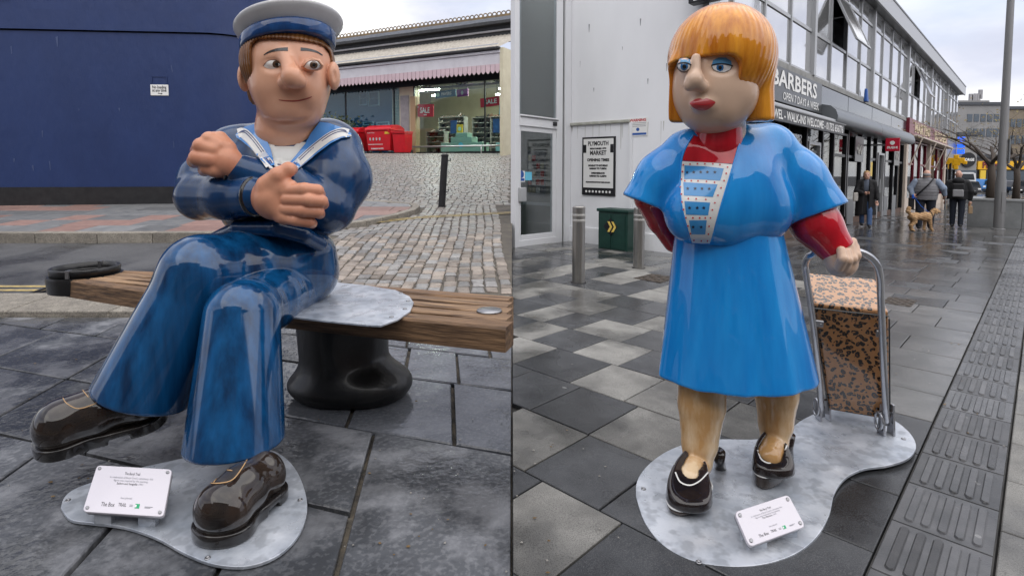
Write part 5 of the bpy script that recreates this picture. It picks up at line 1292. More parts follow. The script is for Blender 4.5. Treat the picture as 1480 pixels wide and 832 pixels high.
def sailor():
    base = S3(430, 440, 3.45)
    t = thing('sailor_statue', 'glossy painted sailor statue with crossed legs and folded arms seated on the bench', 'statue', (float(base[0]), float(base[1]), .66))
    # ---------------- head
    Yh = 3.30; k = pm(Yh)
    HC = S3(418, 108, Yh)
    yaw = R(-9); M = np.array([[math.cos(yaw), -math.sin(yaw), 0], [math.sin(yaw), math.cos(yaw), 0], [0, 0, 1]])
    hp = lambda px, py, dy=0.: S3(px, py, Yh + dy)
    head = SDF(ell(hp(418, 98), (59 * k, 60 * k, 66 * k)))
    head.add(ell(hp(421, 138, -.015), (46 * k, 50 * k, 46 * k)), .08)
    head.add(ell(hp(424, 160, -.035), (35 * k, 38 * k, 26 * k)), .07)                      # chin
    head.add(ell(hp(390, 126, -.11), (16 * k, 26 * k, 26 * k)), .06).add(ell(hp(449, 126, -.11), (14 * k, 26 * k, 26 * k)), .06)   # cheeks
    for x, y in ((394, 93), (452, 94)): head.sub(ell(hp(x, y + 1, -63 * k), (16 * k, 8 * k, 8 * k)), .03)      # sockets
    fz = -57 * k
    head.add(cone(hp(411, 76, fz + .02), hp(421, 108, fz - .035), 7.5 * k, 11 * k), .03)
    head.add(ell(hp(423, 113, fz - .036), (13.5 * k, 14.5 * k, 14 * k)), .026)
    head.add(ball(hp(410, 119, fz - .02), 8 * k), .02).add(ball(hp(434, 118, fz - .02), 8 * k), .02)
    for x, y in ((394, 93.5), (452, 94.5)):
        head.add(ell(hp(x, y, -48.5 * k), (14 * k, 10.5 * k, 8 * k)), .008)
        lid = [(x - 15, y + 1), (x - 9, y - 6.5), (x, y - 9), (x + 9, y - 6.5), (x + 14, y)]
        for i in range(4): head.add(cone(hp(*lid[i], -54 * k), hp(*lid[i + 1], -54 * k), 1.9 * k, 1.9 * k), .008)
    for x, y, s in ((356, 112, -1), (480, 110, 1)):
        head.add(ell(hp(x + s * 2.5, y, -.02), (8 * k, 14 * k, 20 * k)), .008); head.sub(ell(hp(x + s * 4, y, -.02 - 13 * k), (3.2 * k, 5 * k, 11 * k)), .008)
    head.add(cone(hp(416, 160, .04), hp(414, 186, .07), 40 * k, 43 * k), .03)
    head.sub(cone(hp(376, 176, -42 * k + .02), hp(462, 176, -38 * k + .02), 2 * k, 2 * k), .03)
    box = lambda x0, y0, x1, y1, ya, yb: (np.minimum(S3(x0, y1, ya), S3(x0, y1, yb)) - .03, np.maximum(S3(x1, y0, yb), S3(x1, y0, ya)) + .03)
    def bb(x0, y0, x1, y1, ya, yb):
        q = np.array([S3(x, y, Y) for x in (x0, x1) for y in (y0, y1) for Y in (ya, yb)]); return q.min(0) - .02, q.max(0) + .02
    ho = sculpt('head', head, *bb(340, 25, 495, 225, 2.85, 3.75), .0058, 'skin_pink', t)
    # eyes, brows, mouth painted on
    for (x, y, ix, iy) in ((393.5, 93.5, 399.5, 93), (452, 94.5, 453.5, 94)):
        al = [(x - 12.5, y + 2.2), (x - 7, y - 4), (x, y - 6), (x + 6.5, y - 5.2), (x + 12, y + .3), (x + 6.5, y + 5), (x - 1, y + 6.4), (x - 8, y + 5.2)]
        decal('eye', head, [(a, b) for a, b in smooth_line(al + [al[0]], 4)[:-1]], 'eye_white', ho, .001, 2.2)
        decal('iris', head, oval(ix, iy, 5.6, 5.4, 16), 'iris_brown', ho, .002, 2.); decal('pupil', head, oval(ix + .4, iy, 2.3, 2.3, 12), 'pupil', ho, .003, 1.5)
        stroke('eyelid_line', head, [(x - 13, y + 2.4), (x - 7, y - 4.6), (x, y - 6.8), (x + 6.8, y - 6), (x + 12.5, y)], 1.1, 'lid_shade', ho, .002)
    stroke('eyebrow', head, [(381.5, 80), (389, 75.5), (402, 72), (416, 71.5)], lambda s: 1. + 4.4 * s, 'brow_black', ho, .002)
    stroke('eyebrow', head, [(434.5, 71.5), (446, 72.3), (458, 75.5), (466, 80.5)], lambda s: 5. - 3.8 * s, 'brow_black', ho, .002)
    stroke('mouth', head, [(403, 144.5), (415, 146), (430, 145.8), (444, 142.5), (450.5, 139.8)], lambda s: 1. + 4.5 * s * (1 - s), 'lip_red', ho, .0015)
    # hair under the cap
    hair = SDF(ell(hp(417, 92, .0), (63 * k, 65 * k, 62 * k))).add(cone(hp(366, 100, .10), hp(374, 140, .16), 16 * k, 14 * k), .03)
    hair.add(cone(hp(474, 92, .06), hp(474, 112, .08), 8 * k, 4 * k), .03)
    op = SDF(rbox(hp(416, 146, -.26), (49 * k, .27, 82 * k), .06, M.T)); hair.sub(op, .012)
    hair.cut(half(hp(417, 40, 0), (0, .2, 1)))
    hf = hair
    def strands(p):                                    # combed grooves in the fringe
        return hf(p) + .0022 * np.sin(p[:, 0] * 330 + 6 * p[:, 2])
    hr = sculpt('hair', strands, *bb(338, 30, 498, 170, 2.9, 3.8), .0065, 'hair_brown', t)
    # cap
    c = MB(); tl = R(-11); ax = hp(417.5, 66, .0); q = k * .945
    prof = [(62.5, -4), (63.2, -2), (63.5, 0), (64, 9), (64.2, 10.5), (66, 12), (70, 17), (75, 23), (77.5, 27.5), (77.8, 30), (76, 33), (70, 35), (50, 36.5), (20, 37), (1, 37)]
    def captf(x, y, z):
        y2 = y * math.cos(tl) - z * math.sin(tl); z2 = y * math.sin(tl) + z * math.cos(tl); xr = x + .02 * z2; return (ax[0] + x * math.cos(R(1.5)) - z2 * math.sin(R(-1.5)) * 0, ax[1] + y2, ax[2] + z2 + x * .19)
    capo = MB(captf).lathe([(r * q, z * q) for r, z in prof[4:]], (0, 0, 0), 56).build('cap', 'cap_white', t, smooth=True)
    MB(captf).lathe([(r * k * .99 + .003, z * q) for r, z in ((55, -9), (62, -8.6), (63.4, -7), (64.4, 0), (64.8, 8), (63.6, 11), (56, 11.2))], (0, 0, 0), 56).build('cap_band', 'cap_blue', capo, smooth=True)
    # ---------------- tunic: torso, arms
    tun = SDF(ell(S3(412, 262, 3.46), (98 * k, 70 * k, 88 * k)))
    tun.add(ell(S3(412, 300, 3.44), (92 * k, 68 * k, 60 * k)), .1)
    tun.add(cone(S3(362, 212, 3.48), S3(470, 210, 3.50), 34 * k, 40 * k), .08)
    aR = chain([SR(338, 218, 3.45, 36), SR(300, 262, 3.32, 37), SR(290, 285, 3.2, 33)], .05)                       # his right upper arm
    fR = chain([SR(290, 283, 3.18, 33), SR(330, 285, 3.06, 31), SR(366, 284, 2.98, 29)], .05)
    aL = chain([SR(482, 218, 3.46, 42), SR(492, 258, 3.34, 42), SR(478, 300, 3.22, 36)], .06)                        # his left upper arm
    fL = chain([SR(474, 300, 3.2, 34), SR(420, 270, 3.06, 28), SR(350, 248, 3.03, 24)], .05)
    body = SDF(tun).add(aR, .05).add(aL, .06)
    arms = SDF(fR).add(fL, .012)
    tunic = SDF(body).add(arms, .03)
    tunic.sub(cone(hp(414, 140, .02), hp(414, 172, .03), 43 * k, 43 * k), .012)                                     # neck opening
    # opening of the V for the vest
    tun_o = sculpt('tunic', tunic, *bb(245, 165, 540, 372, 2.75, 4.0), .0075, 'tunic_navy', t)
    roll = chain([SR(312, 346, 3.18, 11), SR(345, 330, 3.06, 12), SR(400, 330, 3.0, 12), SR(440, 340, 3.07, 12), SR(462, 352, 3.17, 11)], .01)
    sculpt('waistband', roll, *bb(290, 305, 500, 385, 2.9, 3.4), .007, 'tunic_navy', t)
    # cuffs
    def ringon(name, pt, axis, r, rad, m, par):
        a = Vector(axis).normalized(); u = a.orthogonal().normalized(); v = a.cross(u)
        MB().tube([Vector(pt) + u * (r * math.cos(g)) + v * (r * math.sin(g)) for g in [2 * math.pi * i / 28 for i in range(28)]], rad, 6, closed=True).build(name, m, par, smooth=True)
    p0, p1 = S3(330, 285, 3.06), S3(366, 284, 2.98); ax_ = (p1 - p0) / np.linalg.norm(p1 - p0)
    ringon('cuff', S3(372, 284, 2.97), ax_.tolist(), 27.5 * pm(2.97), .012, 'sole_black', tun_o)
    p0, p1 = S3(420, 272, 3.08), S3(350, 248, 3.03); ax2 = (p1 - p0) / np.linalg.norm(p1 - p0)
    ringon('cuff', S3(336, 244, 3.03), ax2.tolist(), 22 * pm(3.03), .01, 'sole_black', tun_o)
    # vest and collar painted on the chest
    vest = decal('vest', tunic, [(383, 206), (448, 206), (440, 226), (425, 238), (409, 248), (396, 240), (389, 222)], 'vest_white', t, .004, 4., y0=2.4)
    colL = [(340, 195), (347, 187), (354, 183), (372, 178), (381, 192), (391, 215), (397, 238), (390, 240), (377, 231), (362, 214), (348, 203), (342, 199)]
    colR = [(462, 176), (476, 178), (496, 185), (508, 193), (505, 198), (494, 199), (478, 207), (458, 222), (436, 240), (422, 247), (416, 238), (428, 224), (441, 208), (449, 193), (456, 184)]
    col = SDF(tunic).off(.014)
    collar = decal('collar', col, colL, 'collar_blue', t, 0., 3.5, y0=2.4); decal('collar', col, colR, 'collar_blue', t, 0., 3.5, y0=2.4)
    # white border with two navy lines along the collar edges
    wl = [(344, 193), (352, 192), (363, 202), (376, 219), (390, 239)]; wr = [(503, 193), (494, 191), (478, 197), (455, 214), (437, 230), (423, 243)]
    stroke('collar_border', col, wl, 13., 'stripe_white', collar, .0015, 2.4); stroke('collar_border', col, wr, 12., 'stripe_white', collar, .0015, 2.4)
    off = lambda L, o: [(x + o[0], y + o[1]) for x, y in L]
    for o in (1.2, 4.2):
        stroke('collar_stripe', col, off(wl, (o * .85, -o * .55)), 1.3, 'stripe_navy', collar, .003, 2.4); stroke('collar_stripe', col, off(wr, (-o * .6, -o * .8)), 1.3, 'stripe_navy', collar, .003, 2.4)
    piping('collar_edge', tunic, [(343, 198), (350, 199), (364, 212), (378, 231), (394, 246)], 2.2, 'stripe_white', collar, .008, 2.4)
    piping('collar_edge', tunic, [(506, 198), (496, 198), (479, 205), (458, 221), (437, 238), (421, 250)], 2.2, 'stripe_white', collar, .008, 2.4)
    # ---------------- hands
    yR = 2.90; kr = pm(yR)
    hR = SDF(ell(S3(394, 286, yR + .01), (28 * kr, 17 * kr, 32 * kr))).add(cone(S3(384, 285, yR + .05), S3(392, 286, yR + .02), 22 * kr, 25 * kr), .03)
    hR.add(cone(S3(404, 268, yR - .005), S3(418, 272, yR - .01), 14 * kr, 13 * kr), .03).add(cone(S3(404, 302, yR), S3(412, 312, yR - .01), 15 * kr, 13 * kr), .03)
    fing = [[(414, 276, -.02, 11.5), (440, 274, -.045, 11), (458, 276, -.01, 10.5), (462, 281, .05, 9)],
            [(416, 288, -.03, 11.5), (445, 289, -.055, 11), (464, 291, -.01, 10.5), (467, 295, .05, 9)],
            [(412, 302, -.025, 11), (438, 304, -.05, 10.5), (459, 306, -.01, 10), (462, 309, .05, 8.5)],
            [(404, 313, -.01, 10), (428, 318, -.035, 9.5), (447, 321, -.005, 9), (451, 323, .05, 8)]]
    for fg in fing: hR.add(chain([SR(a, b, yR + dy, r * .92) for a, b, dy, r in fg], .006), .007)
    hR.add(chain([SR(386, 268, yR - .01, 15), SR(402, 254, yR - .02, 12.5), SR(417, 245, yR + .0, 10.5), SR(421, 245, yR + .03, 9)], .01), .018)
    sculpt('hand', hR, *bb(340, 225, 485, 345, 2.75, 3.1), .0052, 'skin_hand', t)
    yL = 2.99; kl = pm(yL)
    hL = SDF(ell(S3(322, 232, yL + .0), (26 * kl, 20 * kl, 24 * kl))).add(cone(S3(343, 244, yL + .02), S3(328, 236, yL), 17 * kl, 20 * kl), .03)
    for fg in ([(318, 212, -.02, 12), (303, 202, -.02, 11.5), (298, 208, .04, 10)], [(309, 217, -.04, 12), (291, 211, -.04, 11.5), (286, 218, .03, 10)], [(305, 231, -.05, 13), (286, 228, -.045, 12), (281, 233, .02, 10)], [(312, 246, -.04, 11), (300, 243, -.03, 10), (296, 246, .02, 9)], [(330, 214, .0, 11), (318, 200, .01, 10), (310, 199, .04, 9)]):
        hL.add(chain([SR(a, b, yL + dy, r) for a, b, dy, r in fg], .006), .012)
    sculpt('hand', hL, *bb(255, 180, 375, 275, 2.8, 3.2), .0052, 'skin_hand', t)
    # ---------------- trousers
    hip = SDF(ell(S3(432, 395, 3.42), (58 * k, 62 * k, 50 * k))).add(ell(S3(405, 360, 3.34), (78 * k, 60 * k, 34 * k)), .08)
    thR = chain([SR(430, 387, 3.34, 54), SR(360, 386, 3.08, 55), SR(292, 394, 2.86, 54)], .05)
    shR = SDF(cone(SR(290, 396, 2.85, 52)[0], SR(205, 572, 2.70, 66)[0], 52 * pm(2.85), 67 * pm(2.7)))
    legR = SDF(thR).add(shR, .06); legR.cut(half(S3(207, 574, 2.70), tuple(S3(198, 596, 2.69) - S3(222, 535, 2.72))), .012)
    thL = chain([SR(425, 408, 3.34, 46), SR(385, 432, 3.0, 46), SR(356, 452, 2.74, 46)], .05)
    shL = SDF(cone(SR(350, 455, 2.70, 52)[0], SR(339, 655, 2.50, 71)[0], 52 * pm(2.70), 71 * pm(2.50)))
    legL = SDF(shL).add(thL, .03); legL.cut(half(S3(339, 641, 2.50), (0, -.05, -1)), .012)
    tr = SDF(hip).add(legR, .06).add(legL, .006)
    tr.sub(ell(S3(197, 598, 2.69), (50 * pm(2.7), 44 * pm(2.7), 26 * pm(2.7))), .01).sub(ell(S3(339, 650, 2.50), (60 * pm(2.5), 56 * pm(2.5), 24 * pm(2.5))), .01)
    tro = sculpt('trousers', tr, *bb(110, 300, 505, 665, 2.3, 3.9), .0078, 'trouser_blue', t)
    # ---------------- shoes
    def shoe(name, pts, solepts, heel, h_, bbx, up):
        s = chain([SR(*p) for p in pts], .08); return s
    # planted shoe: flat on the plate
    zp = .016
    pf = lambda px, py: A3(G(px, py, zp))
    toe, heel_ = pf(302, 788), pf(398, 706); dr = (toe - heel_) / np.linalg.norm(toe - heel_); sd = A3((-dr[1], dr[0], 0)); Ls = float(np.linalg.norm(toe - heel_))
    def shoe_sdf(hp_, d, s, up, L, sy, sz):
        W = L * sy; Z = L * sz
        at = lambda a, b, c: hp_ + d * (a * L) + s * (b * W) + up * (c * Z)
        Mx = np.stack([d, s, up], 1)
        u = SDF(ell(at(.79, 0, .15), (.23 * L, .2 * W, .165 * Z), Mx)).add(ell(at(.52, 0, .17), (.30 * L, .18 * W, .17 * Z), Mx), .05).add(ell(at(.18, 0, .16), (.19 * L, .165 * W, .16 * Z), Mx), .06)
        u.cut(half(at(0, 0, .06), tuple(-up)), .006)
        so = SDF(ell(at(.78, 0, .04), (.255 * L, .214 * W, .3 * Z), Mx)).add(ell(at(.42, 0, .04), (.34 * L, .182 * W, .3 * Z), Mx), .05).add(ell(at(.18, 0, .04), (.205 * L, .178 * W, .3 * Z), Mx), .05)
        so.cut(half(at(0, 0, .078), tuple(up)), .006).cut(half(at(0, 0, .0), tuple(-up)), .006)
        arch = SDF(rbox(at(.36, 0, -.01), (.085 * L, .4 * W, .045 * Z), .01, Mx)); so.sub(arch, .01)
        return u, so, at
    up = A3((0, 0, 1))
    Ls2 = Ls / .98
    u1, s1, at1 = shoe_sdf(heel_, dr, sd, up, Ls2, 1.5, 1.65)
    def box_of(pts, pad): q = np.array(pts); return q.min(0) - pad, q.max(0) + pad
    ext = [at1(a, b, c) for a in (-.12, 1.12) for b in (-.35, .35) for c in (-.02, .85)]
    sh1 = sculpt('shoe', u1, *box_of(ext, .02), .006, 'shoe_brown_paint', t); sculpt('sole', s1, *box_of(ext, .02), .006, 'sole_black', sh1)
    # hanging shoe: toe to the left, sole turned a little to the viewer
    toe2, heel2 = S3(54, 652, 2.50), S3(240, 603, 2.74); d2 = (toe2 - heel2) / np.linalg.norm(toe2 - heel2); L2 = float(np.linalg.norm(toe2 - heel2)) * .99
    upv = A3((-.05, -.20, 1.)); up2 = upv - d2 * float(upv @ d2); up2 /= np.linalg.norm(up2); sd2 = np.cross(up2, d2)
    u2, s2, at2 = shoe_sdf(heel2, d2, sd2, up2, L2, 1.3, 1.42)
    ext = [at2(a, b, c) for a in (-.12, 1.12) for b in (-.4, .4) for c in (-.04, 1.)]
    sh2 = sculpt('shoe', u2, *box_of(ext, .02), .006, 'shoe_brown_paint', t); sculpt('sole', s2, *box_of(ext, .02), .006, 'sole_black', sh2)
    # stitched apron and laces
    stroke('apron_seam', u1, [(315, 652), (303, 675), (294, 690), (300, 697), (318, 698), (336, 693), (350, 676), (362, 655)], 1.6, 'lace_tan', sh1, .002)
    stroke('lace', u1, [(338, 652), (325, 672), (309, 697)], 1.6, 'lace_tan', sh1, .002)
    for a, b in (((317, 662), (342, 667)), ((311, 675), (336, 680))): stroke('lace', u1, [a, ((a[0] + b[0]) / 2, (a[1] + b[1]) / 2 + .5), b], 1.6, 'lace_tan', sh1, .002)
    stroke('apron_seam', u2, [(91, 575), (97, 583), (113, 590), (135, 584), (164, 570)], 1.5, 'lace_tan', sh2, .002)
    for a, b in (((119, 563), (128, 574)), ((137, 556), (148, 567))): stroke('lace', u2, [a, ((a[0] + b[0]) / 2, (a[1] + b[1]) / 2), b], 1.4, 'lace_tan', sh2, .002)
    return t
SAILOR = sailor()
# ================================================================ THE WOMAN FIGURE
paint('dress_blue', (.006, .19, .58), (.016, .32, .78), rough=.25, nscale=10, stretch=(1, 1, .06), ramp=(.28, .75), bump=.12, bscale=10, coat=.9)
paint('arm_red', (.36, .004, .012), (.60, .014, .028), rough=.14, nscale=12, stretch=(1, 1, .15), ramp=(.3, .7))
paint('hair_gold', (.52, .155, .008), (.88, .37, .035), rough=.22, nscale=14, stretch=(1.2, 1.2, .14), ramp=(.34, .66), coat=.9)
paint('hair_tip', (.20, .06, .008), (.36, .12, .015), rough=.25, nscale=14, stretch=(1.2, 1.2, .14))
paint('skin_pale', (.62, .42, .30), (.70, .50, .37), rough=.26, nscale=3., stretch=(1, 1, .8), ramp=(.3, .7), coat=.5, coatr=.1)
paint('leg_skin', (.56, .32, .13), (.76, .57, .36), rough=.16, nscale=6., stretch=(1, 1, .3), ramp=(.46, .6))
paint('shoe_black', (.012, .009, .009), (.03, .02, .018), rough=.12, nscale=6, stretch=(1, 1, 1)); paint('platform_brown', (.03, .02, .016), (.06, .042, .034), rough=.22, nscale=8, stretch=(1, 1, 1))
mat('lid_blue', (.07, .27, .50), .3, coat=.5); mat('eye_clean', (.80, .80, .80), .2, coat=.8); mat('iris_blue', (.03, .17, .42), .2, coat=1.); mat('lip_pink', (.42, .045, .05), .3, coat=.7)
mat('trim_white', (.74, .74, .72), .35, coat=.5); mat('dot_red', (.55, .02, .03), .35, coat=.5); mat('star_navy', (.006, .012, .04), .35, coat=.5); mat('panel_blue', (.04, .27, .60), .3, coat=.7)
def efr(ct, cb, rt, rb):
    """elliptic frustum standing upright: top centre, bottom centre, (rx, ry) at each"""
    ct, cb = A3(ct), A3(cb)
    def f(p):
        t = (p[:, 2] - ct[2]) / (cb[2] - ct[2]); tc = np.clip(t, -.1, 1.1); cx = ct[0] + (cb[0] - ct[0]) * tc; cy = ct[1] + (cb[1] - ct[1]) * tc
        rx = rt[0] + (rb[0] - rt[0]) * tc; ry = rt[1] + (rb[1] - rt[1]) * tc; q = np.sqrt(((p[:, 0] - cx) / rx) ** 2 + ((p[:, 1] - cy) / ry) ** 2)
        d = (q - 1) * np.minimum(rx, ry); return np.maximum(d, np.maximum(p[:, 2] - ct[2], cb[2] - p[:, 2]))
    return f
def lady():
    Yb = 2.58; zp = .016
    b0 = G(1060, 690, zp); t = thing('woman_statue', 'glossy painted woman statue in bright blue dress with ginger fringe hair', 'statue', (b0[0], b0[1], .02))
    def bb(x0, y0, x1, y1, ya, yb):
        q = np.array([S3(x, y, Y) for x in (x0, x1) for y in (y0, y1) for Y in (ya, yb)]); return q.min(0) - .02, q.max(0) + .02
    # ---------------- head
    Yh = 2.52; k = pm(Yh); hp = lambda px, py, dy=0.: S3(px, py, Yh + dy)
    head = SDF(ell(hp(1032, 112, 0), (57 * k, 56 * k, 72 * k)))
    head.add(ell(hp(1028, 142, -.03), (48 * k, 46 * k, 44 * k)), .06).add(ell(hp(1032, 163, -.03), (37 * k, 40 * k, 27 * k)), .05)
    head.add(ell(hp(1062, 138, -.03), (26 * k, 40 * k, 34 * k)), .05)
    # features sit on the face, which looks a little to the left
    fz = -55 * k
    head.add(cone(hp(1006, 84, fz + .016), hp(1004, 110, fz + .002), 6 * k, 8.5 * k), .022).add(ell(hp(1003.5, 117, fz - .002), (12.5 * k, 13 * k, 13 * k)), .018)
    head.add(ball(hp(1014, 125, fz + .0), 8 * k), .014).add(ball(hp(996, 124, fz + .0), 7 * k), .014)
    for x, y, w_ in ((989, 95, 9), (1043, 96, 15)):
        head.sub(ell(hp(x, y, -60 * k), (w_ * 1.2 * k, 8 * k, 9 * k)), .022); head.add(ell(hp(x, y, -46 * k), (w_ * k, 9 * k, 10 * k)), .012)
    head.add(ell(hp(1015, 151, -47 * k), (17 * k, 10 * k, 9 * k)), .03)
    head.add(cone(hp(1040, 175, .05), hp(1038, 205, .06), 36 * k, 38 * k), .02)
    ho = sculpt('head', head, *bb(960, 30, 1105, 222, 2.2, 2.85), .0048, 'skin_pale', t)
    # eyes
    for x, y, wl, ix in ((988.5, 96, 9.5, 989), (1043, 97.5, 14.5, 1040.5)):
        decal('eyelid', head, [(x - wl, y - 2), (x - wl * .85, y - 10), (x - wl * .3, y - 14), (x + wl * .4, y - 14), (x + wl * .95, y - 9), (x + wl, y - 2), (x, y - 3.4)], 'lid_blue', ho, .0012, 3.)
        decal('eye', head, [(x - wl, y - 2), (x, y - 4), (x + wl, y - 2), (x + wl * .8, y + 3.5), (x + wl * .25, y + 7), (x - wl * .4, y + 6.6), (x - wl * .85, y + 3)], 'eye_clean', ho, .0015, 2.4)
        decal('iris', head, [(ix - 4.6, y - 3), (ix + 4.6, y - 3), (ix + 5.2, y + 1), (ix + 3.6, y + 4.6), (ix, y + 6), (ix - 3.6, y + 4.6), (ix - 5.2, y + 1)], 'iris_blue', ho, .0024, 2.2)
        decal('pupil', head, oval(ix, y + .6, 2.6, 3., 12), 'pupil', ho, .003, 1.5)
        stroke('lash_line', head, [(x - wl - .5, y - 2.4), (x - wl * .4, y - 4.6), (x + wl * .4, y - 4.4), (x + wl + 1.5, y - 1.6)], 1.8, 'brow_black', ho, .0028)
        stroke('lash_line', head, [(x - wl, y - 2), (x - wl * .8, y + 3.6), (x - wl * .2, y + 7.4), (x + wl * .4, y + 7), (x + wl * .85, y + 3.4), (x + wl, y - 2)], .9, 'brow_black', ho, .0028)
    lips = [(996, 149), (1004, 144.5), (1011, 142.5), (1016, 144), (1021, 142.3), (1028, 144.6), (1034, 148), (1029, 154), (1021, 159), (1012, 159.6), (1003, 156)]
    decal('lips', head, [q for q in smooth_line(lips + [lips[0]], 3)[:-1]], 'lip_pink', ho, .0014, 2.6)
    stroke('lip_line', head, [(998, 149.5), (1008, 151), (1017, 151.5), (1026, 150), (1033, 148.2)], 1., 'dot_red', ho, .0024)
    # ---------------- hair: dome, fringe, side falls
    hair = SDF(ell(hp(1042, 84, .03), (74 * k, 78 * k, 76 * k)))
    hair.add(ell(hp(1044, 120, .10), (66 * k, 60 * k, 75 * k)), .05)
    hair.add(cone(hp(983, 95, -.02), hp(985, 182, .0), 16 * k, 18 * k), .035).add(cone(hp(1096, 88, -.05), hp(1099, 186, -.04), 19 * k, 19 * k), .03)
    hair.cut(half(hp(1042, 178, .05), (0, 0, -1)), .02)
    yw = R(-2); M = np.array([[math.cos(yw), math.sin(yw), 0], [-math.sin(yw), math.cos(yw), 0], [0, 0, 1]])
    hair.sub(rbox(hp(1029, 177, -.26), (42.5 * k, .27, 90 * k), .05, M.T), .012)
    HCX = hp(1042, 84, .03)
    hf = lambda p: hair(p) + .0008 * np.sin(np.arctan2(p[:, 1] - HCX[1], p[:, 0] - HCX[0]) * 52 + 3 * np.sin(p[:, 2] * 11))
    hr = sculpt('hair', hf, *bb(950, -8, 1135, 195, 2.15, 2.95), .0055, 'hair_gold', t)
    # ---------------- neck of the red jumper
    neck = SDF(cone(S3(1038, 178, 2.55), S3(1036, 206, 2.56), 34 * k, 37 * k))
    sculpt('jumper_neck', neck, *bb(975, 140, 1100, 300, 2.3, 2.85), .006, 'arm_red', t)
    # ---------------- dress top
    k2 = pm(2.58)
    top = SDF(ell(S3(1048, 275, 2.62), (84 * k2, 66 * k2, 88 * k2)))
    top.add(cone(S3(998, 222, 2.60), S3(1108, 218, 2.66), 34 * k2, 40 * k2), .07)
    top.add(ell(S3(1004, 305, 2.52), (42 * k2, 42 * k2, 46 * k2)), .06).add(ell(S3(1088, 303, 2.60), (55 * k2, 48 * k2, 52 * k2)), .06)
    top.add(ell(S3(1046, 300, 2.50), (46 * k2, 34 * k2, 56 * k2)), .05)
    slL = chain([SR(992, 226, 2.62, 36), SR(960, 258, 2.63, 39), SR(934, 298, 2.64, 38)], .04); slL.cut(half(S3(930, 293, 2.62), tuple(S3(925, 303, 2.62) - S3(938, 272, 2.62))), .008)
    slR = chain([SR(1110, 226, 2.68, 40), SR(1142, 262, 2.68, 47), SR(1178, 316, 2.66, 49)], .04); slR.cut(half(S3(1180, 309, 2.66), tuple(S3(1186, 322, 2.64) - S3(1160, 268, 2.69))), .008)
    inL = chain([SR(958, 266, 2.63, 24), SR(930, 305, 2.64, 29)], .03); inR = chain([SR(1142, 266, 2.68, 32), SR(1182, 324, 2.66, 39)], .03)
    dress_top = SDF(top).add(slL, .035).add(slR, .04)
    dress_top.sub(inL, .006).sub(inR, .006)
    dress_top.add(SDF(top), .012)
    dress_top.cut(half(S3(1050, 355, 2.5), (0, 0, -1)), .014)
    # low V opening showing the jumper
    neck_hole = SDF(cone(S3(1040, 150, 2.54), S3(1040, 176, 2.54), 36 * k, 34 * k)); dress_top.sub(neck_hole, .012)
    dt = sculpt('dress_bodice', dress_top, *bb(895, 160, 1230, 372, 2.15, 3.1), .0066, 'dress_blue', t)
    # ---------------- skirt
    zt = S3(1050, 328, 2.6)[2]; zb = .488
    sk = SDF(efr((*S3(1052, 328, 2.64)[:2], zt), (*S3(1064, 566, 2.60)[:2], zb), (76 * k2, 57 * k2), (115 * k2, 82 * k2)))
    def fold(p):
        a = np.arctan2(p[:, 1] - 2.6, p[:, 0] - 1.02); s = np.clip((zt - p[:, 2]) / (zt - zb), 0, 1); return SDF(sk)(p) + .0045 * s * np.sin(a * 9 + 1.) + .002 * s * np.sin(a * 17)
    skc = lambda p: -smin(-fold(p), -half((0, 2.6, zb + .005), (0, 0, -1))(p), .012)
    inner = efr((*S3(1060, 520, 2.60)[:2], zb + .12), (*S3(1064, 566, 2.60)[:2], zb - .05), (98 * k2, 66 * k2), (108 * k2, 76 * k2))
    skirt = lambda p: -smin(-skc(p), inner(p), .008)
    so = sculpt('dress_skirt', skirt, *bb(930, 335, 1200, 590, 2.2, 3.0), .0066, 'dress_blue', t)
    seam = SDF(efr((*S3(1052, 347, 2.64)[:2], zt - .008), (*S3(1052, 352, 2.64)[:2], zt - .03), (85 * k2, 63.5 * k2), (86 * k2, 64.5 * k2))).off(.003)
    # ---------------- chest panel, jumper front, stars and dots
    y0 = 2.0
    hem = [(1003, 196), (1020, 202), (1040, 203), (1060, 199), (1071, 190), (1066, 213), (1059, 237), (1022, 235), (985, 232), (991, 214)]
    decal('jumper_front', dress_top, hem, 'arm_red', t, .002, 3.5, y0)
    pn = [(985, 233), (1022, 235), (1058.5, 238), (1050, 266), (1041, 295), (1033, 324), (1026.5, 351), (1013, 351), (1000, 350), (993, 326), (987, 300), (983.5, 268)]
    panel = decal('chest_panel', dress_top, pn, 'trim_white', t, .003, 3.5, y0)
    for bx in ([(989, 239), (1017, 240.5), (1046, 244), (1041, 261.5), (1015, 260), (989, 259.5)], [(988, 264), (1037, 267), (1030, 285), (989, 283)], [(989.5, 291), (1026, 293), (1023, 311), (992, 310)], [(996, 318), (1021, 318), (1019, 338), (999.5, 338)]): decal('panel_patch', dress_top, bx, 'panel_blue', panel, .0042, 3.5, y0)
    z2 = lambda zx, zy: (900 + zx * .2884, 160 + zy * .2884)
    st = [(x, 310) for x in (323, 357, 392, 425, 462)] + [(x, 393) for x in (327, 363, 397, 433)] + [(x, 487) for x in (336, 373, 405)] + [(x, 580) for x in (353, 392)]
    for q in st:
        cx, cy = z2(*q); decal('star', dress_top, [(cx + (2.7 if i % 2 == 0 else 1.2) * math.sin(math.pi * i / 5), cy - (2.7 if i % 2 == 0 else 1.2) * math.cos(math.pi * i / 5)) for i in range(10)], 'star_navy', panel, .0055, 6., y0, 6.)
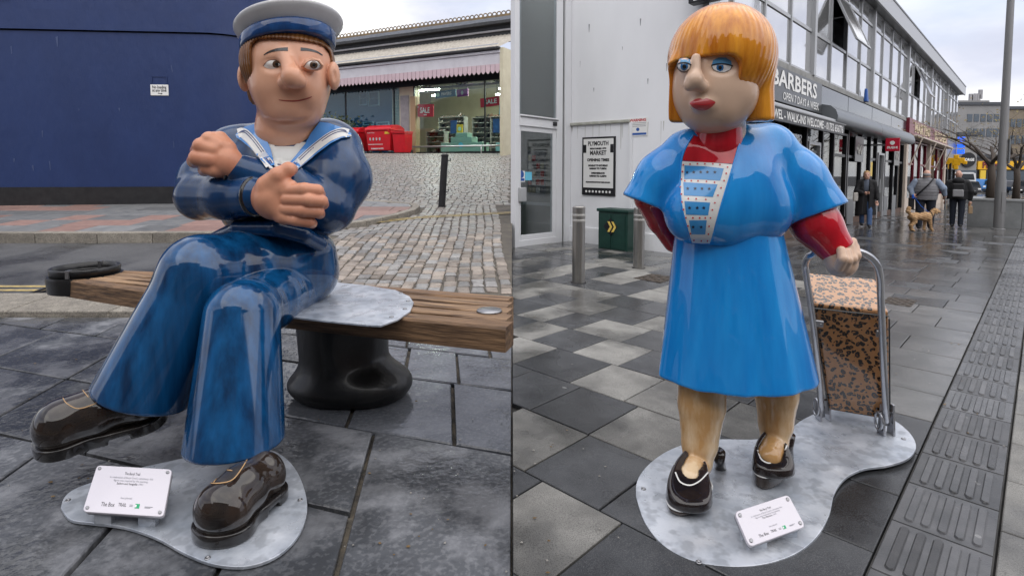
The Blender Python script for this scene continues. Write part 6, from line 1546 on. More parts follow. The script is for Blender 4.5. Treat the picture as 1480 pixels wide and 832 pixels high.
    dots = [(303, 272), (338, 268), (375, 266), (412, 267), (452, 269), (487, 273), (525, 285), (298, 306), (518, 316), (295, 345), (507, 352), (313, 354), (345, 354), (378, 355), (420, 357), (460, 361), (291, 385), (492, 388), (296, 420), (476, 425), (330, 442), (368, 443), (415, 446), (299, 458), (460, 462), (306, 495), (447, 497), (318, 535), (352, 536), (385, 536), (412, 536), (438, 536), (328, 575), (431, 577), (340, 612), (428, 615), (357, 645), (393, 648), (424, 648)]
    for q in dots: decal('dot', dress_top, oval(*z2(*q), 1.25, 1.25, 8), 'dot_red', panel, .0052, 5., y0, 5.)
    piping('neckline', dress_top, [(1002, 196), (992, 212), (985, 232), (983, 262), (986, 300), (993, 328), (999, 350)], 1.5, 'dress_blue', dt, .001, y0); piping('neckline', dress_top, [(1072, 190), (1067, 212), (1060, 237), (1043, 294), (1034, 326), (1027, 351)], 1.5, 'dress_blue', dt, .001, y0)
    # ---------------- arms and hand
    aL = chain([SR(940, 285, 2.72, 24), SR(955, 318, 2.80, 19), SR(974, 350, 2.84, 15)], .02); sculpt('sleeve', aL, *bb(900, 255, 1000, 380, 2.6, 3.0), .006, 'arm_red', t)
    aR = chain([SR(1150, 280, 2.68, 36), SR(1180, 325, 2.62, 33), SR(1210, 362, 2.58, 25)], .03); aR.cut(half(S3(1211, 364, 2.58), tuple(S3(1216, 370, 2.56) - S3(1180, 325, 2.62))), .006)
    sculpt('sleeve', aR, *bb(1110, 240, 1250, 405, 2.4, 2.85), .006, 'arm_red', t)
    yh = 2.56; kh = pm(yh)
    hd = SDF(cone(S3(1206, 362, yh + .01), S3(1214, 380, yh), 19 * kh, 20 * kh)).add(ell(S3(1218, 381, yh), (20 * kh, 18 * kh, 17 * kh)), .02)
    for a, b, dy in ((1212, 386, -.035), (1219, 388, -.02), (1226, 386, .0), (1231, 381, .02)):
        hd.add(chain([SR(a, b, yh + dy - .02, 7.5), SR(a + 6, b - 12, yh + dy - .055, 7.2), SR(a + 4, b - 24, yh + dy - .03, 6.6)], .004), .006)
    hd.add(chain([SR(1222, 366, yh - .03, 8), SR(1227, 356, yh - .02, 7.2), SR(1232, 349, yh, 6.2)], .005), .01)
    sculpt('hand', hd, *bb(1180, 335, 1250, 412, 2.4, 2.7), .0042, 'skin_pale', t)
    # ---------------- legs and platform shoes
    def leg(pts, bx):
        return sculpt('leg', chain([SR(*p) for p in pts], .012), *bb(*bx), .006, 'leg_skin', t)
    def shoe(legpts, uppts, trim, platpx, heelpx, band):
        lg = chain([SR(*p) for p in legpts], .012); lo = sculpt('leg', lg, *bb(min(p[0] for p in legpts) - 45, min(p[1] for p in legpts) - 45, max(p[0] for p in legpts) + 45, max(p[1] for p in legpts) + 35, 2.25, 3.0), .0055, 'leg_skin', t)
        pt = S3(*band)[2]; pe = [G(x, y, zp) for x, y in platpx]; x0, x1, y0_, y1 = min(p[0] for p in pe), max(p[0] for p in pe), min(p[1] for p in pe), max(p[1] for p in pe); hx, hy, _ = G(heelpx[1][0], heelpx[1][1], zp); tx = (x0 + x1) / 2; y1 = hy
        def upper(p):                                    # low vamp rising to the heel counter, drawn in towards the top
            s = np.clip((p[:, 1] - y0_) / (y1 - y0_), 0, 1); h = np.clip((p[:, 2] - pt) / .12, 0, 1.2); cx = tx - .028 + (hx - tx) * .62 * s * s; rx = (x1 - x0) * .5 * (1 - .36 * s) * (1 - .22 * h * h); cy = (y0_ + y1) / 2 - .012; ry = (y1 - y0_) * .545 * (1 - .10 * h)
            d = (np.sqrt(((p[:, 0] - cx) / rx) ** 2 + np.abs((p[:, 1] - cy) / ry) ** 2.6) - 1) * .07; top = pt + .05 + .035 * np.minimum(s * 2.2, 1) + .085 * s * s; return -smin(-d, -(np.maximum(p[:, 2] - top, pt - p[:, 2])), .016)
        u = SDF(upper); u.sub(SDF(lg).off(.003), .006)
        o = sculpt('shoe', u, (x0 - .06, y0_ - .06, zp - .01), (max(x1, hx) + .08, y1 + .06, pt + .32), .0042, 'shoe_black', t)
        pl = ccw([G(x, y, zp + .001) for x, y in smooth_line(platpx + [platpx[0]], 4)[:-1]]); MB().prism([(p[0], p[1]) for p in pl], zp + .001, pt + .004).build('platform', 'platform_brown', o, bevel=.01)
        pc = (sum(p[0] for p in pl) / len(pl), sum(p[1] for p in pl) / len(pl)); MB().tube([(pc[0] + (p[0] - pc[0]) * 1.0, pc[1] + (p[1] - pc[1]) * 1.0, pt + .004) for p in pl], .0042, 6, closed=True).build('welt', 'trim_white', o, smooth=True)
        h0, h1 = S3(*heelpx[0]), S3(*heelpx[1]); h1[2] = zp + .001; MB().tube([tuple(h0), tuple((h0 + h1) / 2), tuple(h1)], [.034, .025, .028], 12).build('heel', 'shoe_black', o, smooth=True)
        return o, u
    s1, u1 = shoe([(1016, 520, 2.60, 36), (1014, 585, 2.57, 34), (1011, 640, 2.54, 26), (1008, 666, 2.52, 21), (1001, 682, 2.46, 22), (995, 692, 2.41, 20)], [(988, 704, 2.40, 25), (1004, 694, 2.46, 22), (1022, 676, 2.53, 16), (1036, 650, 2.57, 9)], ((997, 692, 2.38), (976, 670, 2.42), (1043, 636, 2.58)),
                  [(963, 730), (969, 741), (986, 747), (1007, 741), (1023, 726), (1029, 710), (1020, 700), (990, 702), (969, 716)], ((1038, 654, 2.58), (1041, 688, 2.63)), (990, 717, 2.36))
    s2, u2 = shoe([(1122, 510, 2.68, 34), (1122, 570, 2.68, 30), (1121, 612, 2.66, 24), (1119, 638, 2.63, 19), (1115, 651, 2.58, 20), (1111, 659, 2.53, 18)], [(1111, 668, 2.52, 23), (1120, 658, 2.58, 19), (1132, 642, 2.65, 13), (1140, 620, 2.69, 8)], ((1113, 659, 2.50), (1096, 641, 2.54), (1144, 608, 2.70)),
                  [(1087, 690), (1092, 702), (1105, 708), (1120, 705), (1133, 695), (1139, 682), (1134, 671), (1108, 671), (1091, 679)], ((1139, 628, 2.68), (1138, 672, 2.70)), (1112, 681, 2.50))
    stroke('trim', u1, [(1036, 650), (1031, 666), (1023, 682), (1011, 695), (997, 701), (983, 696), (976, 682)], 2., 'trim_white', s1, .002, 1.8); stroke('trim', u2, [(1140, 622), (1138, 640), (1132, 655), (1122, 665), (1111, 669), (1100, 663), (1095, 650)], 2., 'trim_white', s2, .002, 1.8)
    return t
LADY = lady()
# ================================================================ bench, base plates, plaques
mat('bench_wood', (.075, .042, .027), .6, c2=(.46, .29, .16), nscale=5, stretch=(.7, 9, 9), bump=.5, bscale=14, bdist=.01, rnd=(.8, 1.15), ramp=(.3, .72))
mat('bench_wood_dark', (.045, .024, .015), .6, c2=(.32, .19, .10), nscale=5, stretch=(.7, 9, 9), bump=.5, bscale=14, bdist=.01, rnd=(.8, 1.15), ramp=(.3, .7))
mat('cast_black', (.003, .003, .0035), .45, c2=(.006, .006, .0065), nscale=9, bump=.25, bscale=26, bdist=.01, coat=.25, coatr=.15)
mat('galvanised', (.38, .42, .48), .34, metal=.4, c2=(.70, .73, .78), nscale=4.5, bump=.08, bscale=40, rrange=(.2, .5), detail=9., speck=((.24, .26, .29), 16., .45))
mat('galv_edge', (.30, .31, .33), .5, metal=.5); mat('plaque_face', (.66, .63, .68), .18, coat=.5); mat('bolt_steel', (.34, .34, .35), .35, metal=.9)
mat('print_dark', (.03, .03, .035), .5); mat('print_soft', (.30, .30, .33), .5); mat('logo_green', (.01, .36, .15), .4)
BZ = .66
BA = Vector((0., 3.15, BZ)); BE = Vector((-3.29, 4.23, BZ))
def bench():
    d = (BE - BA).normalized(); n = Vector((d.y, -d.x, 0)); n = n if n.y < 0 else -n      # towards the viewer
    L = (BE - BA).length
    t = thing('timber_bench', 'weathered slatted timber bench with round black iron end on a black iron foot', 'bench', (BA.x + d.x * 1.6, BA.y + d.y * 1.6, 0))
    fx = lambda s, o, z: tuple(BA + d * s + n * o + Vector((0, 0, z - BZ)))
    def hw(s):                                    # half width: wide in the middle, drawn in at the iron end
        q = min(1., max(0., (s - 1.4) / (L - 1.4))); return .335 - .15 * q ** 1.6
    TH = .13
    # rails: front, back and four inner slats separated by open slots, joined solid at the ends
    slots = [(-.19, .9), (-.065, .93), (.065, .93), (.19, .9)]
    edges = [-1., -.6, -.2, .2, .6, 1.]
    gap = .02
    for i in range(5):
        N = 20; vs = []; m = 'bench_wood_dark' if i in (0, 4) else 'bench_wood'
        s0, s1 = .02, L - .06
        for j in range(N + 1):
            o_ = hw(.5) * (edges[i] + edges[i + 1]) / 2; sa = (.012 - .31 * o_) / .95; s = sa + (s1 - sa) * j / N; h = hw(s); g = gap if .2 < s < L - .55 else .002
            if i < 4: b = h * edges[i + 1] - g
            else: b = h
            a = h * edges[i] + (g if i > 0 else 0.)
            z1 = BZ; z0 = BZ - (TH if i in (0, 4) else .07)
            zr = .012 if i in (0, 4) else .006
            vs += [fx(s, a, z0), fx(s, b, z0), fx(s, b, z1 - zr), fx(s, b - .012, z1), fx(s, a + .012, z1), fx(s, a, z1 - zr)]
        K = 6; fs = [tuple(range(K))[::-1], tuple(range(N * K, N * K + K))]
        for j in range(N):
            for q in range(K): fs.append((j * K + q, j * K + (q + 1) % K, (j + 1) * K + (q + 1) % K, (j + 1) * K + q))
        # local frame so that the grain follows the slat
        o = mesh('slat', [(Vector(v) - Vector(fx(L / 2, 0, BZ))).to_tuple() for v in vs], fs, m, t, world=False)
        c = Vector(fx(L / 2, 0, BZ)); ang = math.atan2(d.y, d.x); Rm = Matrix.Rotation(-ang, 4, 'Z'); o.data.transform(Rm); o.rotation_euler = (0, 0, ang); o.location = c - Vector(t.location)
    # bolt hole plugs on the front rail
    for s in (1.28, 2.35): MB().tube([fx(s, hw(s) - .01, BZ - .07), fx(s, hw(s) + .003, BZ - .07)], .016, 10).build('bolt', 'iron', t)
    # round iron end with raised ring
    c = fx(L, 0, BZ)
    MB().lathe([(.2, -.13), (.235, -.12), (.245, -.02), (.24, 0), (.2, .006), (.001, .006)], c, 36).build('end_cap', 'cast_black', t, auto=50)
    MB().lathe([(.205, .004), (.222, .006), (.226, .055), (.218, .062), (.206, .06), (.2, .02), (.2, .006)], c, 36).build('end_ring', 'cast_black', t, smooth=True)
    for g in (100, 280): MB().box(c[0] + .214 * math.cos(R(g)) - .012, c[0] + .214 * math.cos(R(g)) + .012, c[1] + .214 * math.sin(R(g)) - .02, c[1] + .214 * math.sin(R(g)) + .02, c[2] + .006, c[2] + .066).build('ring_lug', 'bolt_steel', t)
    q = fx(.1, .05, BZ); MB().lathe([(.075, 0), (.07, .008), (.001, .012)], (q[0] - .02, q[1], q[2] + .002), 20).build('socket_plate', 'bolt_steel', t, smooth=True)
    # black iron foot, shaped like a mooring bollard: waisted above, swelling to a heavy round base with side hollow
    f = A3(fx(1.14, -.06, 0)); f[2] = 0
    ped = SDF(ell((f[0], f[1], .08), (.40, .30, .13))).add(cone((f[0] - .04, f[1] + .03, .16), (f[0] - .06, f[1] + .05, .62), .28, .30), .10)
    ped.add(ell((f[0] + .14, f[1] - .05, .09), (.26, .24, .14)), .05)
    ped.sub(ell((f[0] + .20, f[1] - .30, .36), (.2, .14, .17)), .06)
    ped.cut(half((0, 0, .004), (0, 0, -1)), .01).cut(half((0, 0, BZ - .075), (0, 0, 1)), .005)
    sculpt('iron_foot', ped, f - A3((.5, .4, .0)) + A3((0, 0, -.02)), f + A3((.5, .4, .66)), .011, 'cast_black', t)
    return fx, hw, L
FX, HW, BL = bench()
def ngon_plate(name, px, z0, z1, m, parent, n=5):
    q = smooth_line(px + [px[0]], n)[:-1]; p = ccw([G(a, b, z1) for a, b in q]); return MB().prism([(a[0], a[1]) for a in p], z0, z1).build(name, m, parent, bevel=.002)
def screw(x, y, z, parent, r=.011):
    MB().lathe([(r, 0), (r * .9, .003), (r * .45, .0035), (r * .4, .002), (.0005, .002)], (x, y, z), 12).build('screw', 'bolt_steel', parent, smooth=True)
def seat_plate():
    px = [(300, 424), (395, 411), (478, 407), (530, 412), (572, 419), (592, 428), (598, 437), (593, 449), (575, 461), (550, 470), (530, 469), (470, 463), (400, 455), (330, 448), (300, 440)]
    z1 = BZ + .012; p = ccw([G(a, b, z1) for a, b in px]); c = p[0]
    t = thing('seat_plate', 'rounded galvanised steel plate bolted across the bench under the sailor', 'steel plate', (c[0], c[1], BZ + .001))
    MB().prism([(a[0], a[1]) for a in p], BZ + .001, z1).build('sheet', 'galvanised', t, bevel=.002)
    for a, b in ((579.5, 423.5), (590, 435), (585.5, 446.5), (566, 458)):
        g = G(a, b, z1); screw(g[0], g[1], z1, t, .014)
seat_plate()
def plaque(t, corners, lab_lines, zbase):
    """tilted plaque from its four top-face corners (photo px, height): bl, br, tr, tl"""
    bl, br, tr, tl = [Vector(G(x, y, z)) for x, y, z in corners]
    o = (bl + br + tr + tl) / 4; ex = ((br - bl) + (tr - tl)) / 2; ey = ((tl - bl) + (tr - br)) / 2; w_, h_ = ex.length, ey.length
    _ex, _ey = ex.normalized(), ey.normalized(); _ez = _ex.cross(_ey).normalized(); tf = lambda a, b, c=0.: tuple(o + _ex * a + _ey * b + _ez * c); hw, hh = w_ / 2, h_ / 2; r = .018
    out = []
    for cx, cy, a0 in ((hw - r, hh - r, 0), (-hw + r, hh - r, 90), (-hw + r, -hh + r, 180), (hw - r, -hh + r, 270)):
        for k in range(5): g = R(a0 + 22.5 * k); out.append((cx + r * math.cos(g), cy + r * math.sin(g)))
    MB(tf).prism(out, -.014, 0.).build('plaque', 'plaque_face', t, bevel=.0025)
    MB(tf).prism([(a * .985, b * .98) for a, b in out], -.022, -.0145).build('backing', 'galv_edge', t)
    for sx in (-1, 1):
        for sy in (-1, 1): MB(tf).lathe([(.008, 0), (.007, .003), (.0035, .003), (.0005, .0015)], (sx * (hw - .018), sy * (hh - .018), .0005), 12).build('screw', 'bolt_steel', t, smooth=True)
        for yy in (-hh + .03, hh - .05):
            c = Vector(tf(sx * hw * .55, yy, -.022)); b = MB(); b.add([(c.x - .035, c.y - .012, zbase), (c.x + .035, c.y - .012, zbase), (c.x + .035, c.y + .012, zbase), (c.x - .035, c.y + .012, zbase), (c.x - .035, c.y - .012, c.z + .002), (c.x + .035, c.y - .012, c.z + .002), (c.x + .035, c.y + .012, c.z + .002), (c.x - .035, c.y + .012, c.z + .002)], [(0, 3, 2, 1), (4, 5, 6, 7), (0, 1, 5, 4), (1, 2, 6, 5), (2, 3, 7, 6), (3, 0, 4, 7)]); b.build('bracket', 'galvanised', t)
    T = lambda s, x, y, sz, wd, m: text('lettering', s, sz * h_, lambda a, b, c=0.: tf(a + x * hw, b + y * hh, .0008 + c), m, t, wd * w_)
    for s, x, y, sz, wd, m in lab_lines: T(s, x, y, sz, wd, m)
    # green square logo and its neighbours
    MB(tf).box(.33 * hw - .015 * w_ - .02 * w_, .33 * hw + .02 * w_, -.74 * hh, -.56 * hh, .0004, .001).build('green_logo', 'logo_green', t)
    MB(tf).box(.26 * hw, .30 * hw, -.7 * hh, -.6 * hh, .001, .0014).build('logo_mark', 'white_print', t)
    for x0, x1, y in ((.12, .2, -.62), (.12, .2, -.68), (.5, .7, -.66), (.5, .64, -.7)): MB(tf).box(x0 * hw, x1 * hw, y * hh - .004 * h_, y * hh + .008 * h_, .0004, .001).build('logo_line', 'print_soft', t)
def plates():
    # ---- under the sailor's foot
    px = [(88, 733), (93, 718), (108, 706), (140, 694), (200, 676), (262, 662), (310, 650), (360, 645), (402, 654), (430, 682), (444, 728), (434, 768), (404, 800), (360, 817), (312, 815), (270, 800), (225, 776), (180, 761), (135, 755), (102, 750)]
    c = G(265, 740); t = thing('foot_plate', 'pear shaped galvanised base plate under the sailor with an information plaque', 'base plate', (c[0], c[1], 0))
    ngon_plate('sheet', px, .003, .016, 'galvanised', t)
    for a, b in ((98, 722.5), (434, 722), (300, 806)): g = G(a, b, .016); screw(g[0], g[1], .016, t, .012)
    L1 = [('The Beryl Trail', 0, .68, .085, .2, 'print_dark'), ("In celebration of Beryl Cook's centenary, this", 0, .50, .062, .56, 'print_soft'), ('figure was inspired by the painting', 0, .37, .062, .44, 'print_soft'), ('Sailors and Seagulls', -.08, .24, .068, .26, 'print_dark'), ('c.1991', .26, .24, .06, .08, 'print_soft'),
          ('beryltrail', 0, -.36, .055, .14, 'print_soft'), ('The Box', -.42, -.66, .12, .17, 'print_dark'), ('TRAIL', -.06, -.64, .1, .1, 'print_dark')]
    plaque(t, ((118, 738, .08), (237, 747, .08), (248, 677, .17), (141, 672, .17)), L1, .016)
    # ---- under the woman and her trolley
    px = [(919, 716), (921, 694), (936, 672), (965, 651), (1005, 637), (1045, 634), (1095, 634), (1135, 624), (1160, 606), (1195, 592), (1240, 592), (1285, 603), (1314, 624), (1324, 645), (1312, 662), (1282, 672), (1248, 677), (1222, 690), (1206, 712), (1198, 744), (1180, 775), (1148, 800), (1100, 815), (1045, 817), (998, 808), (958, 786), (932, 754)]
    c = G(1110, 720); t = thing('statue_base', 'curved galvanised base plate under the woman and trolley with an information plaque', 'base plate', (c[0], c[1], 0))
    ngon_plate('sheet', px, .003, .016, 'galvanised', t)
    for a, b in ((930, 706), (1306, 634), (1010, 812), (1235, 596)): g = G(a, b, .016); screw(g[0], g[1], .016, t, .012)
    L2 = [('The Beryl Trail', 0, .62, .085, .2, 'print_dark'), ("In celebration of Beryl Cook's centenary, this", 0, .44, .062, .56, 'print_soft'), ('figure was inspired by the painting', 0, .31, .062, .44, 'print_soft'), ('The Market', -.06, .18, .068, .17, 'print_dark'), ('c.1995', .2, .18, .06, .08, 'print_soft'),
          ('beryltrail', 0, -.36, .055, .14, 'print_soft'), ('The Box', -.42, -.66, .12, .17, 'print_dark'), ('TRAIL', -.06, -.64, .1, .1, 'print_dark')]
    plaque(t, ((1083, 790, .06), (1165, 760, .06), (1139, 714, .12), (1062, 739, .12)), L2, .016)
    return t
plates()

# ================================================================ leopard print trolley
mat('trolley_steel', (.50, .51, .54), .25, metal=.75, c2=(.42, .43, .46), nscale=12, coat=.4)
def leopard():
    m = bpy.data.materials.new('leopard'); m.use_nodes = True; MATS['leopard'] = m; n = m.node_tree.nodes; l = m.node_tree.links; b = n['Principled BSDF']
    b.inputs['Roughness'].default_value = .2; b.inputs['Coat Weight'].default_value = .7; b.inputs['Coat Roughness'].default_value = .06
    tc = n.new('ShaderNodeTexCoord'); nz = n.new('ShaderNodeTexNoise'); nz.inputs['Scale'].default_value = 16.; l.new(tc.outputs['Object'], nz.inputs['Vector'])
    ad = n.new('ShaderNodeVectorMath'); ad.operation = 'MULTIPLY_ADD'; l.new(nz.outputs['Color'], ad.inputs[0]); ad.inputs[1].default_value = (.05, .05, .05); l.new(tc.outputs['Object'], ad.inputs[2])
    vo = n.new('ShaderNodeTexVoronoi'); vo.inputs['Scale'].default_value = 40.; vo.inputs['Randomness'].default_value = .85; l.new(ad.outputs[0], vo.inputs['Vector'])
    r = n.new('ShaderNodeValToRGB'); e = r.color_ramp.elements; r.color_ramp.interpolation = 'CONSTANT'
    e[0].position = 0.; e[0].color = (.20, .075, .02, 1); e[1].position = .17; e[1].color = (.012, .008, .006, 1); x = e.new(.47); x.color = (.44, .21, .08, 1)
    l.new(vo.outputs['Distance'], r.inputs[0])
    n2 = n.new('ShaderNodeTexNoise'); n2.inputs['Scale'].default_value = 34.; l.new(tc.outputs['Object'], n2.inputs['Vector'])
    g = n.new('ShaderNodeValToRGB'); g.color_ramp.elements[0].position = .33; g.color_ramp.elements[1].position = .36; l.new(n2.outputs['Fac'], g.inputs[0])
    mx = n.new('ShaderNodeMixRGB'); l.new(g.outputs[0], mx.inputs[0]); mx.inputs[1].default_value = (.47, .22, .085, 1); l.new(r.outputs[0], mx.inputs[2])
    # keep rings mostly; breaks come from the second noise
    l.new(mx.outputs[0], b.inputs['Base Color'])
leopard()
def trolley():
    zp = .016
    # frame legs stand on the plate
    fl, fr_ = Vector(G(1189, 606, zp)), Vector(G(1281, 627, zp))
    t = thing('shopping_trolley', 'leopard print shopping trolley bag on a tubular steel frame held by the woman', 'trolley', tuple((fl + fr_) / 2))
    # U-shaped handle: points by photo px with depth running from the feet to the leaning top
    ya, yb_ = fl.y, fr_.y
    def at(px, py, Y): return P(px, py, Y)
    Yt = 2.60
    pts = [at(1188, 600, ya), at(1181, 520, ya - .14), at(1173, 450, ya - .26), at(1165, 395, ya - .36), at(1164, 380, ya - .40), at(1170, 370, Yt + .06), at(1186, 364, Yt + .02), at(1210, 362, Yt - .03), at(1232, 362, Yt - .06), at(1250, 367, Yt - .06), at(1264, 378, Yt - .05), at(1271, 395, Yt - .02), at(1273, 430, yb_ - .28), at(1276, 500, yb_ - .17), at(1279, 570, yb_ - .06), at(1281, 612, yb_)]
    MB().tube(smooth_line(pts, 5), .0165, 12).build('frame', 'trolley_steel', t, smooth=True)
    # bag: a slanted box. front face corners and depth
    f = [Vector(at(1175, 438, 2.98)), Vector(at(1285, 450, 2.86)), Vector(at(1286, 608, 3.0)), Vector(at(1198, 593, 3.12))]
    ex = (f[1] - f[0]).normalized(); ey = (f[0] - f[3]).normalized(); nrm = ex.cross(ey).normalized(); nrm = nrm if nrm.y > 0 else -nrm     # into the bag
    dep = .3
    up = Vector((0, 0, 1)); back = (nrm + up * .0).normalized()
    bk = [p + back * dep + (Vector((0, 0, .035)) if i < 2 else Vector((0, 0, -.0))) for i, p in enumerate(f)]
    vs = [tuple(p) for p in f + bk]; b = MB().add(vs, [(0, 3, 2, 1), (4, 5, 6, 7), (0, 1, 5, 4), (1, 2, 6, 5), (2, 3, 7, 6), (3, 0, 4, 7)])
    bag = b.build('bag', 'leopard', t, bevel=.018, seg=3)
    # dark zip line under the lid, along the front and side
    def seam(a, c): MB().tube([a, c], .004, 6).build('zip', 'sole_black', bag)
    for o in (0.,):
        a, c = f[0] + (f[3] - f[0]) * .04 - nrm * .002, f[1] + (f[2] - f[1]) * .04 - nrm * .002; seam(a, c); seam(f[0] - nrm * .002 + (f[3] - f[0]) * .06, f[3] - nrm * .002); seam(f[1] - nrm * .002 + (f[2] - f[1]) * .06, f[2] - nrm * .002)
    # clips holding the bag to the frame
    for px, py, Y in ((1181, 467, 2.93), (1270, 482, 2.84)):
        c = Vector(at(px, py, Y)); tfb = frame_axes(c, ex, ey); MB(tfb).box(-.012, .03, -.018, .018, -.008, .008).build('clip', 'bolt_steel', t, bevel=.003)
        MB(tfb).lathe([(.006, 0), (.004, .003), (.0005, .003)], (.015, 0, .008), 8).build('clip_bolt', 'bolt_steel', t)
    # foot clevises: two lugs and a hanging ring at each leg
    for (px, py, base) in ((1190, 606, fl), (1281, 627, fr_)):
        q = Vector(G(px, py, zp))
        for dx in (-.028, .026):
            MB().add([(q.x + dx - .006, q.y - .03, zp), (q.x + dx + .006, q.y - .03, zp), (q.x + dx + .006, q.y + .03, zp), (q.x + dx - .006, q.y + .03, zp), (q.x + dx - .006, q.y - .014, zp + .17), (q.x + dx + .006, q.y - .014, zp + .17), (q.x + dx + .006, q.y + .014, zp + .17), (q.x + dx - .006, q.y + .014, zp + .17)], [(0, 3, 2, 1), (4, 5, 6, 7), (0, 1, 5, 4), (1, 2, 6, 5), (2, 3, 7, 6), (3, 0, 4, 7)]).build('lug', 'trolley_steel', t, bevel=.003)
        MB().tube([(q.x - .04, q.y, zp + .12), (q.x + .04, q.y, zp + .12)], .007, 8).build('pin', 'bolt_steel', t, smooth=True)
        MB().tube([(q.x - .045, q.y + .03 * math.cos(R(g)), zp + .075 + .05 * math.sin(R(g))) for g in range(0, 360, 30)], .007, 6, closed=True).build('ring', 'trolley_steel', t, smooth=True)
trolley()
# ================================================================ street furniture, people, dog, far end of the street
mat('coat_black', (.012, .012, .014), .75); mat('jeans_blue', (.05, .10, .22), .8, c2=(.08, .14, .28), nscale=12); mat('jeans_dark', (.012, .016, .028), .8); mat('top_grey', (.10, .12, .16), .8)
mat('gilet_grey', (.15, .15, .165), .7, c2=(.19, .19, .2), nscale=20); mat('shirt_blue', (.22, .27, .36), .8); mat('person_skin', (.55, .32, .24), .5); mat('hair_blond', (.42, .26, .12), .6); mat('tote_white', (.6, .58, .54), .7)
mat('trainer', (.03, .03, .035), .5); mat('trainer_white', (.6, .6, .6), .5); mat('backpack_grey', (.25, .25, .26), .7); mat('bag_tan', (.36, .25, .15), .7); mat('leash_blue', (.02, .12, .55), .4); mat('dog_fur', (.36, .21, .10), .85, c2=(.50, .32, .17), nscale=14, bump=1., bscale=45, bdist=.02)
def loc(f):                                            # keep local frames: sculpt without world offset
    return f
def person(name, label, px, py, face, build):
    u, v = GR(px, py); x, y, z = w(u, v, 0.); t = thing(name, label, 'person', (x, y, z), face); build(t); return t
def sk(name, f, m, t, lo=(-.6, -.6, -.02), hi=(.6, .6, 1.95), h=.0135): return sculpt(name, f, lo, hi, h, m, t, world=False)
def head_sdf(z, turn=0.):
    s = SDF(ell((0, 0, z), (.078, .098, .115))).add(ell((0, .03, z - .06), (.058, .07, .06)), .03).add(cone((0, -.01, z - .22), (0, 0, z - .08), .058, .055), .03)
    s.add(cone((0, .09, z + .01), (0, .112, z - .025), .012, .016), .012)                       # nose
    for q in (-1, 1): s.add(ell((q * .08, 0, z - .005), (.012, .025, .034)), .006).sub(ball((q * .032, .105, z + .018), .014), .012)   # ears, eye sockets
    s.sub(cone((-.022, .112, z - .062), (.022, .112, z - .062), .006, .006), .008); return s
def face_bits(t, z):
    for q in (-1, 1):
        MB().lathe([(.0005, -.008), (.011, -.003), (.011, .003), (.0005, .008)], (q * .032, .094, z + .016), 8).build('eye', 'pupil', t, world=False)
def hand_sdf(p, d):                                    # a small hand with fingers: palm p, pointing d
    p = A3(p); d = A3(d); d = d / np.linalg.norm(d); sx = np.cross(d, A3((0, 1, 0))); sx = sx / max(1e-6, np.linalg.norm(sx)); s = SDF(ell(p + d * .04, (.03, .04, .045)))
    for i, L in enumerate((.07, .08, .075, .06)): a = p + d * .07 + sx * (.024 * (i - 1.5) * .8); s.add(chain([(a, .0125), (a + d * L * .5 + A3((0, .012, 0)), .0115), (a + d * L * .85 + A3((0, .035, 0)), .01)], .004), .006)
    s.add(chain([(p + d * .02 + sx * .03, .013), (p + d * .055 + sx * .05, .011)], .004), .008); return s
def shoe_pair(t, feet, m):
    for (x, y, z, a) in feet:
        ca, sa = math.sin(a), math.cos(a); s = SDF(cone((x, y - .05, z + .05), (x + ca * .15, y + sa * .15, z + .04), .05, .042)).cut(half((0, 0, z + .006), (0, 0, -1)), .01); sk('shoe', s, m, t, (x - .25, y - .25, z - .02), (x + .3, y + .3, z + .2), .012)
def walker(t):                                         # woman in black coat, walking to the viewer
    Z = 1.52
    body = head_sdf(Z); h1 = (.02, .20, .98); body.add(hand_sdf((.06, .19, 1.0), (-.8, .3, .1)), 0).add(hand_sdf((-.27, .05, .78), (0, .2, -1)), 0)
    b = sk('body', body, 'person_skin', t); face_bits(t, Z)
    hair = SDF(ell((0, -.02, Z + .035), (.09, .105, .10))).add(ell((.03, -.10, Z - .03), (.06, .06, .09)), .03); hair.sub(rbox((0, .12, Z - .06), (.062, .1, .13), .03), .01); sk('hair', hair, 'hair_blond', t)
    top = SDF(ell((0, .0, 1.18), (.14, .10, .2))).add(cone((0, 0, 1.32), (0, 0, 1.38), .07, .06), .03); sk('jumper', top, 'top_grey', t)
    coat = SDF(ell((0, -.02, 1.16), (.20, .145, .26))).add(cone((-.15, -.01, 1.32), (.15, -.01, 1.32), .07, .07), .05).add(efr((0, -.03, 1.12), (0, -.06, .36), (.2, .15), (.27, .2)), .05)
    coat.add(chain([((-.19, -.01, 1.3), .065), ((-.25, .0, 1.06), .058), ((-.27, .05, .84), .05)], .03), .03).add(chain([((.19, -.01, 1.3), .065), ((.25, .03, 1.05), .06), ((.09, .19, 1.0), .05)], .03), .03)
    coat.sub(rbox((0, .22, .75), (.06, .16, .6), .04), .03); coat.sub(cone((0, .05, 1.36), (0, .1, 1.2), .07, .05), .02); sk('coat', coat, 'coat_black', t)
    legs = chain([((-.09, -.02, .88), .085), ((-.10, .06, .5), .07), ((-.10, .12, .1), .062)], .02); legs.add(chain([((.09, -.02, .88), .085), ((.09, -.0, .5), .07), ((.08, -.12, .13), .06)], .02), .01); sk('jeans', legs, 'jeans_blue', t)
    shoe_pair(t, ((-.10, .14, 0., 0.), (.08, -.14, .03, 0.)), 'trainer')
    MB().add([(.2, -.1, 1.08), (.32, -.1, 1.05), (.32, .16, .98), (.2, .16, 1.02), (.2, -.1, .78), (.33, -.1, .76), (.33, .16, .74), (.2, .16, .76)], [(0, 1, 2, 3), (4, 7, 6, 5), (0, 4, 5, 1), (1, 5, 6, 2), (2, 6, 7, 3), (3, 7, 4, 0)]).build('tote_bag', 'tote_white', t, world=False, bevel=.03)
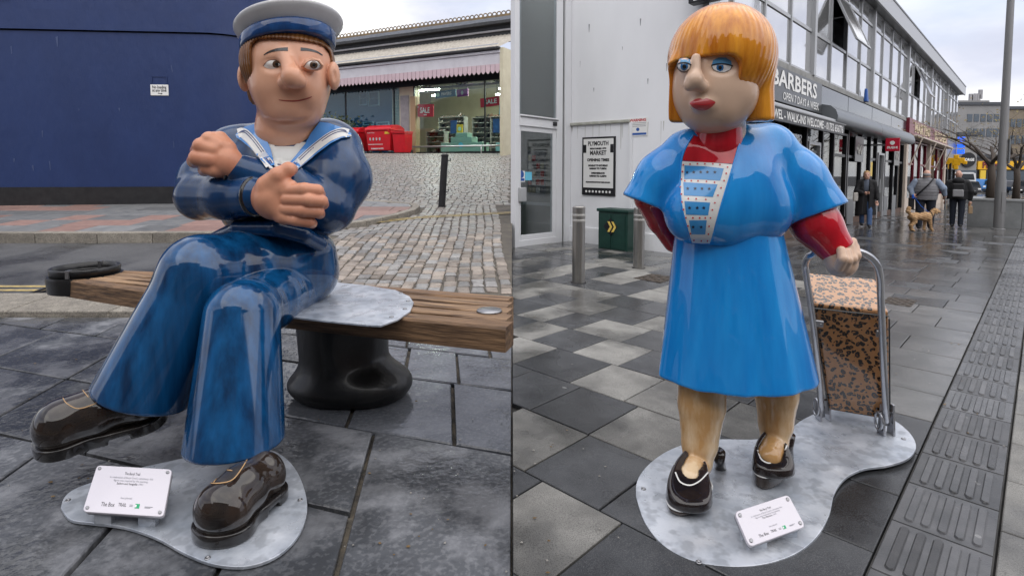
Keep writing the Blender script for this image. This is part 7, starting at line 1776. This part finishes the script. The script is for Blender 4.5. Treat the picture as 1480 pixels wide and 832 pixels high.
def crutch_man(t):                                     # heavy man in gilet, seen from behind
    Z = 1.56
    body = head_sdf(Z).add(ell((0, 0, Z), (.088, .105, .118)), .03).add(cone((0, 0, Z - .2), (0, 0, Z - .08), .075, .07), .03); body.add(hand_sdf((-.30, -.1, .98), (.5, -.4, -.3)), 0).add(hand_sdf((.42, .12, .98), (0, .4, -.8)), 0); sk('body', body, 'person_skin', t); face_bits(t, Z)
    hair = SDF(ell((0, -.03, Z - .005), (.094, .09, .07))); hair.cut(half((0, 0, Z + .035), (0, 0, 1)), .01).sub(rbox((0, .12, Z), (.12, .1, .2), .02), .01); sk('hair', hair, 'backpack_grey', t)
    shirt = chain([((-.25, 0, 1.35), .09), ((-.36, -.02, 1.15), .082), ((-.31, -.10, .98), .062)], .03).add(chain([((.25, 0, 1.35), .09), ((.38, .0, 1.18), .082), ((.42, .1, 1.0), .06)], .03), 0).add(ell((0, .02, 1.1), (.24, .2, .3)), .03); sk('shirt', shirt, 'shirt_blue', t)
    gil = SDF(ell((0, 0, 1.12), (.29, .215, .30))).add(cone((-.17, 0, 1.36), (.17, 0, 1.36), .09, .09), .06).add(efr((0, 0, 1.1), (0, 0, .84), (.29, .21), (.27, .2)), .04); gil.add(cone((0, 0, 1.40), (0, 0, 1.45), .1, .095), .03)
    quilt = lambda p: gil(p) + .006 * np.abs(np.sin(p[:, 2] * 38)); sk('gilet', quilt, 'gilet_grey', t)
    legs = chain([((-.12, 0, .88), .13), ((-.13, -.02, .5), .095), ((-.13, -.04, .1), .075)], .02); legs.add(chain([((.12, 0, .88), .13), ((.13, .05, .5), .095), ((.13, .08, .1), .075)], .02), .03); sk('jeans', legs, 'jeans_dark', t)
    shoe_pair(t, ((-.13, -.02, 0., 0.), (.13, .1, 0., 0.)), 'trainer')
    MB().tube([(.16, -.06, 1.45), (.05, -.235, 1.28), (-.12, -.24, 1.08), (-.3, -.08, .85)], .02, 6).build('strap', 'coat_black', t, world=False)
    sk('shoulder_bag', SDF(rbox((-.33, .0, .72), (.07, .15, .17), .03)), 'coat_black', t)
def crutch(t, man):
    pass
def hooded_man(t):                                     # man in hooded jacket with small grey backpack, seen from behind
    Z = 1.58
    body = head_sdf(Z).add(hand_sdf((.29, .05, .78), (0, .1, -1)), 0).add(hand_sdf((-.29, .06, .8), (0, .2, -1)), 0); sk('body', body, 'person_skin', t); face_bits(t, Z)
    jk = SDF(ell((0, 0, 1.14), (.24, .17, .30))).add(cone((-.17, 0, 1.34), (.17, 0, 1.34), .085, .085), .05).add(efr((0, 0, 1.1), (0, 0, .84), (.25, .17), (.24, .17)), .03)
    jk.add(chain([((-.22, 0, 1.33), .08), ((-.3, -.01, 1.08), .074), ((-.29, .05, .86), .06)], .03), .03).add(chain([((.22, 0, 1.33), .08), ((.31, -.01, 1.08), .074), ((.29, .04, .86), .06)], .03), .03)
    jk.add(ell((0, -.10, 1.40), (.14, .09, .10)), .03); sk('jacket', jk, 'coat_black', t)
    legs = chain([((-.10, 0, .86), .1), ((-.10, .04, .48), .078), ((-.10, .06, .1), .065)], .02); legs.add(chain([((.10, 0, .86), .1), ((.10, -.03, .48), .078), ((.09, -.08, .1), .065)], .02), .02); sk('trousers', legs, 'jeans_dark', t)
    shoe_pair(t, ((-.10, .08, 0., 0.), (.09, -.06, .01, 0.)), 'trainer')
    bp = SDF(rbox((0, -.235, 1.12), (.14, .085, .2), .05)); o = sk('backpack', bp, 'coat_black', t); sk('backpack_pocket', SDF(rbox((0, -.305, 1.03), (.13, .05, .11), .03)), 'backpack_grey', o)
FA = -ANG                                              # facing along the street, away from the viewer
x1, y1, _ = w(*GR(1250, 328)); person('person', 'woman in long black coat and blue jeans walking past the shopfronts', 1250, 328, math.atan2(x1, -y1) if False else math.pi - math.atan2(x1, y1) + .05, walker)
M2 = person('person', 'heavy man in grey gilet seen from behind, walking with a crutch', 1336, 331, FA + .12, crutch_man)
M3 = person('person', 'man in black hooded jacket with grey backpack walking away', 1382, 328, FA + .1, hooded_man)
def held():
    def at(o, a, b, c): q = o.rotation_euler.z; return (o.location.x + a * math.cos(q) - b * math.sin(q), o.location.y + a * math.sin(q) + b * math.cos(q), o.location.z + c)
    t = thing('crutch', 'grey metal elbow crutch held by the man in the gilet', 'crutch', at(M2, .46, .14, 0))
    MB().tube([at(M2, .47, .16, .01), at(M2, .45, .13, .92), at(M2, .43, .03, 1.12)], .013, 8).build('shaft', 'alu', t, smooth=True); MB().tube([at(M2, .45, .13, .90), at(M2, .45, .24, .91)], .016, 8).build('grip', 'coat_black', t); MB().tube([at(M2, .43 + .05 * math.cos(R(g)), .02 + .05 * math.sin(R(g)), 1.12) for g in range(0, 300, 30)], .012, 6).build('cuff', 'coat_black', t); MB().tube([at(M2, .47, .16, 0), at(M2, .47, .16, .04)], .02, 8).build('ferrule', 'rubber', t)
    t = thing('paper_bag', 'small tan carrier bag hanging from the hooded man\'s hand', 'bag', at(M3, .31, .04, .42))
    MB(lambda a, b, c: at(M3, .31 + a, .04 + b, .42 + c)).box(-.05, .05, -.1, .1, 0, .22).build('bag', 'bag_tan', t, bevel=.015); MB().tube([at(M3, .31, -.04, .64), at(M3, .31, .04, .74), at(M3, .31, .1, .64)], .008, 6).build('strap', 'bag_tan', t)
    # dog, walking across
    u, v = GR(1330, 334); o = w(u, v, 0); t = thing('dog', 'curly golden dog on a lead beside the man with the crutch', 'dog', o, R(4))
    s = SDF(ell((.12, 0, .40), (.19, .105, .125))).add(ell((-.16, 0, .41), (.18, .095, .105)), .06).add(cone((.24, 0, .44), (.36, 0, .53), .075, .06), .05)
    s.add(ell((.41, 0, .56), (.085, .072, .075)), .03).add(cone((.46, 0, .545), (.53, 0, .53), .04, .032), .02)
    for q in (-1, 1): s.add(ell((.385, q * .075, .535), (.04, .02, .07)), .01)
    s.add(chain([((-.3, 0, .46), .035), ((-.38, 0, .55), .05), ((-.36, 0, .63), .055)], .02), .03)
    for (x, y, fx) in ((.2, -.07, .06), (.2, .07, -.04)): s.add(chain([((x, y, .36), .055), ((x + fx * .5, y, .2), .036), ((x + fx, y, .06), .03), ((x + fx + .03, y, .03), .032)], .02), .03)
    for (x, y, fx) in ((-.25, -.065, -.02), (-.25, .065, .05)): s.add(chain([((x, y, .38), .075), ((x + .05 + fx, y, .26), .052), ((x - .05 + fx, y, .16), .036), ((x - .02 + fx, y, .05), .034), ((x + .02 + fx, y, .03), .034)], .02), .03)
    s.cut(half((0, 0, .002), (0, 0, -1)), .004)
    fur = lambda p: s(p) + .0035 * (np.sin(p[:, 0] * 120 + np.sin(p[:, 2] * 60) * 2) * np.sin(p[:, 1] * 90 + 1.3) + np.sin(p[:, 2] * 105 + p[:, 0] * 40))
    b = sk('body', fur, 'dog_fur', t, (-.55, -.25, -.02), (.65, .25, .78), .0095)
    MB().lathe([(.0005, -.012), (.013, 0), (.0005, .012)], (.558, 0, .545), 8).build('nose', 'rubber', t, world=False)
    for q in (-1, 1): MB().lathe([(.0005, -.009), (.009, 0), (.0005, .009)], (.472, q * .042, .585), 8).build('eye', 'pupil', t, world=False)
    MB().tube([(.25 + .002, .085 * math.cos(R(g)), .44 + .1 * math.sin(R(g))) for g in range(0, 360, 30)], .012, 6, closed=True).build('harness', 'coat_black', t, world=False)
    h = at(M2, -.27, -.13, .93); l = thing('dog_lead', 'bright blue retractable dog lead in the man\'s hand', 'dog lead', h)
    MB().box(h[0] - .06, h[0] + .06, h[1] - .025, h[1] + .025, h[2] - .06, h[2] + .06).build('case', 'leash_blue', l, bevel=.02)
    c = Vector(o) + Vector((.22 * math.cos(R(4)), .0, .52)); MB().tube([Vector(h), (Vector(h) + c) / 2 - Vector((0, 0, .06)), c], .006, 5).build('cord', 'leash_blue', l)
held()

mat('stone_clad', (.20, .21, .215), .4, c2=(.27, .28, .285), nscale=3, bump=.2, bscale=30, rnd=(.85, 1.15)); mat('pole_grey', (.2, .2, .205), .45, metal=.4, c2=(.2, .2, .2), nscale=6); mat('soil', (.05, .04, .03), .9)
mat('leaf_brown', (.14, .10, .04), .7, rnd=(.8, 1.2), c2=(.20, .16, .05), nscale=4)
def furniture():
    u, v = GR(1443, 332); x, y, z = w(u, v, 0); t = thing('lamp_pole', 'tall grey steel lamp pole standing before the stone planter', 'pole', (x, y, z))
    MB().lathe([(.125, -.02), (.125, 1.4), (.105, 1.5), (.09, 5), (.075, 9)], (x, y, z), 20).build('shaft', 'pole_grey', t, auto=40)
    MB().lathe([(.155, -.01), (.155, .03), (.126, .05)], (x, y, z), 20).build('collar', 'pole_grey', t, auto=40)
    MB().box(x + .07, x + .11, y - .13, y - .08, z + 1.9, z + 2.6).build('cable_strap', 'alu_dark', t); MB().box(x - .06, x + .06, y - .13, y - .112, z + .5, z + 1.1).build('access_door', 'pole_grey', t, bevel=.005)
    # planter
    u0, v0 = GR(1397, 326); t = thing('stone_planter', 'long grey stone clad planter behind the lamp pole', 'planter', w(u0, v0 - 1.2, 0)); H = .86; v1 = -4.5
    MB(w).box(u0 + .06, u0 + 2.6, v1, v0 - .06, -.05, H - .08).build('core', 'stone_clad', t); MB(w).box(u0 + .2, u0 + 2.4, v1 + .2, v0 - .2, H - .08, H - .04).build('soil', 'soil', t)
    a = v0 - .004
    while a > v1 + .5:
        MB(w).box(u0, u0 + .058, a - .62, a - .006, -.05, H - .075).build('stone_panel', 'stone_clad', t, bevel=.006); a -= .625
    for q in range(4): MB(w).box(u0 + q * .65 + .062, u0 + (q + 1) * .65 + .05, v0 - .058, v0, -.05, H - .075).build('stone_panel', 'stone_clad', t, bevel=.006)
    MB(w).box(u0 - .02, u0 + .3, v1, v0 + .02, H - .075, H).build('coping', 'stone_clad', t, bevel=.01); MB(w).box(u0 + .3, u0 + 2.6, v0 - .3, v0 + .02, H - .075, H).build('coping', 'stone_clad', t, bevel=.01)
    # bare trees
    def tree(px, Y, base, top, spread, seed, lab):
        rnd = random.Random(seed); o = Vector(P(px, base, Y)); topz = P(px, top, Y)[2]; t = thing('bare_tree', lab, 'tree', tuple(o)); H = topz - o.z; lim = MB(); lv = MB(); tips = []
        def grow(p, d, L, r, n):
            pts = [p]; rr = [r]; q = p
            for k in range(4):
                d2 = (d + Vector((rnd.gauss(0, .16), rnd.gauss(0, .16), rnd.gauss(0, .1)))).normalized(); q = q + d2 * L / 4; pts.append(q); rr.append(r * (1 - .12 * (k + 1))); d = d2
            lim.tube(pts, rr, 6 if r > .03 else 4)
            if n == 0: tips.append(q); return
            for k in range(rnd.choice((2, 3, 3))):
                a = rnd.uniform(0, 6.28); e = Vector((math.cos(a), math.sin(a), .0)) * rnd.uniform(.5, .95); nd = (d + e).normalized(); nd.z = nd.z * .75 + .12
                grow(pts[rnd.choice((2, 3, 4))], nd.normalized(), L * rnd.uniform(.62, .85), rr[-1] * .62, n - 1)
        tp = [o - Vector((0, 0, .15)), o + Vector((.02, 0, H * .2)), o + Vector((-.03, 0, H * .36))]; MB().tube(tp, [.13 * spread, .105 * spread, .09 * spread], 10).build('trunk', 'bark', t, smooth=True)
        for k in range(5): a = k * 1.26 + rnd.random(); grow(tp[2] - Vector((0, 0, rnd.uniform(0, H * .1))), Vector((math.cos(a) * .75, math.sin(a) * .75, .8)).normalized(), H * .32, .06 * spread, 4)
        kind(lim.build('crown', 'bark', t), 'stuff')
        for p in tips:
            for _ in range(2):
                if rnd.random() < .45: continue
                c = p + Vector((rnd.gauss(0, .1), rnd.gauss(0, .1), rnd.gauss(0, .1))); s = rnd.uniform(.025, .05); a = Vector((rnd.uniform(-1, 1), rnd.uniform(-1, 1), rnd.uniform(-1, 1))).normalized() * s; b = a.orthogonal() * .6; lv.add([c - a, c - b, c + a, c + b], [(0, 1, 2, 3)])
        if lv.v: kind(lv.build('leaves', 'leaf_brown', t), 'stuff')
    tree(1431, 18.6, 286, 143, 1.1, 3, 'bare spreading tree growing in the planter behind the lamp pole'); tree(1468, 20.2, 286, 150, .95, 8, 'second bare tree in the planter, partly out of view')
furniture()

mat('far_grey', (.27, .265, .26), .7, c2=(.22, .215, .21), nscale=.3); mat('far_brown', (.17, .135, .10), .7, c2=(.22, .18, .13), nscale=.3); mat('far_roof', (.06, .065, .075), .6); mat('far_pane', (.10, .12, .14), .15, metal=.3)
mat('car_blue', (.01, .16, .45), .25, coat=.8); mat('car_white', (.62, .63, .64), .3, coat=.6); mat('car_black', (.012, .012, .014), .2, coat=.8); mat('car_red', (.4, .012, .02), .25, coat=.8); mat('car_glass', (.02, .025, .03), .05); mat('lamp_red', (.4, .01, .01), .3)
def far_end():
    Y = 86.; s = Y / F
    def X(px): return (px - 740) * s
    def Zp(py): return P(740, py, Y)[2]
    def bld(name, lab, px0, px1, py0, m, deep=14., y=Y, rows=(), winm='far_pane'):
        k = y / F; x0, x1 = (px0 - 740) * k, (px1 - 740) * k; zt = P(740, py0, y)[2]; t = thing(name, lab, 'building', ((x0 + x1) / 2, y, -2.)); MB().box(x0, x1, y, y + deep, -3.2, zt).build('wall', m, t)
        MB().box(x0 - .2, x1 + .2, y - .25, y + deep + .2, zt, zt + .45).build('roof', 'far_roof', t)
        for (a0, a1, n, p0, p1) in rows:
            for i in range(n):
                q0 = a0 + (a1 - a0) * (i + .12) / n; q1 = a0 + (a1 - a0) * (i + .88) / n; wd = MB().box((q0 - 740) * k, (q1 - 740) * k, y - .06, y + .03, P(740, p1, y)[2], P(740, p0, y)[2]).build('window', winm, t)
        return t
    t = bld('grey_building', 'grey far building with phone masts on its roof', 1378, 1442, 152, 'far_grey', rows=((1392, 1440, 5, 165, 176), (1392, 1440, 5, 186, 198)))
    MB().box(X(1392), X(1440), Y + 2, Y + 8, Zp(152), Zp(143)).build('plant_room', 'far_grey', t)
    rnd = random.Random(5)
    for px in (1392, 1394, 1418, 1421, 1425, 1429, 1432):
        ant = thing('phone_mast', 'slim grey phone mast panel on the far grey roof', 'antenna', (X(px), Y + 3, Zp(143)), group='phone masts on the far roof')
        h = rnd.uniform(126, 134); MB().tube([(X(px), Y + 3, Zp(146)), (X(px), Y + 3, Zp(h))], .09, 6).build('mast', 'far_roof', ant); MB().box(X(px) - .28, X(px) + .28, Y + 2.6, Y + 2.9, Zp(h + 14), Zp(h)).build('panel', 'lead_grey', ant, bevel=.05)
    bld('brown_building', 'low brown far building behind the bare trees', 1442, 1600, 158, 'far_brown', y=88., rows=((1446, 1490, 5, 172, 184), (1446, 1490, 5, 196, 208)))
    t = bld('corner_shop', 'far shop with grey wall and round black sign', 1383, 1410, 196, 'far_grey', 8., 76.); k = 76 / F
    c = ((1396 - 740) * k, 75.85, P(740, 231, 76)[2]); MB(lambda a, b, cc: (c[0] + a, c[1] - cc, c[2] + b)).lathe([(.0005, .12), (1.0, .12), (1.0, 0)], (0, 0, 0), 24).build('round_sign', 'sign_black', t)
    text('lettering', 'FORGE', .5, lambda a, b, cc=0.: (c[0] + a, c[1] - .14, c[2] + b), 'white_print', t, 1.5, bold=.02)
    MB().box((1384 - 740) * k, (1409 - 740) * k, 75.8, 75.95, P(740, 262, 76)[2], P(740, 246, 76)[2]).build('shop_window', 'far_pane', t)
    t = bld('yellow_shop', 'far convenience shop with long yellow fascia and dark windows', 1410, 1540, 228, 'far_roof', 8., 78.); k = 78 / F
    MB().box((1409 - 740) * k, (1541 - 740) * k, 77.6, 77.95, P(740, 245, 78)[2], P(740, 233, 78)[2]).build('fascia', 'sign_yellow', t); text('lettering', 'Premier', 1.2, lambda a, b, cc=0.: ((1432 - 740) * k + a, 77.55, P(740, 239, 78)[2] + b), 'burgundy', t, 3.4, bold=.05)
    MB().box((1412 - 740) * k, (1420 - 740) * k, 77.5, 77.7, P(740, 275, 78)[2], P(740, 246, 78)[2]).build('poster_panel', 'poster_yellow', t)
    for a, b in ((1424, 1445), (1447, 1470), (1472, 1495)): MB().box((a - 740) * k, (b - 740) * k, 77.8, 77.95, P(740, 274, 78)[2], P(740, 247, 78)[2]).build('shop_window', 'far_pane', t)
    # vehicles parked at the far end, seen end on
    def car(lab, px, py, Yc, W_, Hc, m, cat='car', van=False):
        o = P(px, py, Yc); t = thing('van' if van else 'car', lab, cat, o, 0.); h = Hc; hw = W_ / 2; Lc = 4.2
        pr = [(-hw, .28), (-hw * 1.0, h * .52), (-hw * .96, h * .58), (-hw * (.9 if van else .74), h * .94), (-hw * .6, h), (hw * .6, h), (hw * (.9 if van else .74), h * .94), (hw * .96, h * .58), (hw, h * .52), (hw, .28)]
        tf = lambda x, y, z: (o[0] + x, o[1] + y, o[2] + z)
        N = len(pr); MB(tf).add([(x, 0, z) for x, z in pr] + [(x * .99, .5, z) for x, z in pr] + [(x, Lc, z * .98) for x, z in pr], [list(range(N)), list(range(2 * N, 3 * N))[::-1]] + [(r * N + i, (r + 1) * N + i, (r + 1) * N + (i + 1) % N, r * N + (i + 1) % N) for r in range(2) for i in range(N)]).build('body', m, t, auto=35)
        MB(tf).add([(-hw * .8, -.02, h * .6), (hw * .8, -.02, h * .6), (hw * .64, -.02, h * .92), (-hw * .64, -.02, h * .92)], [(0, 1, 2, 3)]).build('windscreen', 'car_glass', t)
        for q in (-1, 1):
            MB(tf).box(q * hw * .78 - .14, q * hw * .78 + .14, -.04, .02, h * .42, h * .52).build('headlight', 'white_print', t, bevel=.02); MB(tf).tube([(q * hw * .9 - .1, .7, .3), (q * hw * .9 + .1, .7, .3)], .3, 12).build('wheel', 'rubber', t); MB(tf).tube([(q * hw * .9 - .1, 3.4, .3), (q * hw * .9 + .1, 3.4, .3)], .3, 12).build('wheel', 'rubber', t)
            MB(tf).box(q * hw * 1.04 - .06, q * hw * 1.04 + .06, .9, 1.05, h * .6, h * .68).build('mirror', m, t)
        MB(tf).box(-hw, hw, -.05, .03, .3, h * .32).build('bumper', 'coat_black', t, bevel=.03); MB(tf).box(-.26, .26, -.06, -.04, .36, .48).build('number_plate', 'white_print', t)
    car('white van parked beside the far corner shop', 1397, 276, 58., 1.95, 1.95, 'car_white', 'van', True); car('dark car parked in front of the white van', 1404, 283, 50., 1.75, 1.3, 'car_black'); car('bright blue car at the far end of the street', 1431, 279, 60., 1.75, 1.5, 'car_blue'); car('red car half hidden behind the planter tree', 1450, 279, 62., 1.7, 1.4, 'car_red'); car('black car with pale number plate by the far right shop', 1473, 280, 60., 1.8, 1.4, 'car_black')
far_end()
# ================================================================ unseen buildings added behind the viewer to be mirrored in glossy paint and wet stone
mat('terrace_brick', (.16, .09, .065), .8, c2=(.20, .12, .09), nscale=2.); mat('terrace_render', (.22, .21, .19), .8, c2=(.27, .26, .24), nscale=1.)
def behind():
    for k, (x0, x1, H, m, lab) in enumerate(((-30, -11, 8.5, 'terrace_brick', 'unseen dark brick terrace added for reflections, facing the seated sailor'), (-10.5, 4, 10., 'terrace_render', 'unseen grey rendered three storey block added for reflections, facing both statues'), (4.5, 30, 8., 'terrace_brick', 'unseen low dark brick terrace added for reflections, facing the woman statue'))):
        y = -8.5; t = thing('reflection_building', lab, 'building', ((x0 + x1) / 2, y, 0)); MB().box(x0, x1, y - 8, y, -.6, H).build('wall', m, t); MB().box(x0 - .2, x1 + .2, y - 8.2, y + .25, H, H + .35).build('roof', 'far_roof', t)
        n = int((x1 - x0) / 2.6)
        for i in range(n):
            for z in (1., 4., 6.6):
                if z + 1.6 > H: continue
                a = x0 + (i + .25) * (x1 - x0) / n; wn = MB().box(a, a + 1.2, y - .02, y + .03, z, z + 1.5).build('window', 'upvc', t); MB().box(a + .08, a + 1.12, y + .03, y + .045, z + .08, z + 1.42).build('pane', 'far_pane', wn)
behind()
# ================================================================ grit, leaf scraps on the wet ground
mat('litter_leaf', (.16, .10, .04), .7); mat('litter_pale', (.28, .265, .24), .7)
def litter():
    rnd = random.Random(44); bl, bp = MB(), MB()
    for k in range(260):
        px = rnd.uniform(5, 1475); py = rnd.uniform(430, 830) if rnd.random() < .8 else rnd.uniform(345, 430)
        if px < 738:
            if py < 470: continue
            x, y, z = G(px, py, .004)
        else: u, v = GR(px, py, .004); x, y, z = w(u, v, .004)
        if -1.95 < x < -.75 and 1.9 < y < 3. or (.5 < x < 2.5 and 1.9 < y < 3.5): continue
        s = rnd.uniform(.003, .008); b = bl if rnd.random() < .45 else bp; a = rnd.uniform(0, 6.28); n = rnd.choice((4, 5, 6))
        vs = [(x + s * rnd.uniform(.5, 1.2) * math.cos(a + 6.283 * i / n) * (1.5 if b is bl else 1.), y + s * rnd.uniform(.5, 1.2) * math.sin(a + 6.283 * i / n), z + rnd.uniform(0, .004)) for i in range(n)]
        b.add(vs + [(x, y, z + .005)], [(i, (i + 1) % n, n) for i in range(n)])
    for b, m, lab in ((bl, 'litter_leaf', 'tiny brown leaf scraps scattered over the wet paving'), (bp, 'litter_pale', 'pale grit specks scattered over the wet paving')):
        o = kind(b.build('litter', m), 'stuff'); o['label'] = lab; o['category'] = 'litter'
litter()
